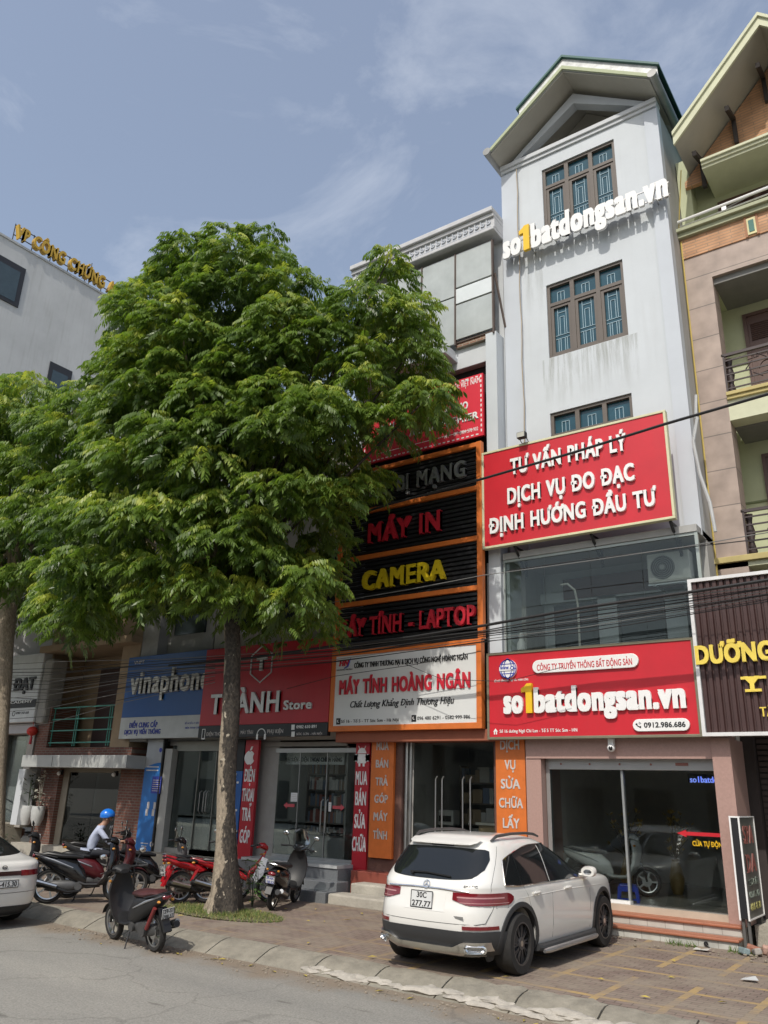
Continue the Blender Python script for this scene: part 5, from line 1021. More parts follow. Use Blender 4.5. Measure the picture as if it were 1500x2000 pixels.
m = M(); m.tube([(-3.55,YG-.14,14.6),(-3.3,15.8,15.95)],.012,4).tube([(-3.56,YG-.03,14.3),(-3.585,YG-.03,4.3)],.018,5); m.build('yellow_cable', pm('cable_yellow', (.5,.38,.1), .6), G)
# dark ground floor and brown ribbed sign
m = M(); m.box(-3.3,GX1,16.4,16.5,.3,4.2).box(GX0,-3.3,YG,16.5,.3,4.2); m.build('ground_floor_wall', pm('dark_brown_wall', (.04,.03,.028), .7), G)
m = M()
for k in range(34): m.box(-3.28,GX1,16.36,16.395,.4+k*.1,.4+k*.1+.07)
m.build('roller_shutter', pm('brown_shutter', (.06,.042,.038), .6), G)
M().box(-3.4,GX1,15.2,16.4,-.02,.3).build('plinth', CONC, G)
YN = 14.7
x0 = (at(1338,1133,YN).x+at(1377,1437,YN).x)/2; z1 = at(1338,1133,YN).z; z0 = at(1377,1438,YN).z; x1 = 1.6
t = thing('shop_sign', 'brown ribbed sign in a white frame with golden letters, at the right edge', 'sign', ((x0+x1)/2,YN,z0))
m = M(); x = x0+.06
while x < x1-.08: m.prism([(x,YN+.06,z0+.05),(x+.015,YN+.02,z0+.05),(x+.075,YN+.02,z0+.05),(x+.09,YN+.06,z0+.05)],(0,0,z1-z0-.1)); x += .115
m.box(x0+.05,x1-.05,YN+.061,YN+.09,z0+.05,z1-.05); m.build('ribbed_panel', pm('brown_ribbed', (.055,.026,.024), .5, var=.15), t)
m = M(); m.box(x0,x1,YN-.02,YN+.1,z0,z0+.06).box(x0,x1,YN-.02,YN+.1,z1-.06,z1).box(x0,x0+.06,YN-.02,YN+.1,z0+.06,z1-.06); m.build('frame', pm('frame_white', (.68,.68,.68), .5), t)
GOLD = pm('gold_letter', (.78,.60,.10), .35)
text(t,'DƯỠNG',(1361.5,1300.8),(1512,1288.5),1264,YN+.02,.07,GOLD,.045)
text(t,'Y',(1456,1350.5),(1487,1348.5),1322,YN+.02,.05,GOLD,.045); m = M(); p = at(1471,1350,YN); q = at(1459,1323,YN); q2 = at(1484,1322,YN); m.box(p.x-.12,p.x+.14,YN-.028,YN+.02,p.z-.01,p.z+.035).box(q.x-.1,q.x+.1,YN-.028,YN+.02,q.z-.035,q.z+.01).box(q2.x-.1,q2.x+.1,YN-.028,YN+.02,q.z-.035,q.z+.01); m.build('serif', GOLD, t)
text(t,'TÂM',(1486,1400),(1530,1399),1381,YN+.02,.03,GOLD,.015)
t = thing('standing_sign', 'upright box sign with black edge and faded red words, right of the office steps', 'sign', (-3.4,14.95,0))
SX0, SX1, SY0, SY1, SZ0, SZ1 = -3.48, -3.32, 14.6, ax(1472,1597,-3.32).y, .42, 1.95
M().box(SX0+.01,SX1-.01,SY0+.01,SY1-.01,SZ0+.02,SZ1-.02).build('panel', pm('faded_grey_face', (.13,.13,.115), .35, var=.3, scale=5), t)
M().box(SX0+.025,SX1-.025,SY0,SY0+.0095,SZ0+.03,SZ1-.03).build('edge_panel', BLACKL, t)
m = M(); e = .025
m.box(SX0,SX0+e,SY0-.006,SY0+.02,SZ0,SZ1).box(SX1-e,SX1,SY0-.006,SY0+.02,SZ0,SZ1).box(SX0+e,SX1-e,SY0-.006,SY0+.02,SZ1-e,SZ1).box(SX1-.012,SX1+.004,SY0+.02,SY1,SZ0,SZ0+.02).box(SX1-.012,SX1+.004,SY0+.02,SY1,SZ1-.02,SZ1).box(SX1-.012,SX1+.004,SY1-.02,SY1,SZ0+.02,SZ1-.02)
m.build('frame', ACRYL, t)
Ls = SY1-SY0; FR = pm('faded_red', (.33,.12,.10), .5, var=.2); FG = pm('faded_green_grey', (.22,.26,.22), .5); FY = pm('faded_yellow', (.38,.36,.13), .5)
for s_, z, h, mt in (('SPA',SZ1-.42,.27,FR),('DA',SZ1-.85,.27,FR),('THƯ GIÃN',SZ1-1.04,.09,FG),('0976 542',SZ1-1.22,.09,FG),('686 818',SZ1-1.4,.1,FY)):
    m = M(); put(m,s_,(SX1-.01,SY0+Ls*.17,z),(0,1,0),UZ,Ls*.66,h,.008,.03); m.build('lettering', mt, t)
m = M(); m.box(SX0+.02,SX0+.06,SY0+.05,SY0+.1,0,SZ0+.02).box(SX1-.06,SX1-.02,SY0+.05,SY0+.1,0,SZ0+.02).box(SX0+.02,SX1-.02,SY1-.2,SY1-.05,0,SZ0+.02); m.build('leg', pm('leg_grey', (.1,.1,.095), .7), t)
# broken bricks in the corner, each a thing
for k, (x, y, c_, s_) in enumerate(((-3.28,14.38,'reddish',1),(-3.05,14.45,'pinkish',1.1),(-3.18,14.22,'grey',.9),(-2.86,14.3,'reddish',.8),(-3.36,14.15,'blue-grey',.9),(-2.95,14.2,'pinkish',.9))):
    o = M().box(-.1*s_,.1*s_,-.06*s_,.06*s_,0,.1*s_).build('rubble_brick', pm('rubble_'+c_, {'reddish':(.34,.15,.1),'pinkish':(.44,.28,.22),'grey':(.33,.31,.28),'blue-grey':(.22,.29,.3)}[c_], .9, var=.3, scale=12, bump=.5), None, bevel=.02)
    o.location = (x,y,.015); o.rotation_euler = (rnd.uniform(-.2,.2),rnd.uniform(-.1,.3),rnd.uniform(0,3))
    tag(o, ['reddish broken brick touching the standing sign leg','large pinkish broken brick at the back of the rubble heap','grey cement lump in the middle of the rubble heap','small reddish brick end, rightmost of the rubble heap','blue-grey stone chunk, leftmost and nearest of the rubble heap','pinkish brick half in front of the rubble heap'][k], 'brick', 'broken bricks by the office steps')
potplant(-2.62,15.0,.3,.2,.5,'yellow pot with bright green leaves at the right edge beside the standing sign',pm('yellow_pot', (.6,.4,.03), .5),pm('bright_leaf', (.12,.26,.03), .5, var=.3),60,.3,.7)
p = gd(1371,1858,0); m = M(); m.add([(p.x-.12,p.y-.06,.02),(p.x+.1,p.y-.08,.03),(p.x+.13,p.y+.05,.05),(p.x,p.y+.09,.02),(p.x-.1,p.y+.05,.04)],[(0,1,2),(0,2,3),(0,3,4)]); o = m.build('paper_scrap', pm('dirty_paper', (.45,.44,.4), .8)); tag(o,'crumpled pale paper scrap on the pavers below the drain mouth','litter')
p = gd(1464,1917,0); m = M(); m.add([(p.x-.1,p.y-.06,.02),(p.x+.12,p.y-.03,.03),(p.x+.06,p.y+.08,.06),(p.x-.07,p.y+.06,.03)],[(0,1,2),(0,2,3)]); o = m.build('plastic_scrap', pm('clear_scrap', (.5,.52,.52), .3)); tag(o,'pale plastic scrap lying on the pavers at the right edge','litter')

# ================================================================ the other side of the street (mirrored in the shop windows)
Z_ = thing('opposite_terrace', 'plain cream row of houses across the street behind the viewpoint, seen only mirrored in glass', 'house', (-8,-16,0))
m = M(); m.box(-60,-22,-26,-16,0,7.5).box(-21.9,-12.1,-26,-16,0,10.5).box(-12,30,-26,-16,0,8.2); m.build('wall', pm('opposite_render', (.34,.31,.26), .8), Z_); m = M()
for x in range(-56,28,4): m.box(x,x+2.2,-16,-15.95,.2,2.8).box(x+.3,x+1.8,-16,-15.95,4.2,6.2)
m.build('opening', pm('opposite_dark', (.03,.03,.033), .3), Z_)
# ================================================================ trees
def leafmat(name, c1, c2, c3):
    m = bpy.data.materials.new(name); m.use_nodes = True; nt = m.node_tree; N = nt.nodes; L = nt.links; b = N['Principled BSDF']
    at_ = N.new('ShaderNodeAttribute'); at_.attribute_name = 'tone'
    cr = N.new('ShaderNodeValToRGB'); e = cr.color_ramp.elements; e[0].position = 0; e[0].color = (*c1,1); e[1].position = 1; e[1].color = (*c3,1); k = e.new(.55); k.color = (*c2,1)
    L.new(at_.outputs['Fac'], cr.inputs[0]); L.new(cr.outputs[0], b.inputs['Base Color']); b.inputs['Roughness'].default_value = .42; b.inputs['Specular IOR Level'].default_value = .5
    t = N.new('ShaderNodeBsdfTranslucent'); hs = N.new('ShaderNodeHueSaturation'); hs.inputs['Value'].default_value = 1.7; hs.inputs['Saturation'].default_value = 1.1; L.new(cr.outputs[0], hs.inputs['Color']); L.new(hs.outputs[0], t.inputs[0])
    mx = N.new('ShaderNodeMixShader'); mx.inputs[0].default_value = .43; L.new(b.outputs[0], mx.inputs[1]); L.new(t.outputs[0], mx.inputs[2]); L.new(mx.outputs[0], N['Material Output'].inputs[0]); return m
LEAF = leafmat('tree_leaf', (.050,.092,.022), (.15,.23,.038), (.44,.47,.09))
def barkmat(name, dark):
    m = pm(name, (.27,.225,.17), .95, var=0, bump=0); nt = m.node_tree; N = nt.nodes; L = nt.links; b = N['Principled BSDF']
    def noise(sc, z, det, rough=.6):
        mp = N.new('ShaderNodeMapping'); mp.inputs['Scale'].default_value = (1,1,z); L.new(tc.outputs['Object'], mp.inputs[0])
        n = N.new('ShaderNodeTexNoise'); n.inputs['Scale'].default_value = sc; n.inputs['Detail'].default_value = det; n.inputs['Roughness'].default_value = rough; L.new(mp.outputs[0], n.inputs[0]); return n.outputs[0]
    def ramp(v, a, b_): r = N.new('ShaderNodeMapRange'); r.inputs[1].default_value = a; r.inputs[2].default_value = b_; L.new(v, r.inputs[0]); return r.outputs[0]
    def mixc(f, c0, c1):
        x = N.new('ShaderNodeMix'); x.data_type = 'RGBA'; L.new(f, x.inputs[0])
        for k, c in ((6, c0), (7, c1)):
            if isinstance(c, tuple): x.inputs[k].default_value = (*c, 1)
            else: L.new(c, x.inputs[k])
        return x.outputs[2]
    tc = N.new('ShaderNodeTexCoord'); sx = N.new('ShaderNodeSeparateXYZ'); L.new(tc.outputs['Object'], sx.inputs[0])
    fine = noise(22, .6, 8); big = noise(3.4, .45, 7, .68); pat = noise(9, .7, 4)
    base = mixc(ramp(fine, .32, .68), (.20,.165,.12), (.36,.30,.225))
    # near-black blotches in the bark, denser towards the right side
    q = N.new('ShaderNodeMath'); q.operation = 'MULTIPLY_ADD'; q.inputs[1].default_value = dark; zt = N.new('ShaderNodeMath'); zt.operation = 'MULTIPLY_ADD'; zt.inputs[1].default_value = .13; L.new(sx.outputs[2], zt.inputs[0]); L.new(sx.outputs[0], zt.inputs[2]); L.new(zt.outputs[0], q.inputs[0]); L.new(big, q.inputs[2])
    blot = ramp(q.outputs[0], .635, .68); col = mixc(blot, base, mixc(ramp(fine, .4, .7), (.028,.024,.02), (.085,.07,.055)))
    flake = ramp(pat, .64, .67); col = mixc(flake, col, (.40,.35,.27)); L.new(col, b.inputs['Base Color'])
    ad = N.new('ShaderNodeMath'); ad.inputs[1].default_value = 0; L.new(big, ad.inputs[0]); L.new(fine, ad.inputs[1])
    bp = N.new('ShaderNodeBump'); bp.inputs['Strength'].default_value = 1; bp.inputs['Distance'].default_value = .03; L.new(ad.outputs[0], bp.inputs['Height']); L.new(bp.outputs[0], b.inputs['Normal']); return m
BARK = barkmat('mottled_bark', 1.1); BARK2 = barkmat('grey_bark', .2)
def inside(poly, x, y):
    c = False; n = len(poly)
    for i in range(n):
        (x1,y1),(x2,y2) = poly[i], poly[i-1]
        if (y1 > y) != (y2 > y) and x < (x2-x1)*(y-y1)/(y2-y1)+x1: c = not c
    return c
def edge_d(poly, x, y):
    p = np.array(poly); a = p; b = np.roll(p,-1,0); d = b-a; t = np.clip(((np.array([x,y])-a)*d).sum(1)/(d*d).sum(1),0,1); return float(np.min(np.linalg.norm(a+d*t[:,None]-[x,y],axis=1)))
def make_leaves(cent, axis, out, size, tone, nl, rg):
    """pinnate drooping leaves: every leaf has 2*nl leaflets of two faces folded along the rib"""
    n = len(cent); t = np.linspace(.15,1,nl)
    side = np.cross(axis, out); side /= np.linalg.norm(side,axis=1)[:,None]+1e-9; up = np.cross(side, axis)
    V = []; T = []
    droop = rg.uniform(.25,.75,n)
    for k in range(nl):
        for sg in (-1,1):
            base = cent + axis*(size*t[k])[:,None] - np.array([0,0,1])*(size*droop*t[k]**2)[:,None]
            ll = size*rg.uniform(.40,.52,n)*(1-.42*abs(t[k]-.5)); wd = ll*rg.uniform(.15,.20,n)
            dr = axis*.45 + side*sg*(.85+rg.normal(0,.12,n))[:,None] + np.array([0,0,-1])*(.65+rg.uniform(0,.7,n))[:,None] + rg.normal(0,.12,(n,3)); dr /= np.linalg.norm(dr,axis=1)[:,None]
            wv = np.cross(dr, up); wv /= np.linalg.norm(wv,axis=1)[:,None]+1e-9; nv = np.cross(wv, dr)
            mid = base + dr*(ll*.45)[:,None]; tip = base + dr*ll[:,None] + np.array([0,0,-1])*(ll*.22)[:,None]
            V.append(np.stack([base, mid+wv*wd[:,None]-nv*(wd*.22)[:,None], tip, mid-wv*wd[:,None]-nv*(wd*.22)[:,None]],1)); T.append(np.clip(tone+rg.normal(0,.07,n),0,1))
    return np.concatenate(V), np.concatenate(T)
def leaf_object(name, V, T, mat, parent, off):
    n = len(V); v = (V.reshape(-1,3)-np.array(off)).astype(np.float32); idx = np.arange(n)[:,None]*4
    loops = np.concatenate([idx+0, idx+1, idx+2, idx+0, idx+2, idx+3],1).astype(np.int32).ravel(); nf = n*2
    me = bpy.data.meshes.new(name); me.vertices.add(len(v)); me.vertices.foreach_set('co', v.ravel()); me.loops.add(nf*3); me.loops.foreach_set('vertex_index', loops)
    me.polygons.add(nf); me.polygons.foreach_set('loop_start', np.arange(0,nf*3,3,dtype=np.int32)); me.update(calc_edges=True)
    a = me.attributes.new('tone','FLOAT','POINT'); a.data.foreach_set('value', np.repeat(T,4).astype(np.float32)); me.materials.append(mat); me.validate()
    o = bpy.data.objects.new(name, me); C.objects.link(o); o.parent = parent; return o
def crown(parent, poly, Y, depth, nclump, per, seed, off, rmin=.55, rmax=1.05, size=(.34,.48), bias=0., nl=6, tilt=1., xl=.70):
    """leafy clumps filling a crown whose outline (x, z) and half depth are given in metres"""
    rg = np.random.default_rng(seed); r = random.Random(seed); xs = [p[0] for p in poly]; zs = [p[1] for p in poly]; cl = []; tries = 0
    XC = (min(xs)+max(xs))/2; dmax = max(edge_d(poly, r.uniform(min(xs),max(xs)), r.uniform(min(zs),max(zs))) for _ in range(300))
    while len(cl) < nclump and tries < 40000:
        tries += 1; x = r.uniform(min(xs),max(xs)); z = r.uniform(min(zs),max(zs))
        if not inside(poly,x,z): continue
        d = edge_d(poly,x,z); rad = min(r.uniform(rmin,rmax), d*.9+.22)
        if d < rad*.62: continue
        th = depth*math.sqrt(max(0,1-(1-min(1,d/(.55*dmax)))**2)); s = r.random()
        q = th*(r.uniform(.75,1.05) if s < .62 else (-r.uniform(.5,1) if s < .8 else r.uniform(-.6,.7))); y = Y - .71*q; x += q*(xl + .065*(XC-x)); z -= max(0,q)*.058*(z-3)
        s_ = max(0,(x-XC)/6.5)*tilt; y += 2.3*s_; z += .17*(z-2)*s_; x -= 1.35*s_; y = min(y, 14.05-rad*.6)
        if any((x-c[0])**2+(y-c[1])**2+(z-c[2])**2 < (.65*(rad+c[3])*.8)**2 for c in cl): continue
        cl.append((x,y,z,rad))
    Vs = []; Ts = []
    for (x,y,z,rad) in cl:
        n = int(per*(rad/.8)**2); d = rg.normal(0,1,(n,3)); d[:,2] = d[:,2]*.65+.42; d[:,1] -= .25; d /= np.linalg.norm(d,axis=1)[:,None]
        rr = rad*rg.uniform(.55,1.0,n)**.6; c = np.array([x,y,z])+d*(rr[:,None])*np.array([1,.95,.78])
        ax_ = d*np.array([1,1,.25])+rg.normal(0,.35,(n,3)); ax_[:,2] = ax_[:,2]*.5-.05; ax_ /= np.linalg.norm(ax_,axis=1)[:,None]
        tone = np.clip(.30+.52*np.clip(d[:,2],-.2,1)*(rr/rad)**2+rg.normal(0,.12,n)+r.uniform(-.1,.16)+bias,0,1)  # clump tops and outer leaves lighter: yellow shoots plus painted sunlight, insides darker
        V, T = make_leaves(c-ax_*.15, ax_, d+np.array([0,0,.6]), rg.uniform(size[0],size[1],n), tone, nl, rg); Vs.append(V); Ts.append(T)
    return cl, np.concatenate(Vs), np.concatenate(Ts)
def trunk(path, radii, seg=22, flare=0, rough=.05, seed=1):
    m = M(); m.tube(path, radii, seg); n = len(path)
    for k in range(n):
        c = Vector(path[k])
        for i in range(seg):
            v = Vector(m.v[k*seg+i]); d = (v-c); a = math.atan2(d.y,d.x); f = 1+rough*2.2*mnoise.noise(Vector((math.cos(a)*1.6+seed,math.sin(a)*1.6,c.z*.9)))+rough*mnoise.noise(Vector((math.cos(a)*5,math.sin(a)*5,c.z*4)))
            h = c.z-path[0][2]
            if flare and h < .9: f *= 1+flare*(1-h/.9)**2*(.55+.45*math.cos(a*5+seed))
            m.v[k*seg+i] = tuple(c+d*f)
    return m
def limbs(m, p0, cl, r0, every=3):
    for k, (x,y,z,rad) in enumerate(cl):
        if k % every: continue
        e = Vector((x,y,z)); b = Vector(p0[min(len(p0)-1, k % len(p0))]); mid = (b+e)/2+Vector((0,0,-.35)); pts = [b, b.lerp(mid,.5)+Vector((0,0,.1)), mid, mid.lerp(e,.6), e]
        m.tube(pts, [r0,r0*.8,r0*.55,r0*.35,.015], 7, False)
def P2(pts, Y): return [(at(x,y,Y).x, at(x,y,Y).z) for x, y in pts]
# the big street tree
YT1 = 11.35; base = Vector((-11.62,11.42,0))
poly = P2([(85,1150),(120,1010),(150,960),(195,800),(200,720),(230,620),(240,560),(300,560),(325,520),(370,475),(430,455),(500,437),(560,465),(610,520),(640,600),(680,540),(722,490),(775,452),(815,490),(842,570),(850,650),(858,700),(890,745),(875,800),(840,850),(800,885),(728,915),(695,985),(655,1035),(638,1110),(632,1210),(622,1255),(560,1240),(430,1245),(300,1210),(210,1205),(150,1275),(105,1260),(85,1200)], YT1)
TR = thing('street_tree', 'large spreading leafy tree with mottled trunk on the pavement before the shops', 'tree', tuple(base))
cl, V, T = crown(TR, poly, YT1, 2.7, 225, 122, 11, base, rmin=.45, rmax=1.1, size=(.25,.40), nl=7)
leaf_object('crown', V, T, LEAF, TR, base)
tp = [at(x,y,11.42) for x, y in ((440,1785),(440,1750),(440,1700),(442,1640),(442,1560),(444,1480),(451,1400),(453,1330),(455,1270),(452,1180),(445,1080),(435,960))]
tp[0] = Vector((base.x,base.y,-.03)); tp = [Vector((p.x,11.42,p.z)) for p in tp]; tr_ = [.35,.30,.26,.215,.203,.19,.2,.185,.19,.2,.19,.17]
zz = np.linspace(0,1,46); pz = [p.z for p in tp]; pth = []; rad_ = []
for q in zz:
    z = pz[0]+(pz[-1]-pz[0])*q; pth.append(Vector((float(np.interp(z,pz,[p.x for p in tp])),11.42,z))); rad_.append(.88*float(np.interp(z,pz,tr_)))
m = trunk([p for p in pth], rad_, 26, .40, .055)
limbs(m, [pth[-10],pth[-5],pth[-1]], [c for c in cl if c[2] > 6.8], .075, 6)
m.build('trunk', BARK, TR, smooth=True)
# the second tree at the left edge
YT2 = 12.4; base2 = Vector((-21.05,12.4,0))
poly2 = P2([(-260,1220),(-280,900),(-200,760),(-90,700),(0,712),(60,706),(100,725),(170,730),(225,765),(240,850),(225,950),(215,1050),(160,1180),(70,1180),(20,1215),(-60,1230),(-150,1250)], YT2)
T2 = thing('street_tree', 'leafy tree cut by the left edge, behind the white sedan', 'tree', tuple(base2))
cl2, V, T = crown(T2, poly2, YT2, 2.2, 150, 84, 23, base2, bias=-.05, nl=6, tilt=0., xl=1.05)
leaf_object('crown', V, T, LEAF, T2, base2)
pz2 = np.linspace(-.03,9,30); pth2 = [Vector((float(np.interp(z,[0,2.5,6,9],[-21.1,-21.75,-22.6,-22.9])),12.4,z)) for z in pz2]
m = trunk(pth2, [float(np.interp(z,[0,.6,2.5,6,9],[.34,.27,.25,.27,.18])) for z in pz2], 20, .5, .05, 4); limbs(m, [pth2[-10],pth2[-6],pth2[-1]], cl2, .08, 5); m.build('trunk', BARK2, T2, smooth=True)
# grass round the trunk
m = M()
for k in range(5200):
    a = rnd.uniform(0,6.283); q = rnd.uniform(.2,1.05)**.8; x = base.x+.05+q*1.35*math.cos(a); y = base.y-.1+q*.62*math.sin(a); h = rnd.uniform(.03,.1)*(1.25-q*.5); b = rnd.uniform(0,6.3); dx, dy = math.cos(b)*.006, math.sin(b)*.006; lx, ly = rnd.gauss(0,.04), rnd.gauss(0,.04)
    m.mat(0 if rnd.random() < .7 else 1).add([(x-dx,y-dy,0),(x+dx,y+dy,0),(x+lx,y+ly,h)],[(0,1,2)])
for k in range(500):
    x = rnd.uniform(-5.0,-3.2); y = 14.36-abs(rnd.gauss(0,.07)); 
    if mnoise.noise(Vector((x*2.2,0,4))) < .0: continue
    h = rnd.uniform(.03,.11); b = rnd.uniform(0,6.3); m.mat(0).add([(x-.006*math.cos(b),y-.006*math.sin(b),0),(x+.006*math.cos(b),y+.006*math.sin(b),0),(x+rnd.gauss(0,.04),y+rnd.gauss(0,.03),h)],[(0,1,2)])
m.build('grass', [pm('grass_green', (.10,.16,.03), .7, var=.3), pm('grass_straw', (.30,.27,.09), .7, var=.3)], kind='stuff')
m = M(); n = 40; m.add([(base.x+.03+1.35*(1+.1*mnoise.noise(Vector((k*.7,0,0))))*math.cos(2*math.pi*k/n), base.y-.1+.62*(1+.15*mnoise.noise(Vector((k*.9,3,0))))*math.sin(2*math.pi*k/n), .016) for k in range(n)],[list(range(n))]); m.build('soil', pm('soil', (.17,.14,.09), .95, var=.3, scale=6, bump=.6), kind='structure')
# leafy sucker plant beside the trunk
def bush(x, y, h, n, lb):
    t = thing('weed_plant', lb, 'plant', (x,y,0)); m = M(); s = M()
    for k in range(7): s.tube([(0,0,0),(rnd.uniform(-.15,.15),rnd.uniform(-.1,.1),h*.5),(rnd.uniform(-.3,.3),rnd.uniform(-.15,.15),h*rnd.uniform(.7,1))],.008,4)
    for k in range(n):
        a = rnd.uniform(0,6.3); q = rnd.uniform(0,.32); c = Vector((q*math.cos(a),q*.6*math.sin(a),rnd.uniform(.08,h))); d = Vector((math.cos(a),math.sin(a),rnd.uniform(-.7,.3))).normalized(); w_ = d.cross(UZ).normalized(); l = rnd.uniform(.07,.13); m.add([c,c+d*l*.5+w_*l*.35,c+d*l,c+d*l*.5-w_*l*.35],[(0,1,2,3)])
    s.build('stem', LEAFP, t, local=True); m.build('leaves', pm('weed_leaf', (.06,.12,.03), .5, var=.3, scale=8), t, local=True)
c = gd(492,1772); bush(c.x,c.y,.85,130,'leafy green weed growing beside the trunk foot, before the red and white motorbike')
# ================================================================ cars
WPAINT = pm('white_car_paint', (.72,.71,.67), .3, var=.02, scale=2, coat=.8)
CLADB = pm('grey_black_cladding', (.035,.036,.038), .55, var=.1)
CGLASS = pm('privacy_glass', (.012,.014,.015), .04, var=0, spec=.6)
LAMPR = pm('red_lamp', (.16,.006,.012), .12, var=0, coat=1); LAMPL = pm('lamp_bar', (.45,.22,.22), .2, var=0)
SEAM = pm('panel_gap', (.05,.05,.048), .8, var=0); PLATE = pm('plate_white', (.62,.63,.62), .4, var=.03); RIMD = pm('dark_alloy', (.075,.075,.08), .35, .4, var=0)
class Body:
    """car body made of horizontal slices: rows of (z, x rear, x front, half width, squareness)"""
    def __init__(s, rows, arches): s.rows = rows; s.zs = [r[0] for r in rows]; s.arches = arches
    def sl(s, z):
        zs = s.zs; z = min(max(z, zs[0]), zs[-1]); k = max(0, min(len(zs)-2, int(np.searchsorted(zs, z))-1)); t = (z-zs[k])/(zs[k+1]-zs[k])
        P = [s.rows[max(0,min(len(zs)-1,k+j))] for j in (-1,0,1,2)]; o = []
        for c in range(1,5):
            d = zs[k+1]-zs[k]
            m0 = (P[2][c]-P[0][c])/(P[2][0]-P[0][0]+1e-9)*d; m1 = (P[3][c]-P[1][c])/(P[3][0]-P[1][0]+1e-9)*d
            o.append((2*t**3-3*t*t+1)*P[1][c]+(t**3-2*t*t+t)*m0+(-2*t**3+3*t*t)*P[2][c]+(t**3-t*t)*m1)
        return o
    def side(s, x, z):
        xr, xf, w_, n = s.sl(z); u = min(.99999, abs((x-(xr+xf)/2)/((xf-xr)/2))); return w_*(1-u**n)**(1/n)
    def arc(s, a, z):             # a: distance from the rear centre line, round the corner and forward along the side
        xr, xf, w_, n = s.sl(z); hl = (xf-xr)/2; xc = (xr+xf)/2; k = 2**(-1/n); sg = -1 if a < 0 else 1; q = abs(a); yc = w_*k
        if q <= yc: return Vector((xc-hl*(1-(q/w_)**n)**(1/n), sg*q, z))
        x = xc-hl*k+(q-yc); u = min(.9999, abs((x-xc)/hl)); return Vector((x, sg*w_*(1-u**n)**(1/n), z))
    def nrm(s, a, z, e=.01): n = (s.arc(a,z+e)-s.arc(a,z-e)).cross(s.arc(a+e,z)-s.arc(a-e,z)); n.normalize(); return n
    def ax_(s, x, z): xr, xf, w_, n = s.sl(z); k = 2**(-1/n); return w_*k + x - ((xr+xf)/2-(xf-xr)/2*k)     # arc coordinate of a side point
    def mesh(s, nz=64, ns=90, ne=22):
        zs = []; 
        for a, b in zip(s.zs[:-1], s.zs[1:]): zs += [a+(b-a)*k/4 for k in range(4)]
        zs.append(s.zs[-1]); rings = []
        for z in zs:
            xr, xf, w_, n = s.sl(z); hl = (xf-xr)/2; xc = (xr+xf)/2; k = 2**(-1/n); ring = []
            us = [-k+2*k*i/ns for i in range(ns+1)]; vs = [-k+2*k*i/ne for i in range(1,ne)]
            pts = [(xc+hl*u, -w_*(1-abs(u)**n)**(1/n)) for u in us] + [(xc+hl*(1-abs(v)**n)**(1/n), w_*v) for v in vs] + [(xc+hl*u, w_*(1-abs(u)**n)**(1/n)) for u in reversed(us)] + [(xc-hl*(1-abs(v)**n)**(1/n), w_*v) for v in reversed(vs)]
            for x, y in pts:
                zz = z
                for (cx, cz, r) in s.arches:
                    if abs(x-cx) < r and abs(y) > .45: zz = max(zz, cz+math.sqrt(r*r-(x-cx)**2))
                if zz > z: y = math.copysign(min(abs(y)+.0, s.side(x, zz)), y)
                ring.append((x,y,zz))
            rings.append(ring)
        m = M(); m.rings(rings); return m
    def patch(s, m, f0, f1, a0, a1, na=12, nz=6, off=.005, edge=.02):   # surface piece between the curves f0(a) and f1(a)
        P = []; Q = []
        for i in range(na+1):
            a = a0+(a1-a0)*i/na
            for j in range(nz+1):
                z = f0(a)+(f1(a)-f0(a))*j/nz; n = s.nrm(a,z); p = s.arc(a,z); P.append(p+n*off); Q.append(p-n*edge)
        w_ = nz+1; m.add(P, [(i*w_+j,(i+1)*w_+j,(i+1)*w_+j+1,i*w_+j+1) for i in range(na) for j in range(nz)])
        B_ = [i*w_ for i in range(na+1)]+[na*w_+j for j in range(1,w_)]+[i*w_+nz for i in range(na-1,-1,-1)]+[j for j in range(nz-1,0,-1)]
        m.add([P[i] for i in B_]+[Q[i] for i in B_], [(i,(i+1)%len(B_),len(B_)+(i+1)%len(B_),len(B_)+i) for i in range(len(B_))]); return m
    def line(s, m, pts, r=.004, off=.001, sub=6, seg=5):       # pts: (a, z)
        path = []
        for (a,z),(b,y) in zip(pts[:-1],pts[1:]):
            for k in range(sub): t = k/sub; path.append((a+(b-a)*t, z+(y-z)*t))
        path.append(pts[-1]); m.tube([s.arc(a,z)+s.nrm(a,z)*off for a, z in path], r, seg); return m
def wheel(parent, name, c, R_, w_, sg, rimr, spokes=10):
    t = M(); x, y, z = c
    t.lathe([(rimr,-w_/2),(R_*.93,-w_/2),(R_*.985,-w_*.40),(R_,-w_*.25),(R_,w_*.25),(R_*.985,w_*.40),(R_*.93,w_/2),(rimr,w_/2),(rimr*.97,w_*.3),(rimr*.97,-w_*.3),(rimr,-w_/2)],(x,y,z),'y',40,False)
    o = t.build(name, RUBBER, parent, smooth=True, local=True); m = M(); f = y+sg*w_*.42; q = lambda r, a, d: (x+r*math.cos(a), f-sg*d, z+r*math.sin(a))
    for k in range(spokes):
        a = 2*math.pi*k/spokes
        for da in (-.11,.11):
            p0 = [q(.06,a+da*.4,.0),q(.06,a+da*.4+.2,.0),q(rimr*.97,a+da+.05,.02),q(rimr*.97,a+da-.05,.02)]; m.prism(p0,(0,-sg*.03,0))
    m.lathe([(rimr*.93,-.02),(rimr*1.0,-.02),(rimr*1.0,.015),(rimr*.95,.015)],(x,f,z),'y',36,False); m.cyl((x,f+sg*.01,z),(x,f-sg*.06,z),.075,16)
    m.build('rim', RIMD, o, local=True); m = M(); m.cyl((x,f+sg*.012,z),(x,f+sg*.006,z),.035,14).lathe([(rimr*.7,-.0),(rimr*.7,.02),(.04,.02)],(x,f-sg*.09,z),'y',24); m.build('hub', STEEL, o, local=True); return o
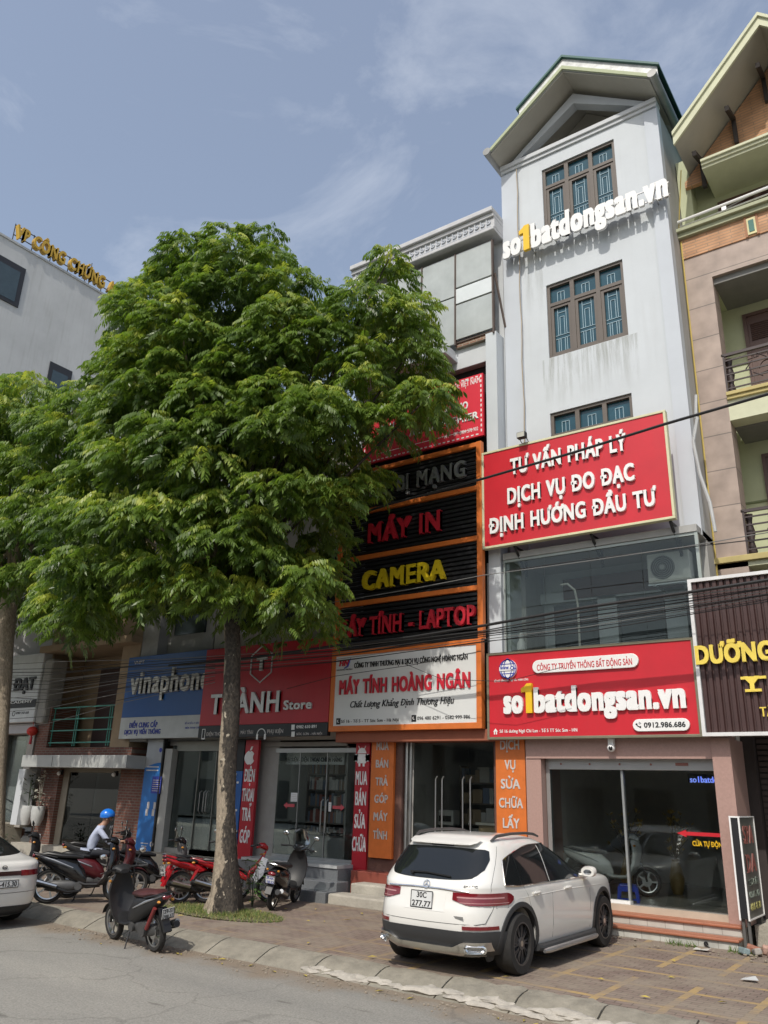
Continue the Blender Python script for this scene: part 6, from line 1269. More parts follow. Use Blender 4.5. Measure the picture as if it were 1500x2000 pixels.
def plate(parent, lines, c, u, v, w_, h, ink=BLACKL, part='number_plate'):
    c = Vector(c); u = Vector(u).normalized(); v = Vector(v).normalized(); n = u.cross(v); m = M(); m.obox(c,u*w_/2,v*h/2,n*.006); o = m.build(part, PLATE, parent, local=True); m = M(); k = len(lines)
    for i, s_ in enumerate(lines): ch = h/k*.66; zz = (k/2-i-1)*h/k+h/k*.16; wd = w_*min(.86,.15*len(s_)) if k > 1 else w_*.88; put(m,s_,c-u*wd/2+v*zz+n*.006,u,v,wd,ch,.002,.02)
    m.build('lettering', ink, o, local=True); m = M()
    for a, b in ((u*w_/2,v*.005),(u*.005,v*h/2)):
        for sg in (-1,1): m.obox(c+(v*(h/2-.004) if a == u*w_/2 else u*(w_/2-.004))*sg+n*.007,a,b,n*.001)
    m.build('plate_rim', BLACKL, o, local=True); return o
# ---- white SUV on the pavement
CX, CY = -6.1, 11.85
car = thing('suv', 'white suv parked on the pavement with its rear to the road, red wrap-round lamps', 'car', (CX,CY,.0), rotz=R(90))
rows = [(.20,-1.95,2.1,.80,4.2),(.27,-2.16,2.24,.90,4.6),(.40,-2.29,2.31,.935,5),(.56,-2.335,2.335,.945,5),(.72,-2.33,2.335,.945,5),(.86,-2.295,2.29,.942,5),(.95,-2.275,2.2,.932,5),(1.0,-2.265,1.95,.918,5.2),(1.04,-2.25,1.5,.902,5.4),(1.09,-2.215,1.02,.882,5.4),(1.2,-2.12,.74,.842,5.2),(1.32,-2.01,.48,.795,5),(1.42,-1.92,.25,.748,4.8),(1.50,-1.86,.05,.70,4.6),(1.56,-1.80,-.12,.645,4.2),(1.60,-1.72,-.30,.575,3.8),(1.628,-1.58,-.55,.46,3.4),(1.64,-1.3,-.9,.22,3)]
WR, WZ, XA = .362, .362, 1.436
bd = Body(rows, [(-XA,WZ,.435),(XA,WZ,.435)])
m = bd.mesh(); m.build('body', WPAINT, car, smooth=True, local=True)
# side windows: one dark band divided by body-coloured pillars
def win_top(x): return 1.50 - .30*max(0,(x-.0)/1.0)**1.7 - .115*max(0,(-.55-x)/.9)**2 - (.33*max(0,(-1.62-x)/.16)**1.6)
for sg in (-1,1):
    g = M(); tr_ = M()
    for x0, x1 in ((-1.74,-1.35),(-1.335,-.50),(-.46,.98)):
        def f0(a, sg=sg): return 1.035
        n = 28 if x1 > 0 else 14; P = []; Q = []; J = 9
        for i in range(n+1):
            x = x0+(x1-x0)*i/n; zt = max(1.05, win_top(x)) if x < .9 else 1.055; zb = 1.035+.02*max(0,(-1.4-x)/.34)
            for j in range(J): z = zb+(zt-zb)*j/(J-1); y = bd.side(x,z); P.append((x,sg*(y+.010),z)); Q.append((x,sg*(y-.02),z))
        g.add(P,[(i*J+j,(i+1)*J+j,(i+1)*J+j+1,i*J+j+1) for i in range(n) for j in range(J-1)])
        E_ = [i*J for i in range(n+1)]+[n*J+j for j in range(1,J)]+[i*J+J-1 for i in range(n-1,-1,-1)]+list(range(J-2,0,-1))
        g.add([P[i] for i in E_]+[Q[i] for i in E_],[(i,(i+1)%len(E_),len(E_)+(i+1)%len(E_),len(E_)+i) for i in range(len(E_))])
    g.build('side_window', CGLASS, car, smooth=True, local=True)
    xs = np.linspace(-1.76,.98,36); tr_.tube([(x,sg*(bd.side(x,1.03)+.006),1.03+.02*max(0,(-1.4-x)/.34)) for x in xs],.011,5); tr_.tube([(x,sg*(bd.side(x,win_top(x))+.005),max(1.06,win_top(x)+.008)) for x in np.linspace(-1.77,.97,40)],.008,5)
    tr_.build('window_trim', CHROME, car, smooth=True, local=True)
    # roof rail, mirror, handles, sill board, arch trims
    m = M(); m.tube([(-1.62,sg*.60,1.565),(-1.5,sg*.615,1.622),(-1.1,sg*.625,1.648),(-.6,sg*.61,1.648),(-.3,sg*.585,1.63),(-.12,sg*.575,1.595)],[.016,.022,.02,.02,.02,.014],7); m.build('roof_rail', pm('rail_grey', (.10,.10,.10), .4, .4), car, smooth=True, local=True)
    m = M(); m.loft([(.55,1.11,.10,.062,sg*1.05),(.62,1.115,.115,.075,sg*1.05),(.70,1.115,.10,.068,sg*1.04),(.77,1.11,.05,.035,sg*1.02)],16); m.tube([(.66,sg*.86,1.05),(.68,sg*.98,1.06)],.03,6); mo = m.build('wing_mirror', WPAINT, car, smooth=True, local=True); m = M(); m.ball((.553,sg*1.05,1.107),.08,14,(.06,1.05,.62)); m.build('mirror_glass', CHROME, mo, local=True)
    for xh in (-.98,.05):
        m = M(); y = bd.side(xh,.93); m.tube([(xh-.11,sg*(y+.012),.925),(xh-.07,sg*(y+.03),.927),(xh+.07,sg*(y+.03),.93),(xh+.11,sg*(y+.01),.93)],.016,7); m.ball((xh+.0,sg*(y-.03),.92),.055,12,(1.2,.8,.7)); m.build('door_handle', WPAINT, car, smooth=True, local=True)
    m = M()
    for pts in ([(-.98+.5,1.03),(-.5,.7),(-.5,.36)],): m.tube([(x,sg*(bd.side(x,z)+.0005),z) for x, z in [(-.48,1.02),(-.475,.9),(-.48,.7),(-.49,.5),(-.5,.34)]],.0026,4)
    m.tube([(x,sg*(bd.side(x,z)+.0005),z) for x, z in [(.86,1.0),(.88,.85),(.87,.6),(.84,.34)]],.0026,4); m.tube([(-XA+.50*math.cos(R(a)),sg*(bd.side(-XA+.5*math.cos(R(a)),WZ+.5*math.sin(R(a)))+.0005),WZ+.5*math.sin(R(a))) for a in range(2,62,6)]+[(x,sg*(bd.side(x,z)+.0005),z) for x, z in ((-1.22,.92),(-1.3,1.02))],.0026,4)
    q = [(-1.95,.80),(-1.72,.80),(-1.70,.95),(-1.93,.95),(-1.95,.80)]; m.tube([(x,sg*(bd.side(x,z)+.0005),z) for x, z in q],.002,4)
    m.build('panel_gap', SEAM, car, local=True)
    m = M(); m.tube([(x,sg*(bd.side(x,.90)-.008),.905-.012*abs(x)) for x in np.linspace(-1.5,1.9,20)],.012,6); m.build('shoulder_crease', WPAINT, car, smooth=True, local=True)
    m = M(); m.loft([(-.98,.27,.07,.05,sg*.90),(-.9,.255,.09,.045,sg*.915),(.9,.255,.09,.045,sg*.915),(.98,.27,.07,.05,sg*.90)],10); m.build('sill', CLADB, car, local=True, smooth=True)
    m = M(); m.tube([(-.92,sg*1.0,.225),(-.8,sg*1.015,.225),(.8,sg*1.015,.225),(.92,sg*1.0,.225)],[.025,.035,.035,.025],8); m.build('running_board', pm('satin_silver', (.5,.5,.5), .35, .8), car, smooth=True, local=True)
    for xa in (-XA,XA):
        rg_ = []; 
        for k in range(33):
            a = R(-22+224*k/32); row = []
            for r_, o_ in ((.428,-.06),(.428,.014),(.45,.018),(.487,.012),(.487,-.02)): x = xa+r_*math.cos(a); z = WZ+r_*math.sin(a); row.append((x,sg*(bd.side(x,max(z,.24))+o_),z))
            rg_.append(row)
        m = M(); m.rings(rg_, False, False); m.build('arch_trim', CLADB, car, smooth=True, local=True)
    m = M(); m.add([(x,sg*y,z) for x in (-1.95,1.95) for y, z in ((.4,.9),(.4,.2))],[(0,1,3,2)]); m.build('wheel_well', BLACK, car, local=True)
    # wrap-round rear lamp
    m = M(); s1 = sg
    bd.patch(m, lambda a: .832+.055*max(0,(.60-abs(a))/.2)+.05*max(0,(abs(a)-1.08)/.12)**2, lambda a: .972-.05*max(0,(abs(a)-1.05)/.15)**2, sg*.40, sg*1.20, 18, 5, .012)
    lo = m.build('tail_lamp', LAMPR, car, smooth=True, local=True); m = M(); bd.patch(m, lambda a: .91, lambda a: .925, sg*.46, sg*1.0, 14, 1, .0145, .0); bd.patch(m, lambda a: .855, lambda a: .862, sg*.5, sg*1.1, 14, 1, .014, .0); m.build('lamp_bar', LAMPL, lo, local=True)
    m = M(); bd.patch(m, lambda a: .565, lambda a: .605, sg*.55, sg*.93, 8, 1, .012); m.build('reflector', LAMPR, car, local=True)
    for xa in (-XA,XA): wheel(car,'wheel',(xa,sg*.815,WZ),WR,.25,sg,.25)
m = M(); P = []
for i in range(11):
    z = 1.12+.38*i/10; xr, xf, w_, n = bd.sl(z)
    for j in range(15): y = .86*w_*(-1+j/7)*.95; hl = (xf-xr)/2; P.append(((xr+xf)/2+hl*(1-abs(y/w_)**n)**(1/n)+.006,y,z+.004))
m.add(P,[(i*15+j,i*15+j+1,i*15+16+j,i*15+15+j) for i in range(10) for j in range(14)]); m.build('windscreen', CGLASS, car, smooth=True, local=True)
# rear window, badge, plate, shut lines, bumper
m = M()
def wb(a): t = abs(a)/.70; return 1.10+.05*t**3+.10*max(0,(t-.82)/.18)**2
def wt(a): t = abs(a)/.70; return 1.475-.02*t**2-.14*max(0,(t-.88)/.12)**2
bd.patch(m, wb, wt, -.69, .69, 30, 8, .006); m.build('rear_window', CGLASS, car, smooth=True, local=True)
m = M(); bd.line(m,[(-.32,1.13),(.05,1.155),(.3,1.15)],.010,.02); bd.line(m,[(.25,1.13),(.3,1.15)],.016,.02); m.build('rear_wiper', BLACK, car, local=True)
m = M(); m.loft([(-1.925,1.518,.46,.008),(-1.86,1.54,.52,.016),(-1.74,1.578,.54,.012)],16); m.build('rear_spoiler', WPAINT, car, smooth=True, local=True)
m = M(); bd.patch(m, lambda a: 1.487, lambda a: 1.507, -.17,.17, 6, 1, .03); m.build('brake_light', BLACK, car, local=True)
m = M(); bd.line(m,[(-.60,.985),(-.2,1.0),(.2,1.0),(.60,.985)],.012,.004,6,6); m.build('chrome_strip', CHROME, car, smooth=True, local=True)
m = M(); bd.line(m,[(-.84,.83),(-.78,.64),(-.70,.625),(0,.615),(.70,.625),(.78,.64),(.84,.83)],.003); bd.line(m,[(.80,.985),(.82,1.1),(.79,1.3),(.74,1.5)],.0026); bd.line(m,[(-.80,.985),(-.82,1.1),(-.79,1.3),(-.74,1.5)],.0026); m.build('tailgate_gap', SEAM, car, local=True)
c = bd.arc(0,1.035); n = bd.nrm(0,1.035); m = M(); u = Vector((0,-1,0)); v = n.cross(u) if n.cross(u).z > 0 else -n.cross(u)
ringstrip(m, c+n*.008, u, v, 0,0,.042,.052,.008,n=24)
for k in range(3): a = R(90+120*k); m.prism([c+n*.006+u*(.045*math.cos(a))+v*(.045*math.sin(a)),c+n*.006+u*(.009*math.cos(a+1.05))+v*(.009*math.sin(a+1.05)),c+n*.006+u*(.009*math.cos(a-1.05))+v*(.009*math.sin(a-1.05))],n*.008)
m.build('star_badge', CHROME, car, local=True)
for s_, a0, z, w_ in (('GLC 200',-.80,1.035,.21),('4MATIC',.53,1.03,.18)):
    p = bd.arc(a0,z); q = bd.arc(a0+w_,z); m = M(); nn = bd.nrm(a0+w_/2,z); put(m, s_, Vector((p.x,-(-p.y),z)) if False else (bd.arc(-a0,z)+bd.nrm(-a0,z)*.002), (bd.arc(-a0-w_,z)-bd.arc(-a0,z)), UZ, w_, .032, .006, .02); m.build('badge_lettering', CHROME, car, local=True)
zp = .86; c = bd.arc(0,zp); n = bd.nrm(0,zp); m = M(); bd.patch(m, lambda a: .74, lambda a: .955, -.30,.30,8,2,.003); m.build('plate_recess', WPAINT, car, smooth=True, local=True)
plate(car,['30C','277.77'],c+Vector((-.02,.04,-.0)),(0,-1,0),(0.1,0,1),.33,.2)
m = M(); p = bd.arc(-.50,.695)+bd.nrm(-.5,.695)*.006; m.obox(p,(0,.07,0),(.002,0,0),(0,0,.014)); m.build('sticker', pm('grey_sticker', (.2,.2,.19), .4), car, local=True)
m = M(); bd.patch(m, lambda a: .27+.0*a, lambda a: .545-.04*max(0,(abs(a)-.9)/.5), -1.28,1.28,44,6,.008); m.build('lower_bumper', CLADB, car, smooth=True, local=True)
m = M(); bd.patch(m, lambda a: .285+.06*min(1,max(0,(abs(a)-.48)/.12)), lambda a: .375+.065*min(1,max(0,(abs(a)-.40)/.15)), -.80,.80,40,5,.035); m.build('skid_plate', pm('satin_chrome', (.62,.62,.61), .22, 1, var=0), car, smooth=True, local=True)
for sg in (-1,1):
    a = sg*.66; c = bd.arc(a,.375); n = bd.nrm(a,.375); m = M(); pr = []
    for r0, d in ((.72,.02),(1,.055),(.86,.06),(.8,.0)):
        pr.append([c+n*d+(bd.arc(a+.02,.375)-bd.arc(a-.02,.375)).normalized()*x*r0+Vector((0,0,1))*z*r0 for x, z in capsule(-.145,.145,-.045,.045,6)])
    m.rings(pr, False); eo = m.build('exhaust_tip', CHROME, car, smooth=True, local=True); m = M(); m.prism(pr[3], n*.002); m.build('exhaust_hole', BLACKL, eo, local=True)
m = M(); m.box(-1.2,1.2,-.75,.75,.21,.3).cyl((-XA,-.7,.3),(-XA,.7,.3),.06).cyl((XA,-.7,.3),(XA,.7,.3),.06); m.build('underbody', BLACK, car, local=True)
# ---- white sedan at the left edge (mostly outside the picture)
SXC, SYC = -15.62, 8.06
sed = thing('sedan', 'white sedan cut by the left edge, parked along the kerb, boot to the right', 'car', (SXC,SYC,ROADZ), rotz=R(180))
rows = [(.16,-2.0,2.1,.78,4.2),(.25,-2.22,2.26,.88,4.4),(.42,-2.30,2.32,.915,4.6),(.6,-2.325,2.33,.92,4.6),(.78,-2.315,2.27,.915,4.6),(.9,-2.29,1.95,.905,4.6),(.97,-2.27,1.5,.89,4.8),(1.02,-2.20,1.15,.86,4.8),(1.05,-2.0,1.0,.84,4.8),(1.10,-1.78,.85,.81,4.4),(1.2,-1.52,.6,.755,4.2),(1.3,-1.24,.33,.69,4),(1.38,-.98,.05,.62,3.8),(1.43,-.75,-.18,.52,3.4),(1.45,-.5,-.3,.25,3)]
sb = Body(rows, [(-1.35,.33,.39),(1.35,.33,.39)]); sb.mesh().build('body', WPAINT, sed, smooth=True, local=True)
m = M(); sb.patch(m, lambda a: 1.075+.03*(abs(a)/.6)**2, lambda a: 1.37-.02*(abs(a)/.6)**2-.2*max(0,(abs(a)-.5)/.16)**2, -.66,.66,24,6,.006); m.build('rear_window', CGLASS, sed, smooth=True, local=True)
for sg in (-1,1):
    m = M(); P = []; n = 14
    for i in range(n+1):
        x = -1.3+2.2*i/n; zt = 1.36-.33*max(0,(x-.1)/.8)**1.6-.28*max(0,(-.7-x)/.6)**1.5; zt = max(zt,1.03)
        for j in range(4): z = 1.01+(zt-1.01)*j/3; P.append((x,sg*(sb.side(x,z)+.006),z))
    m.add(P,[(i*4+j,(i+1)*4+j,(i+1)*4+j+1,i*4+j+1) for i in range(n) for j in range(3)]); m.build('side_window', CGLASS, sed, smooth=True, local=True)
    m = M(); sb.patch(m, lambda a: .80, lambda a: .885, sg*.30, sg*1.1, 14, 3, .010); m.build('tail_lamp', LAMPR, sed, smooth=True, local=True)
    for xa in (-1.35,1.35): wheel(sed,'wheel',(xa,sg*.79,.33),.33,.22,sg,.22)
    m = M(); sb.patch(m, lambda a: .42, lambda a: .50, sg*.80, sg*.98, 6, 2, .012); m.build('reflector', pm('smoked_lamp', (.05,.03,.03), .2), sed, local=True)
    m = M(); m.add([(x,sg*y,z) for x in (-1.8,1.8) for y, z in ((.4,.8),(.4,.16))],[(0,1,3,2)]); m.build('wheel_well', BLACK, sed, local=True)
m = M(); sb.patch(m, lambda a: .81, lambda a: .875, -.30,.30, 8, 2, .012); m.build('lamp_strip', pm('dark_lamp_strip', (.03,.012,.014), .15), sed, local=True)
c = sb.arc(0,.94); m = M(); ringstrip(m,c+Vector((-.006,0,0)),(0,-1,0),UZ,0,0,.035,.046,.006,n=18,ry=.65); put(m,'KIA',c+Vector((-.006,.026,-.012)),(0,-1,0),UZ,.052,.022,.004,.02); m.build('badge', RIMD, sed, local=True)
plate(sed,['30A-415.30'],sb.arc(0,.69)+Vector((-.012,0,0)),(0,-1,0),UZ,.52,.115)
m = M(); sb.patch(m, lambda a: .2, lambda a: .35, -1.15,1.15,30,4,.01); m.build('lower_bumper', BLACK, sed, smooth=True, local=True)
m = M(); sb.line(m,[(-.78,.79),(-.72,.56),(0,.55),(.72,.56),(.78,.79)],.004); sb.line(m,[(-.85,1.0),(-.80,.9)],.004); m.build('boot_gap', SEAM, sed, local=True)
m = M(); m.box(-1.2,1.2,-.7,.7,.17,.26); m.build('underbody', BLACK, sed, local=True)

# ================================================================ motorbikes
MATB_ = pm('matt_black_paint', (.018,.018,.019), .5, var=.2, scale=10)
def bike(label, x, y, z, head, style='scooter', main=GLOSSBLACK, second=BLACK, seatm=BLACK, plate_=None, lean=-7, steer=0., shield=None, rack=False, screen=False, box_=False, mirrors=True, cat='scooter'):
    t = thing('motorbike' if style == 'underbone' else 'scooter', label, cat, (x,y,z), group='motorbikes parked before the shops', rot=(R(lean),0,R(head)))
    WB = 1.26; xf, xr = WB/2, -WB/2; r = {'scooter':.265,'vespa':.235,'big':.30,'underbone':.285}[style]; tw = .045 if style != 'underbone' else .036
    for nm, wx in (('front_wheel',xf),('rear_wheel',xr)):
        m = M(); m.lathe([(r-.075,-tw*.7),(r-.03,-tw),(r-.008,-tw*.6),(r,0),(r-.008,tw*.6),(r-.03,tw),(r-.075,tw*.7)],(wx,0,r),'y',28,False); wo = m.build(nm, RUBBER, t, smooth=True, local=True); m = M()
        m.lathe([(r-.09,-.03),(r-.072,-.035),(r-.072,.035),(r-.09,.03),(r-.09,-.03)],(wx,0,r),'y',28,False)
        for k in range(5 if style != 'underbone' else 12):
            a = 2*math.pi*k/(5 if style != 'underbone' else 12); w_ = .016 if style != 'underbone' else .004; m.obox((wx+(r-.08)/2*math.cos(a),0,r+(r-.08)/2*math.sin(a)),((r-.08)/2*math.cos(a),0,(r-.08)/2*math.sin(a)),(0,.012,0),(-w_*math.sin(a),0,w_*math.cos(a)))
        m.cyl((wx,-.05,r),(wx,.05,r),.035,12).cyl((wx,.04,r),(wx,.045,r),.09,18); m.build('rim', STEEL, wo, local=True)
    sc = {'scooter':1,'vespa':1,'big':1.06,'underbone':1}[style]
    top = 1.02*sc
    # rear bodywork
    m = M()
    if style == 'underbone': m.loft([(-.98,.80,.03,.02),(-.90,.775,.07,.05),(-.62,.70,.10,.075),(-.3,.62,.095,.08),(-.02,.52,.07,.07),(.14,.44,.05,.05)],14)
    elif style == 'vespa': m.loft([(-.93,.62,.05,.05),(-.86,.60,.13,.13),(-.62,.56,.195,.2),(-.38,.53,.185,.2),(-.18,.5,.13,.17),(-.1,.45,.09,.12)],18)
    else: m.loft([(-1.0,.80*sc,.03,.03),(-.9,.76*sc,.085,.065),(-.68,.68*sc,.125,.11),(-.42,.60*sc,.15,.16),(-.2,.53*sc,.145,.2),(-.04,.44,.12,.15),(.02,.38,.1,.08)],16)
    m.build('rear_body', main, t, smooth=True, local=True)
    m = M(); sz = {'scooter':.775,'vespa':.77,'big':.82,'underbone':.765}[style]
    if style == 'underbone': m.loft([(-.78,sz,.07,.02),(-.7,sz+.015,.11,.035),(-.35,sz-.02,.11,.04),(-.1,sz-.075,.08,.045),(-.02,sz-.1,.04,.02)],14)
    else: m.loft([(-.84,sz+.03,.08,.02),(-.74,sz+.04,.13,.04),(-.48,sz,.15,.05),(-.22,sz-.01,.125,.05),(-.08,sz-.03,.08,.03)],14)
    m.build('seat', seatm, t, smooth=True, local=True)
    # front: leg shield / nose, floor, fender, fork
    m = M()
    if style == 'underbone':
        m.loft([(.5,.94,.10,.03),(.47,.86,.13,.075),(.40,.74,.105,.09),(.30,.62,.085,.085),(.17,.5,.07,.07)],14)
        m.build('nose', main, t, smooth=True, local=True); m = M()
        for sg in (-1,1): m.prism([(.42,sg*.10,.84),(.52,sg*.17,.8),(.44,sg*.21,.5),(.30,sg*.19,.36),(.22,sg*.11,.42)],(0,sg*.02,0))
        m.build('leg_shield', shield or second, t, local=True, bevel=.01)
    else:
        P = []; wtop, wmid, wbot = .11, (.20 if style != 'vespa' else .215), .16
        for (xx, zz, hw, bul) in ((.30,.32,wbot,.03),(.40,.42,wmid*.95,.05),(.47,.58,wmid,.07),(.50,.74,wmid,.085),(.49,.88,wmid*.8,.085),(.46,.99*sc,wtop,.06)):
            P.append([(xx+bul*(1-(y_/hw)**2 if hw else 0)-.05*(y_/hw)**2, y_, zz) for y_ in [hw*(-1+k/5) for k in range(11)]] + [(xx-.05-.05*(y_/hw)**2, y_, zz) for y_ in [hw*(1-k/5) for k in range(11)]])
        m.rings(P); m.build('leg_shield', shield or main, t, smooth=True, local=True)
        m = M(); m.loft([(-.12,.36,.13,.05),(.0,.325,.15,.035),(.24,.325,.15,.035),(.36,.38,.13,.06)],14); m.build('floorboard', second, t, smooth=True, local=True)
    m = M(); pr = []
    for k in range(9):
        a = R(20+k*17); pr.append([(xf+(r+.03)*math.cos(a)-.0,y_*(.07),r+(r+.03-.02*abs(y_))*math.sin(a)) for y_ in (-1,-.5,0,.5,1)])
    m.rings(pr, False, False); m.build('front_fender', main if style != 'underbone' else second, t, smooth=True, local=True)
    m = M()
    for sg in (-1,1): m.tube([(xf,sg*.065,r),(xf-.05,sg*.065,r+.24),(.47,sg*.05,.72)],.019,7)
    m.build('fork', STEEL if style == 'underbone' else BLACK, t, smooth=True, local=True)
    # handlebar group
    hx, hz = .40, top
    m = M(); m.loft([(.30,hz+.0,.07,.03),(.37,hz+.03,.15,.055),(.46,hz+.02,.14,.07),(.53,hz-.02,.08,.05)],14); ho = m.build('handlebar_cowl', main, t, smooth=True, local=True)
    m = M(); m.ball((.52,0,hz-.01),.075,14,(.5,1.0,.75)); m.build('headlight', pm('headlamp', (.5,.52,.52), .08, var=0), ho, smooth=True, local=True)
    m = M(); m.tube([(.26,-.34,hz+.03),(.34,-.2,hz+.04),(.39,0,hz+.03),(.34,.2,hz+.04),(.26,.34,hz+.03)],.014,7); m.build('handlebar', BLACK, t, smooth=True, local=True)
    for sg in (-1,1):
        m = M(); m.tube([(.31,sg*.24,hz+.035),(.24,sg*.36,hz+.028)],.02,8); m.build('grip', BLACK, t, smooth=True, local=True)
        m = M(); m.tube([(.38,sg*.22,hz+.03),(.36,sg*.37,hz+.02)],.007,5); m.build('brake_lever', STEEL, t, local=True)
        if mirrors:
            m = M(); m.tube([(.35,sg*.21,hz+.04),(.38,sg*.27,hz+.16),(.36,sg*.31,hz+.22)],.007,5); m.ball((.36,sg*.33,hz+.255),.062,12,(.28,1.05,.72)); mo = m.build('mirror', BLACK, t, smooth=True, local=True)
            m = M(); m.ball((.347,sg*.33,hz+.255),.056,12,(.15,1.0,.7)); m.build('mirror_glass', CHROME, mo, smooth=True, local=True)
        m = M(); m.ball((.44,sg*.17,hz-.13) if style != 'vespa' else (.5,sg*.17,.7),.03,8,(1,.8,.7)); m.ball((-.93,sg*.11,.72*sc),.03,8,(1.2,.8,.7)); m.build('turn_signal', pm('amber', (.6,.25,.03), .3), t, smooth=True, local=True)
    m = M(); m.ball((-.97,0,.775*sc if style != 'vespa' else .66),.06,12,(.6,1.3,.7)); m.build('tail_light', LAMPR, t, smooth=True, local=True)
    # engine, exhaust, fender, plate, stands
    m = M(); m.loft([(-.70,.29,.05,.07),(-.55,.30,.09,.10),(-.25,.30,.10,.11),(-.05,.31,.07,.08),(.02,.31,.03,.04)],12); m.cyl((-.45,.08,.3),(-.45,.14,.3),.1,14).cyl((-.12,-.13,.3),(-.12,.13,.3),.07,12); m.build('engine', pm('engine_grey', (.09,.09,.09), .5, .4, var=.2, scale=20), t, smooth=True, local=True)
    m = M(); m.tube([(-.05,-.1,.22),(-.3,-.13,.2),(-.5,-.16,.27),(-.95,-.17,.38)],[.018,.02,.045,.05],10); m.build('exhaust', BLACK, t, smooth=True, local=True); m = M(); m.tube([(-.5,-.205,.30),(-.88,-.218,.395)],[.035,.042],8); m.build('exhaust_guard', STEEL, t, smooth=True, local=True)
    m = M(); pr = []
    for k in range(9):
        a = R(35+k*17); pr.append([(xr+(r+.025)*math.cos(a),y_*(.065),r+(r+.025)*math.sin(a)) for y_ in (-1,-.5,0,.5,1)])
    m.rings(pr, False, False); m.prism([(-.86,-.06,.62),(-.80,-.06,.62),(-.97,-.06,.30),(-1.0,-.06,.32)],(0,.12,0)); m.build('rear_fender', second if style != 'underbone' else main, t, smooth=True, local=True)
    if plate_: plate(t, plate_, (-1.0,0,.56*sc), (0,-1,0), (-.22,0,1), .19, .14, BLUEP if style == 'vespa' else BLACKL)
    m = M()
    for sg in (-1,1): m.tube([(-.55,sg*.13,sz-.03),(-.85,sg*.13,sz+.03),(-.98,sg*.08,sz+.06)],.011,6)
    m.tube([(-.98,-.08,sz+.06),(-1.0,0,sz+.065),(-.98,.08,sz+.06)],.011,6); m.build('grab_rail', STEEL if rack else BLACK, t, smooth=True, local=True)
    m = M(); m.tube([(-.1,.12,.25),(-.16,.24,.03),(-.20,.26,.0)],.012,6); m.build('side_stand', BLACK, t, local=True)
    m = M(); m.tube([(-.55,.10,.32),(-.78,.09,.62)],.03,8); m.build('shock_absorber', pm('maroon_spring', (.2,.03,.03), .4) if main is MATB_ else STEEL, t, smooth=True, local=True)
    if style in ('scooter','big'):
        m = M()
        for sg in (-1,1): m.tube([(-.96,sg*.075,.80*sc),(-.6,sg*.135,.70*sc),(-.25,sg*.155,.58*sc)],[.008,.018,.008],6)
        m.build('side_stripe', second if second is not BLACK else SILV, t, smooth=True, local=True)
    if screen:
        m = M(); pr = []
        for (xx,zz,hw) in ((.50,hz+.02,.12),(.47,hz+.16,.19),(.40,hz+.32,.16),(.36,hz+.38,.10)): pr.append([(xx-.06*(k/5-1)**2,hw*(k/5-1),zz) for k in range(11)])
        m.rings(pr, False, False); m.build('wind_screen', glass('screen_glass', (.55,.6,.6), 1.5), t, smooth=True, local=True)
    if box_:
        m = M(); m.ball((-.02,0,.66),.14,14,(1.1,.95,.8)); m.build('helmet_hook_helmet', GLOSSBLACK, t, smooth=True, local=True)
    return t
REDB = pm('red_bike_paint', (.38,.010,.016), .25, var=0, coat=.5); DKRED = pm('dull_red_trim', (.34,.03,.035), .4, var=.1)
MATB = pm('matt_black_paint', (.018,.018,.019), .5, var=.2, scale=10); GREYSH = pm('grey_inner_shield', (.12,.12,.12), .45, var=.1)
def head(a, b): return math.degrees(math.atan2(b[1]-a[1], b[0]-a[0]))
bike('matt black scooter with dull red seat trim, alone on the road by the kerb', -10.84, 8.86, ROADZ, 170, 'scooter', MATB, BLACK, pm('worn_red_black_seat', (.07,.02,.02), .5, var=.4, scale=6), ['29-S1','788.57'], -8, shield=MATB)
bike('large gloss black scooter with tall rear wheel, beside the white sedan', -14.25, 10.3, 0, 56, 'big', GLOSSBLACK, BLACK, BLACK, None, -3)
rb = bike('dark red scooter ridden by the person in the blue helmet', -14.72, 11.05, 0, 58, 'scooter', pm('dark_maroon_paint', (.09,.012,.016), .3, coat=.4), BLACK, BLACK, None, 0, mirrors=True)
bike('black scooter with round mirrors, behind the boot of the white sedan', -17.25, 10.5, 0, 56, 'scooter', MATB, BLACK, BLACK, None, -5)
bike('black scooter with grey inner leg shield, left of the red motorbikes', -14.5, 12.25, 0, 60, 'scooter', GLOSSBLACK, BLACK, BLACK, None, -5, shield=GREYSH)
bike('red motorbike with a chrome rack, further of the two left of the trunk', -13.55, 12.75, 0, 76, 'underbone', REDB, MATB, BLACK, ['29-T1','306.72'], -5, rack=True)
bike('red motorbike with a dark helmet on its frame, nearest the tree trunk on its left', -12.85, 12.2, 0, 72, 'underbone', REDB, REDB, BLACK, ['29-M6','614.09'], -5, box_=True)
bike('red and white motorbike half hidden by the tree trunk', -12.4, 12.55, 0, 52, 'underbone', REDB, ACRYL, BLACK, None, -5, shield=ACRYL, mirrors=False)
bike('black rounded scooter with clear wind screen, right of the tree trunk', -11.5, 12.88, 0, 112, 'vespa', GLOSSBLACK, BLACK, BLACK, ['29-AA','118.52'], 8, rack=True, screen=True, shield=MATB)
bike('dark scooter standing against the brick pillar, behind the rider', -17.2, 12.9, 0, 62, 'scooter', MATB, GREYSH, BLACK, None, -5)
bike('pale white electric scooter parked inside the estate office behind the glass', -6.15, 16.35, .42, 20, 'scooter', pm('pale_bike_white', (.55,.58,.57), .3), pm('pale_bike_grey', (.4,.42,.42), .5), pm('grey_seat', (.2,.2,.2), .5), None, -4)
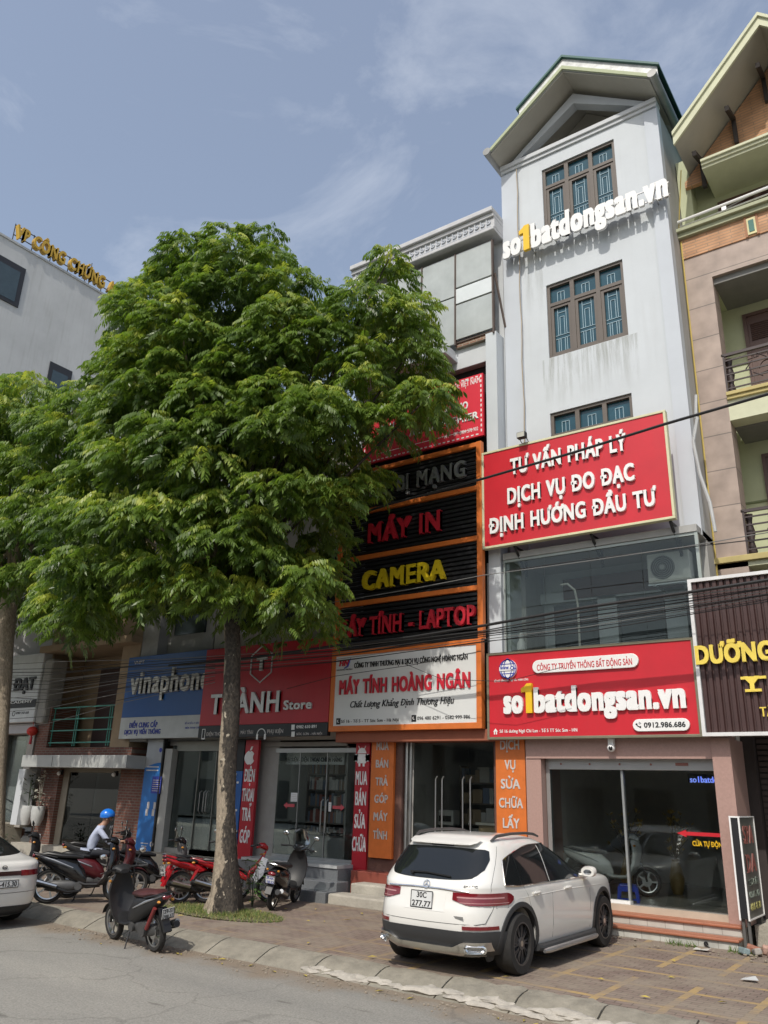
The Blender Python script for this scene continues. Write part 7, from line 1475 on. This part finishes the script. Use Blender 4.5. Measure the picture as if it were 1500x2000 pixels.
# ================================================================ the rider
def person():
    t = thing('person', 'person in pale blue shirt and blue helmet sitting astride a dark red scooter', 'person', (-14.72,11.05,0), rotz=R(58))
    J = {'hip':(-.36,0,.86,.135),'waist':(-.33,0,.98,.135),'chest':(-.25,0,1.16,.16),'neck0':(-.17,0,1.30,.085),'neck':(-.12,0,1.36,.055),'head0':(-.08,0,1.43,.08),'head':(-.07,0,1.50,.095),'head1':(-.075,0,1.56,.07)}
    E_ = [('hip','waist'),('waist','chest'),('chest','neck0'),('neck0','neck'),('neck','head0'),('head0','head'),('head','head1')]
    for s_, n in ((-1,'r'),(1,'l')):
        for k, v in {'sh':(-.20,s_*.185,1.25,.065),'ua':(-.08,s_*.27,1.12,.052),'el':(.03,s_*.30,1.0,.043),'fa':(.13,s_*.325,1.03,.038),'wr':(.21,s_*.35,1.055,.026),'hd':(.255,s_*.355,1.06,.03),
                     'th':(-.28,s_*.11,.84,.095),'md':(-.08,s_*.16,.83,.08),'kn':(.12,s_*.18,.80,.06),'cf':(.10,s_*.17,.6,.052),'an':(.08,s_*.16,.42,.036),'ft':(.12,s_*.165,.385,.036),'to':(.24,s_*.175,.375,.03)}.items(): J[n+k] = v
        E_ += [('neck0' if 0 else 'chest',n+'sh'),(n+'sh',n+'ua'),(n+'ua',n+'el'),(n+'el',n+'fa'),(n+'fa',n+'wr'),(n+'wr',n+'hd'),('hip',n+'th'),(n+'th',n+'md'),(n+'md',n+'kn'),(n+'kn',n+'cf'),(n+'cf',n+'an'),(n+'an',n+'ft'),(n+'ft',n+'to')]
        for k in range(5):   # fingers closed on the grip, thumb below
            yy = s_*(.33+.017*k) if k < 4 else s_*.325; p = 'f%d' % k
            L_ = (1,1.1,1.05,.9,.8)[k]
            if k < 4: q = [(.275,yy,1.078,.0095),(.275-.03*L_*0-.0,yy,1.088,.009),(.245,yy,1.09+.0,.0085)]; q = [(.29,yy,1.066,.0095),(.30,yy,1.04-.004*L_,.009),(.283,yy,1.022,.008)]
            else: q = [(.25,yy,1.035,.0105),(.27,yy-s_*.012,1.018,.0095)]
            prev = n+'hd'
            for i, v in enumerate(q): J[n+p+str(i)] = v; E_.append((prev,n+p+str(i))); prev = n+p+str(i)
    names = list(J); me = bpy.data.meshes.new('person_skin'); me.from_pydata([J[k][:3] for k in names], [(names.index(a),names.index(b)) for a, b in E_], [])
    o = bpy.data.objects.new('body', me); C.objects.link(o); sk = o.modifiers.new('skin','SKIN'); sk.use_smooth_shade = True
    for i, k in enumerate(names): me.skin_vertices[0].data[i].radius = (J[k][3],J[k][3]*(1.25 if k in ('chest','waist','hip') else 1)); me.skin_vertices[0].data[i].use_root = (k == 'hip')
    for i, k in enumerate(names):
        if k in ('chest','waist','hip'): me.skin_vertices[0].data[i].radius = (J[k][3]*1.2,J[k][3]*.85)
    s_ = o.modifiers.new('s','SUBSURF'); s_.levels = 2; s_.render_levels = 2
    dg = bpy.context.evaluated_depsgraph_get(); dg.update(); m2 = bpy.data.meshes.new_from_object(o.evaluated_get(dg)); bpy.data.objects.remove(o)
    m2.name = 'body'; SK = pm('skin', (.36,.2,.13), .5, var=.05); SH = pm('pale_blue_shirt', (.40,.44,.56), .85, var=.1, scale=9, bump=.4, bscale=14); TR_ = pm('dark_trousers', (.018,.02,.028), .8); SO = pm('dark_shoes', (.02,.018,.016), .6)
    for q in (SK,SH,TR_,SO): m2.materials.append(q)
    for p in m2.polygons:
        c = p.center; i = 0
        if c.z < .45 and c.x > .0: i = 3
        elif c.z < .90 and not (abs(c.y) > .27): i = 2
        elif c.z < 1.335 and not (c.x > .06 and abs(c.y) > .24): i = 1
        p.material_index = i; p.use_smooth = True
    bo = bpy.data.objects.new('body', m2); C.objects.link(bo); bo.parent = t
    m = M(); m.tube([(-.34,0,.86),(-.335,0,.9)],[.175,.172],20,False); m.tube([(.055,-.305,1.0),(.075,-.31,1.005)],[.054,.052],12,False); m.tube([(.055,.305,1.0),(.075,.31,1.005)],[.054,.052],12,False); m.build('shirt_hem', SH, t, smooth=True, local=True)
    m = M(); m.ball((-.075,0,1.53),.135,20,(1.12,.98,.98)); m2_ = M()
    m.v = [(v[0],v[1],max(v[2],1.487+(.02 if v[0] > -.05 else -.01))) for v in m.v]; ho = m.build('helmet', pm('blue_helmet', (.01,.16,.62), .2, var=0, coat=.6), t, smooth=True, local=True)
    m = M(); m.loft([(.03,1.51,.115,.008),(.10,1.50,.09,.008),(.125,1.495,.05,.006)],14); m.build('visor', GLOSSBLACK, ho, smooth=True, local=True)
    m = M(); m.tube([(-.06,-.105,1.5),(-.03,-.085,1.42),(-.0,0,1.385),(-.03,.085,1.42),(-.06,.105,1.5)],.006,5); m.build('chin_strap', BLACK, ho, local=True)
    m = M(); m.loft([(.005,1.455,.012,.014),(.03,1.447,.015,.017),(.036,1.44,.008,.008)],8)
    for s_ in (-1,1): m.ball((-.085,s_*.098,1.46),.024,8,(.8,.4,1.2))
    m.build('face_features', SK, t, smooth=True, local=True); m = M()
    for s_ in (-1,1): m.ball((.014,s_*.034,1.475),.011,8,(.5,1.3,.7))
    m.build('eye', BLACKL, t, smooth=True, local=True); m = M(); m.ball((.012,0,1.415),.018,8,(.4,1.4,.35)); m.build('mouth', pm('lip', (.3,.1,.08), .5), t, smooth=True, local=True)
    return t
person()
# ================================================================ overhead cables
CAB = pm('black_cable', (.014,.014,.015), .6, var=0); CABG = pm('grey_cable', (.16,.16,.155), .6, var=0)
def cable(lb, pts, Y, r, mat=CAB, grp='overhead cables'):
    P = [at(x,y+rnd.uniform(-1.5,3.5)*(r < .015),Y) for x, y in pts]; a, b = P[0], P[-1]; m = M(); path = []
    for p, q in zip(P[:-1],P[1:]):
        for k in range(8): path.append(p.lerp(q,k/8))
    path.append(P[-1]); m.tube(path, r, 5); o = m.build('cable', mat, smooth=True); tag(o, lb, 'cable', grp); return o
cable('thick black cable crossing the upper red billboard', [(620,1030),(760,985),(940,936),(1120,884),(1300,828),(1500,770),(1640,727)], 13.4, .028)
cable('paired black cable sweeping across the loggia glass below the upper billboard', [(330,1300),(480,1287),(650,1262),(800,1245),(945,1222),(1140,1187),(1340,1158),(1520,1130)], 13.7, .03)
grp = 'thin cables strung along the shop fronts'
lb = 'thin cable in the bundle strung along the shop fronts at signboard height'
for k in range(9):
    o = k*3.2; cable(lb, [(-60,1300+o*2.2),(120,1296+o*2.6+rnd.uniform(-3,3)),(330,1285+o*1.5),(650,1265+o*1.1),(945,1228+o*1.0+rnd.uniform(-2,3)),(1140,1192+o*1.6),(1340,1163+o*1.5),(1520,1140+o*1.1)], 13.75+.02*k, rnd.choice((.007,.009,.012)), CAB if k % 3 else CABG, grp)
for k in range(8):
    o = k*14; cable('thin cable fanning across the salon and brick house at the left', [(-60,1325+o),(90,1318+o*.95),(240,1303+o*.72),(420,1296+o*.35)], 13.6+.02*k, .008, CABG if k % 2 else CAB, 'cables fanning at the left')
cable('thin cable across the yellow word of the slatted signboard', [(560,1192),(665,1172),(800,1150),(945,1124),(1140,1098),(1340,1066),(1520,1037)], 13.6, .009, CABG)
cable('thin cable across the white computer shop sign', [(560,1345),(655,1322),(800,1297),(940,1271)], 14.2, .007, CAB)
cable('thin cable sagging across the big red words of the white sign', [(790,1296),(860,1322),(905,1328),(990,1329),(1100,1300)], 14.1, .006, CAB)
cable('cable along the foot of the green townhouse balcony', [(990,1112),(1150,1090),(1380,1065),(1520,1050)], 14.0, .009, CAB)
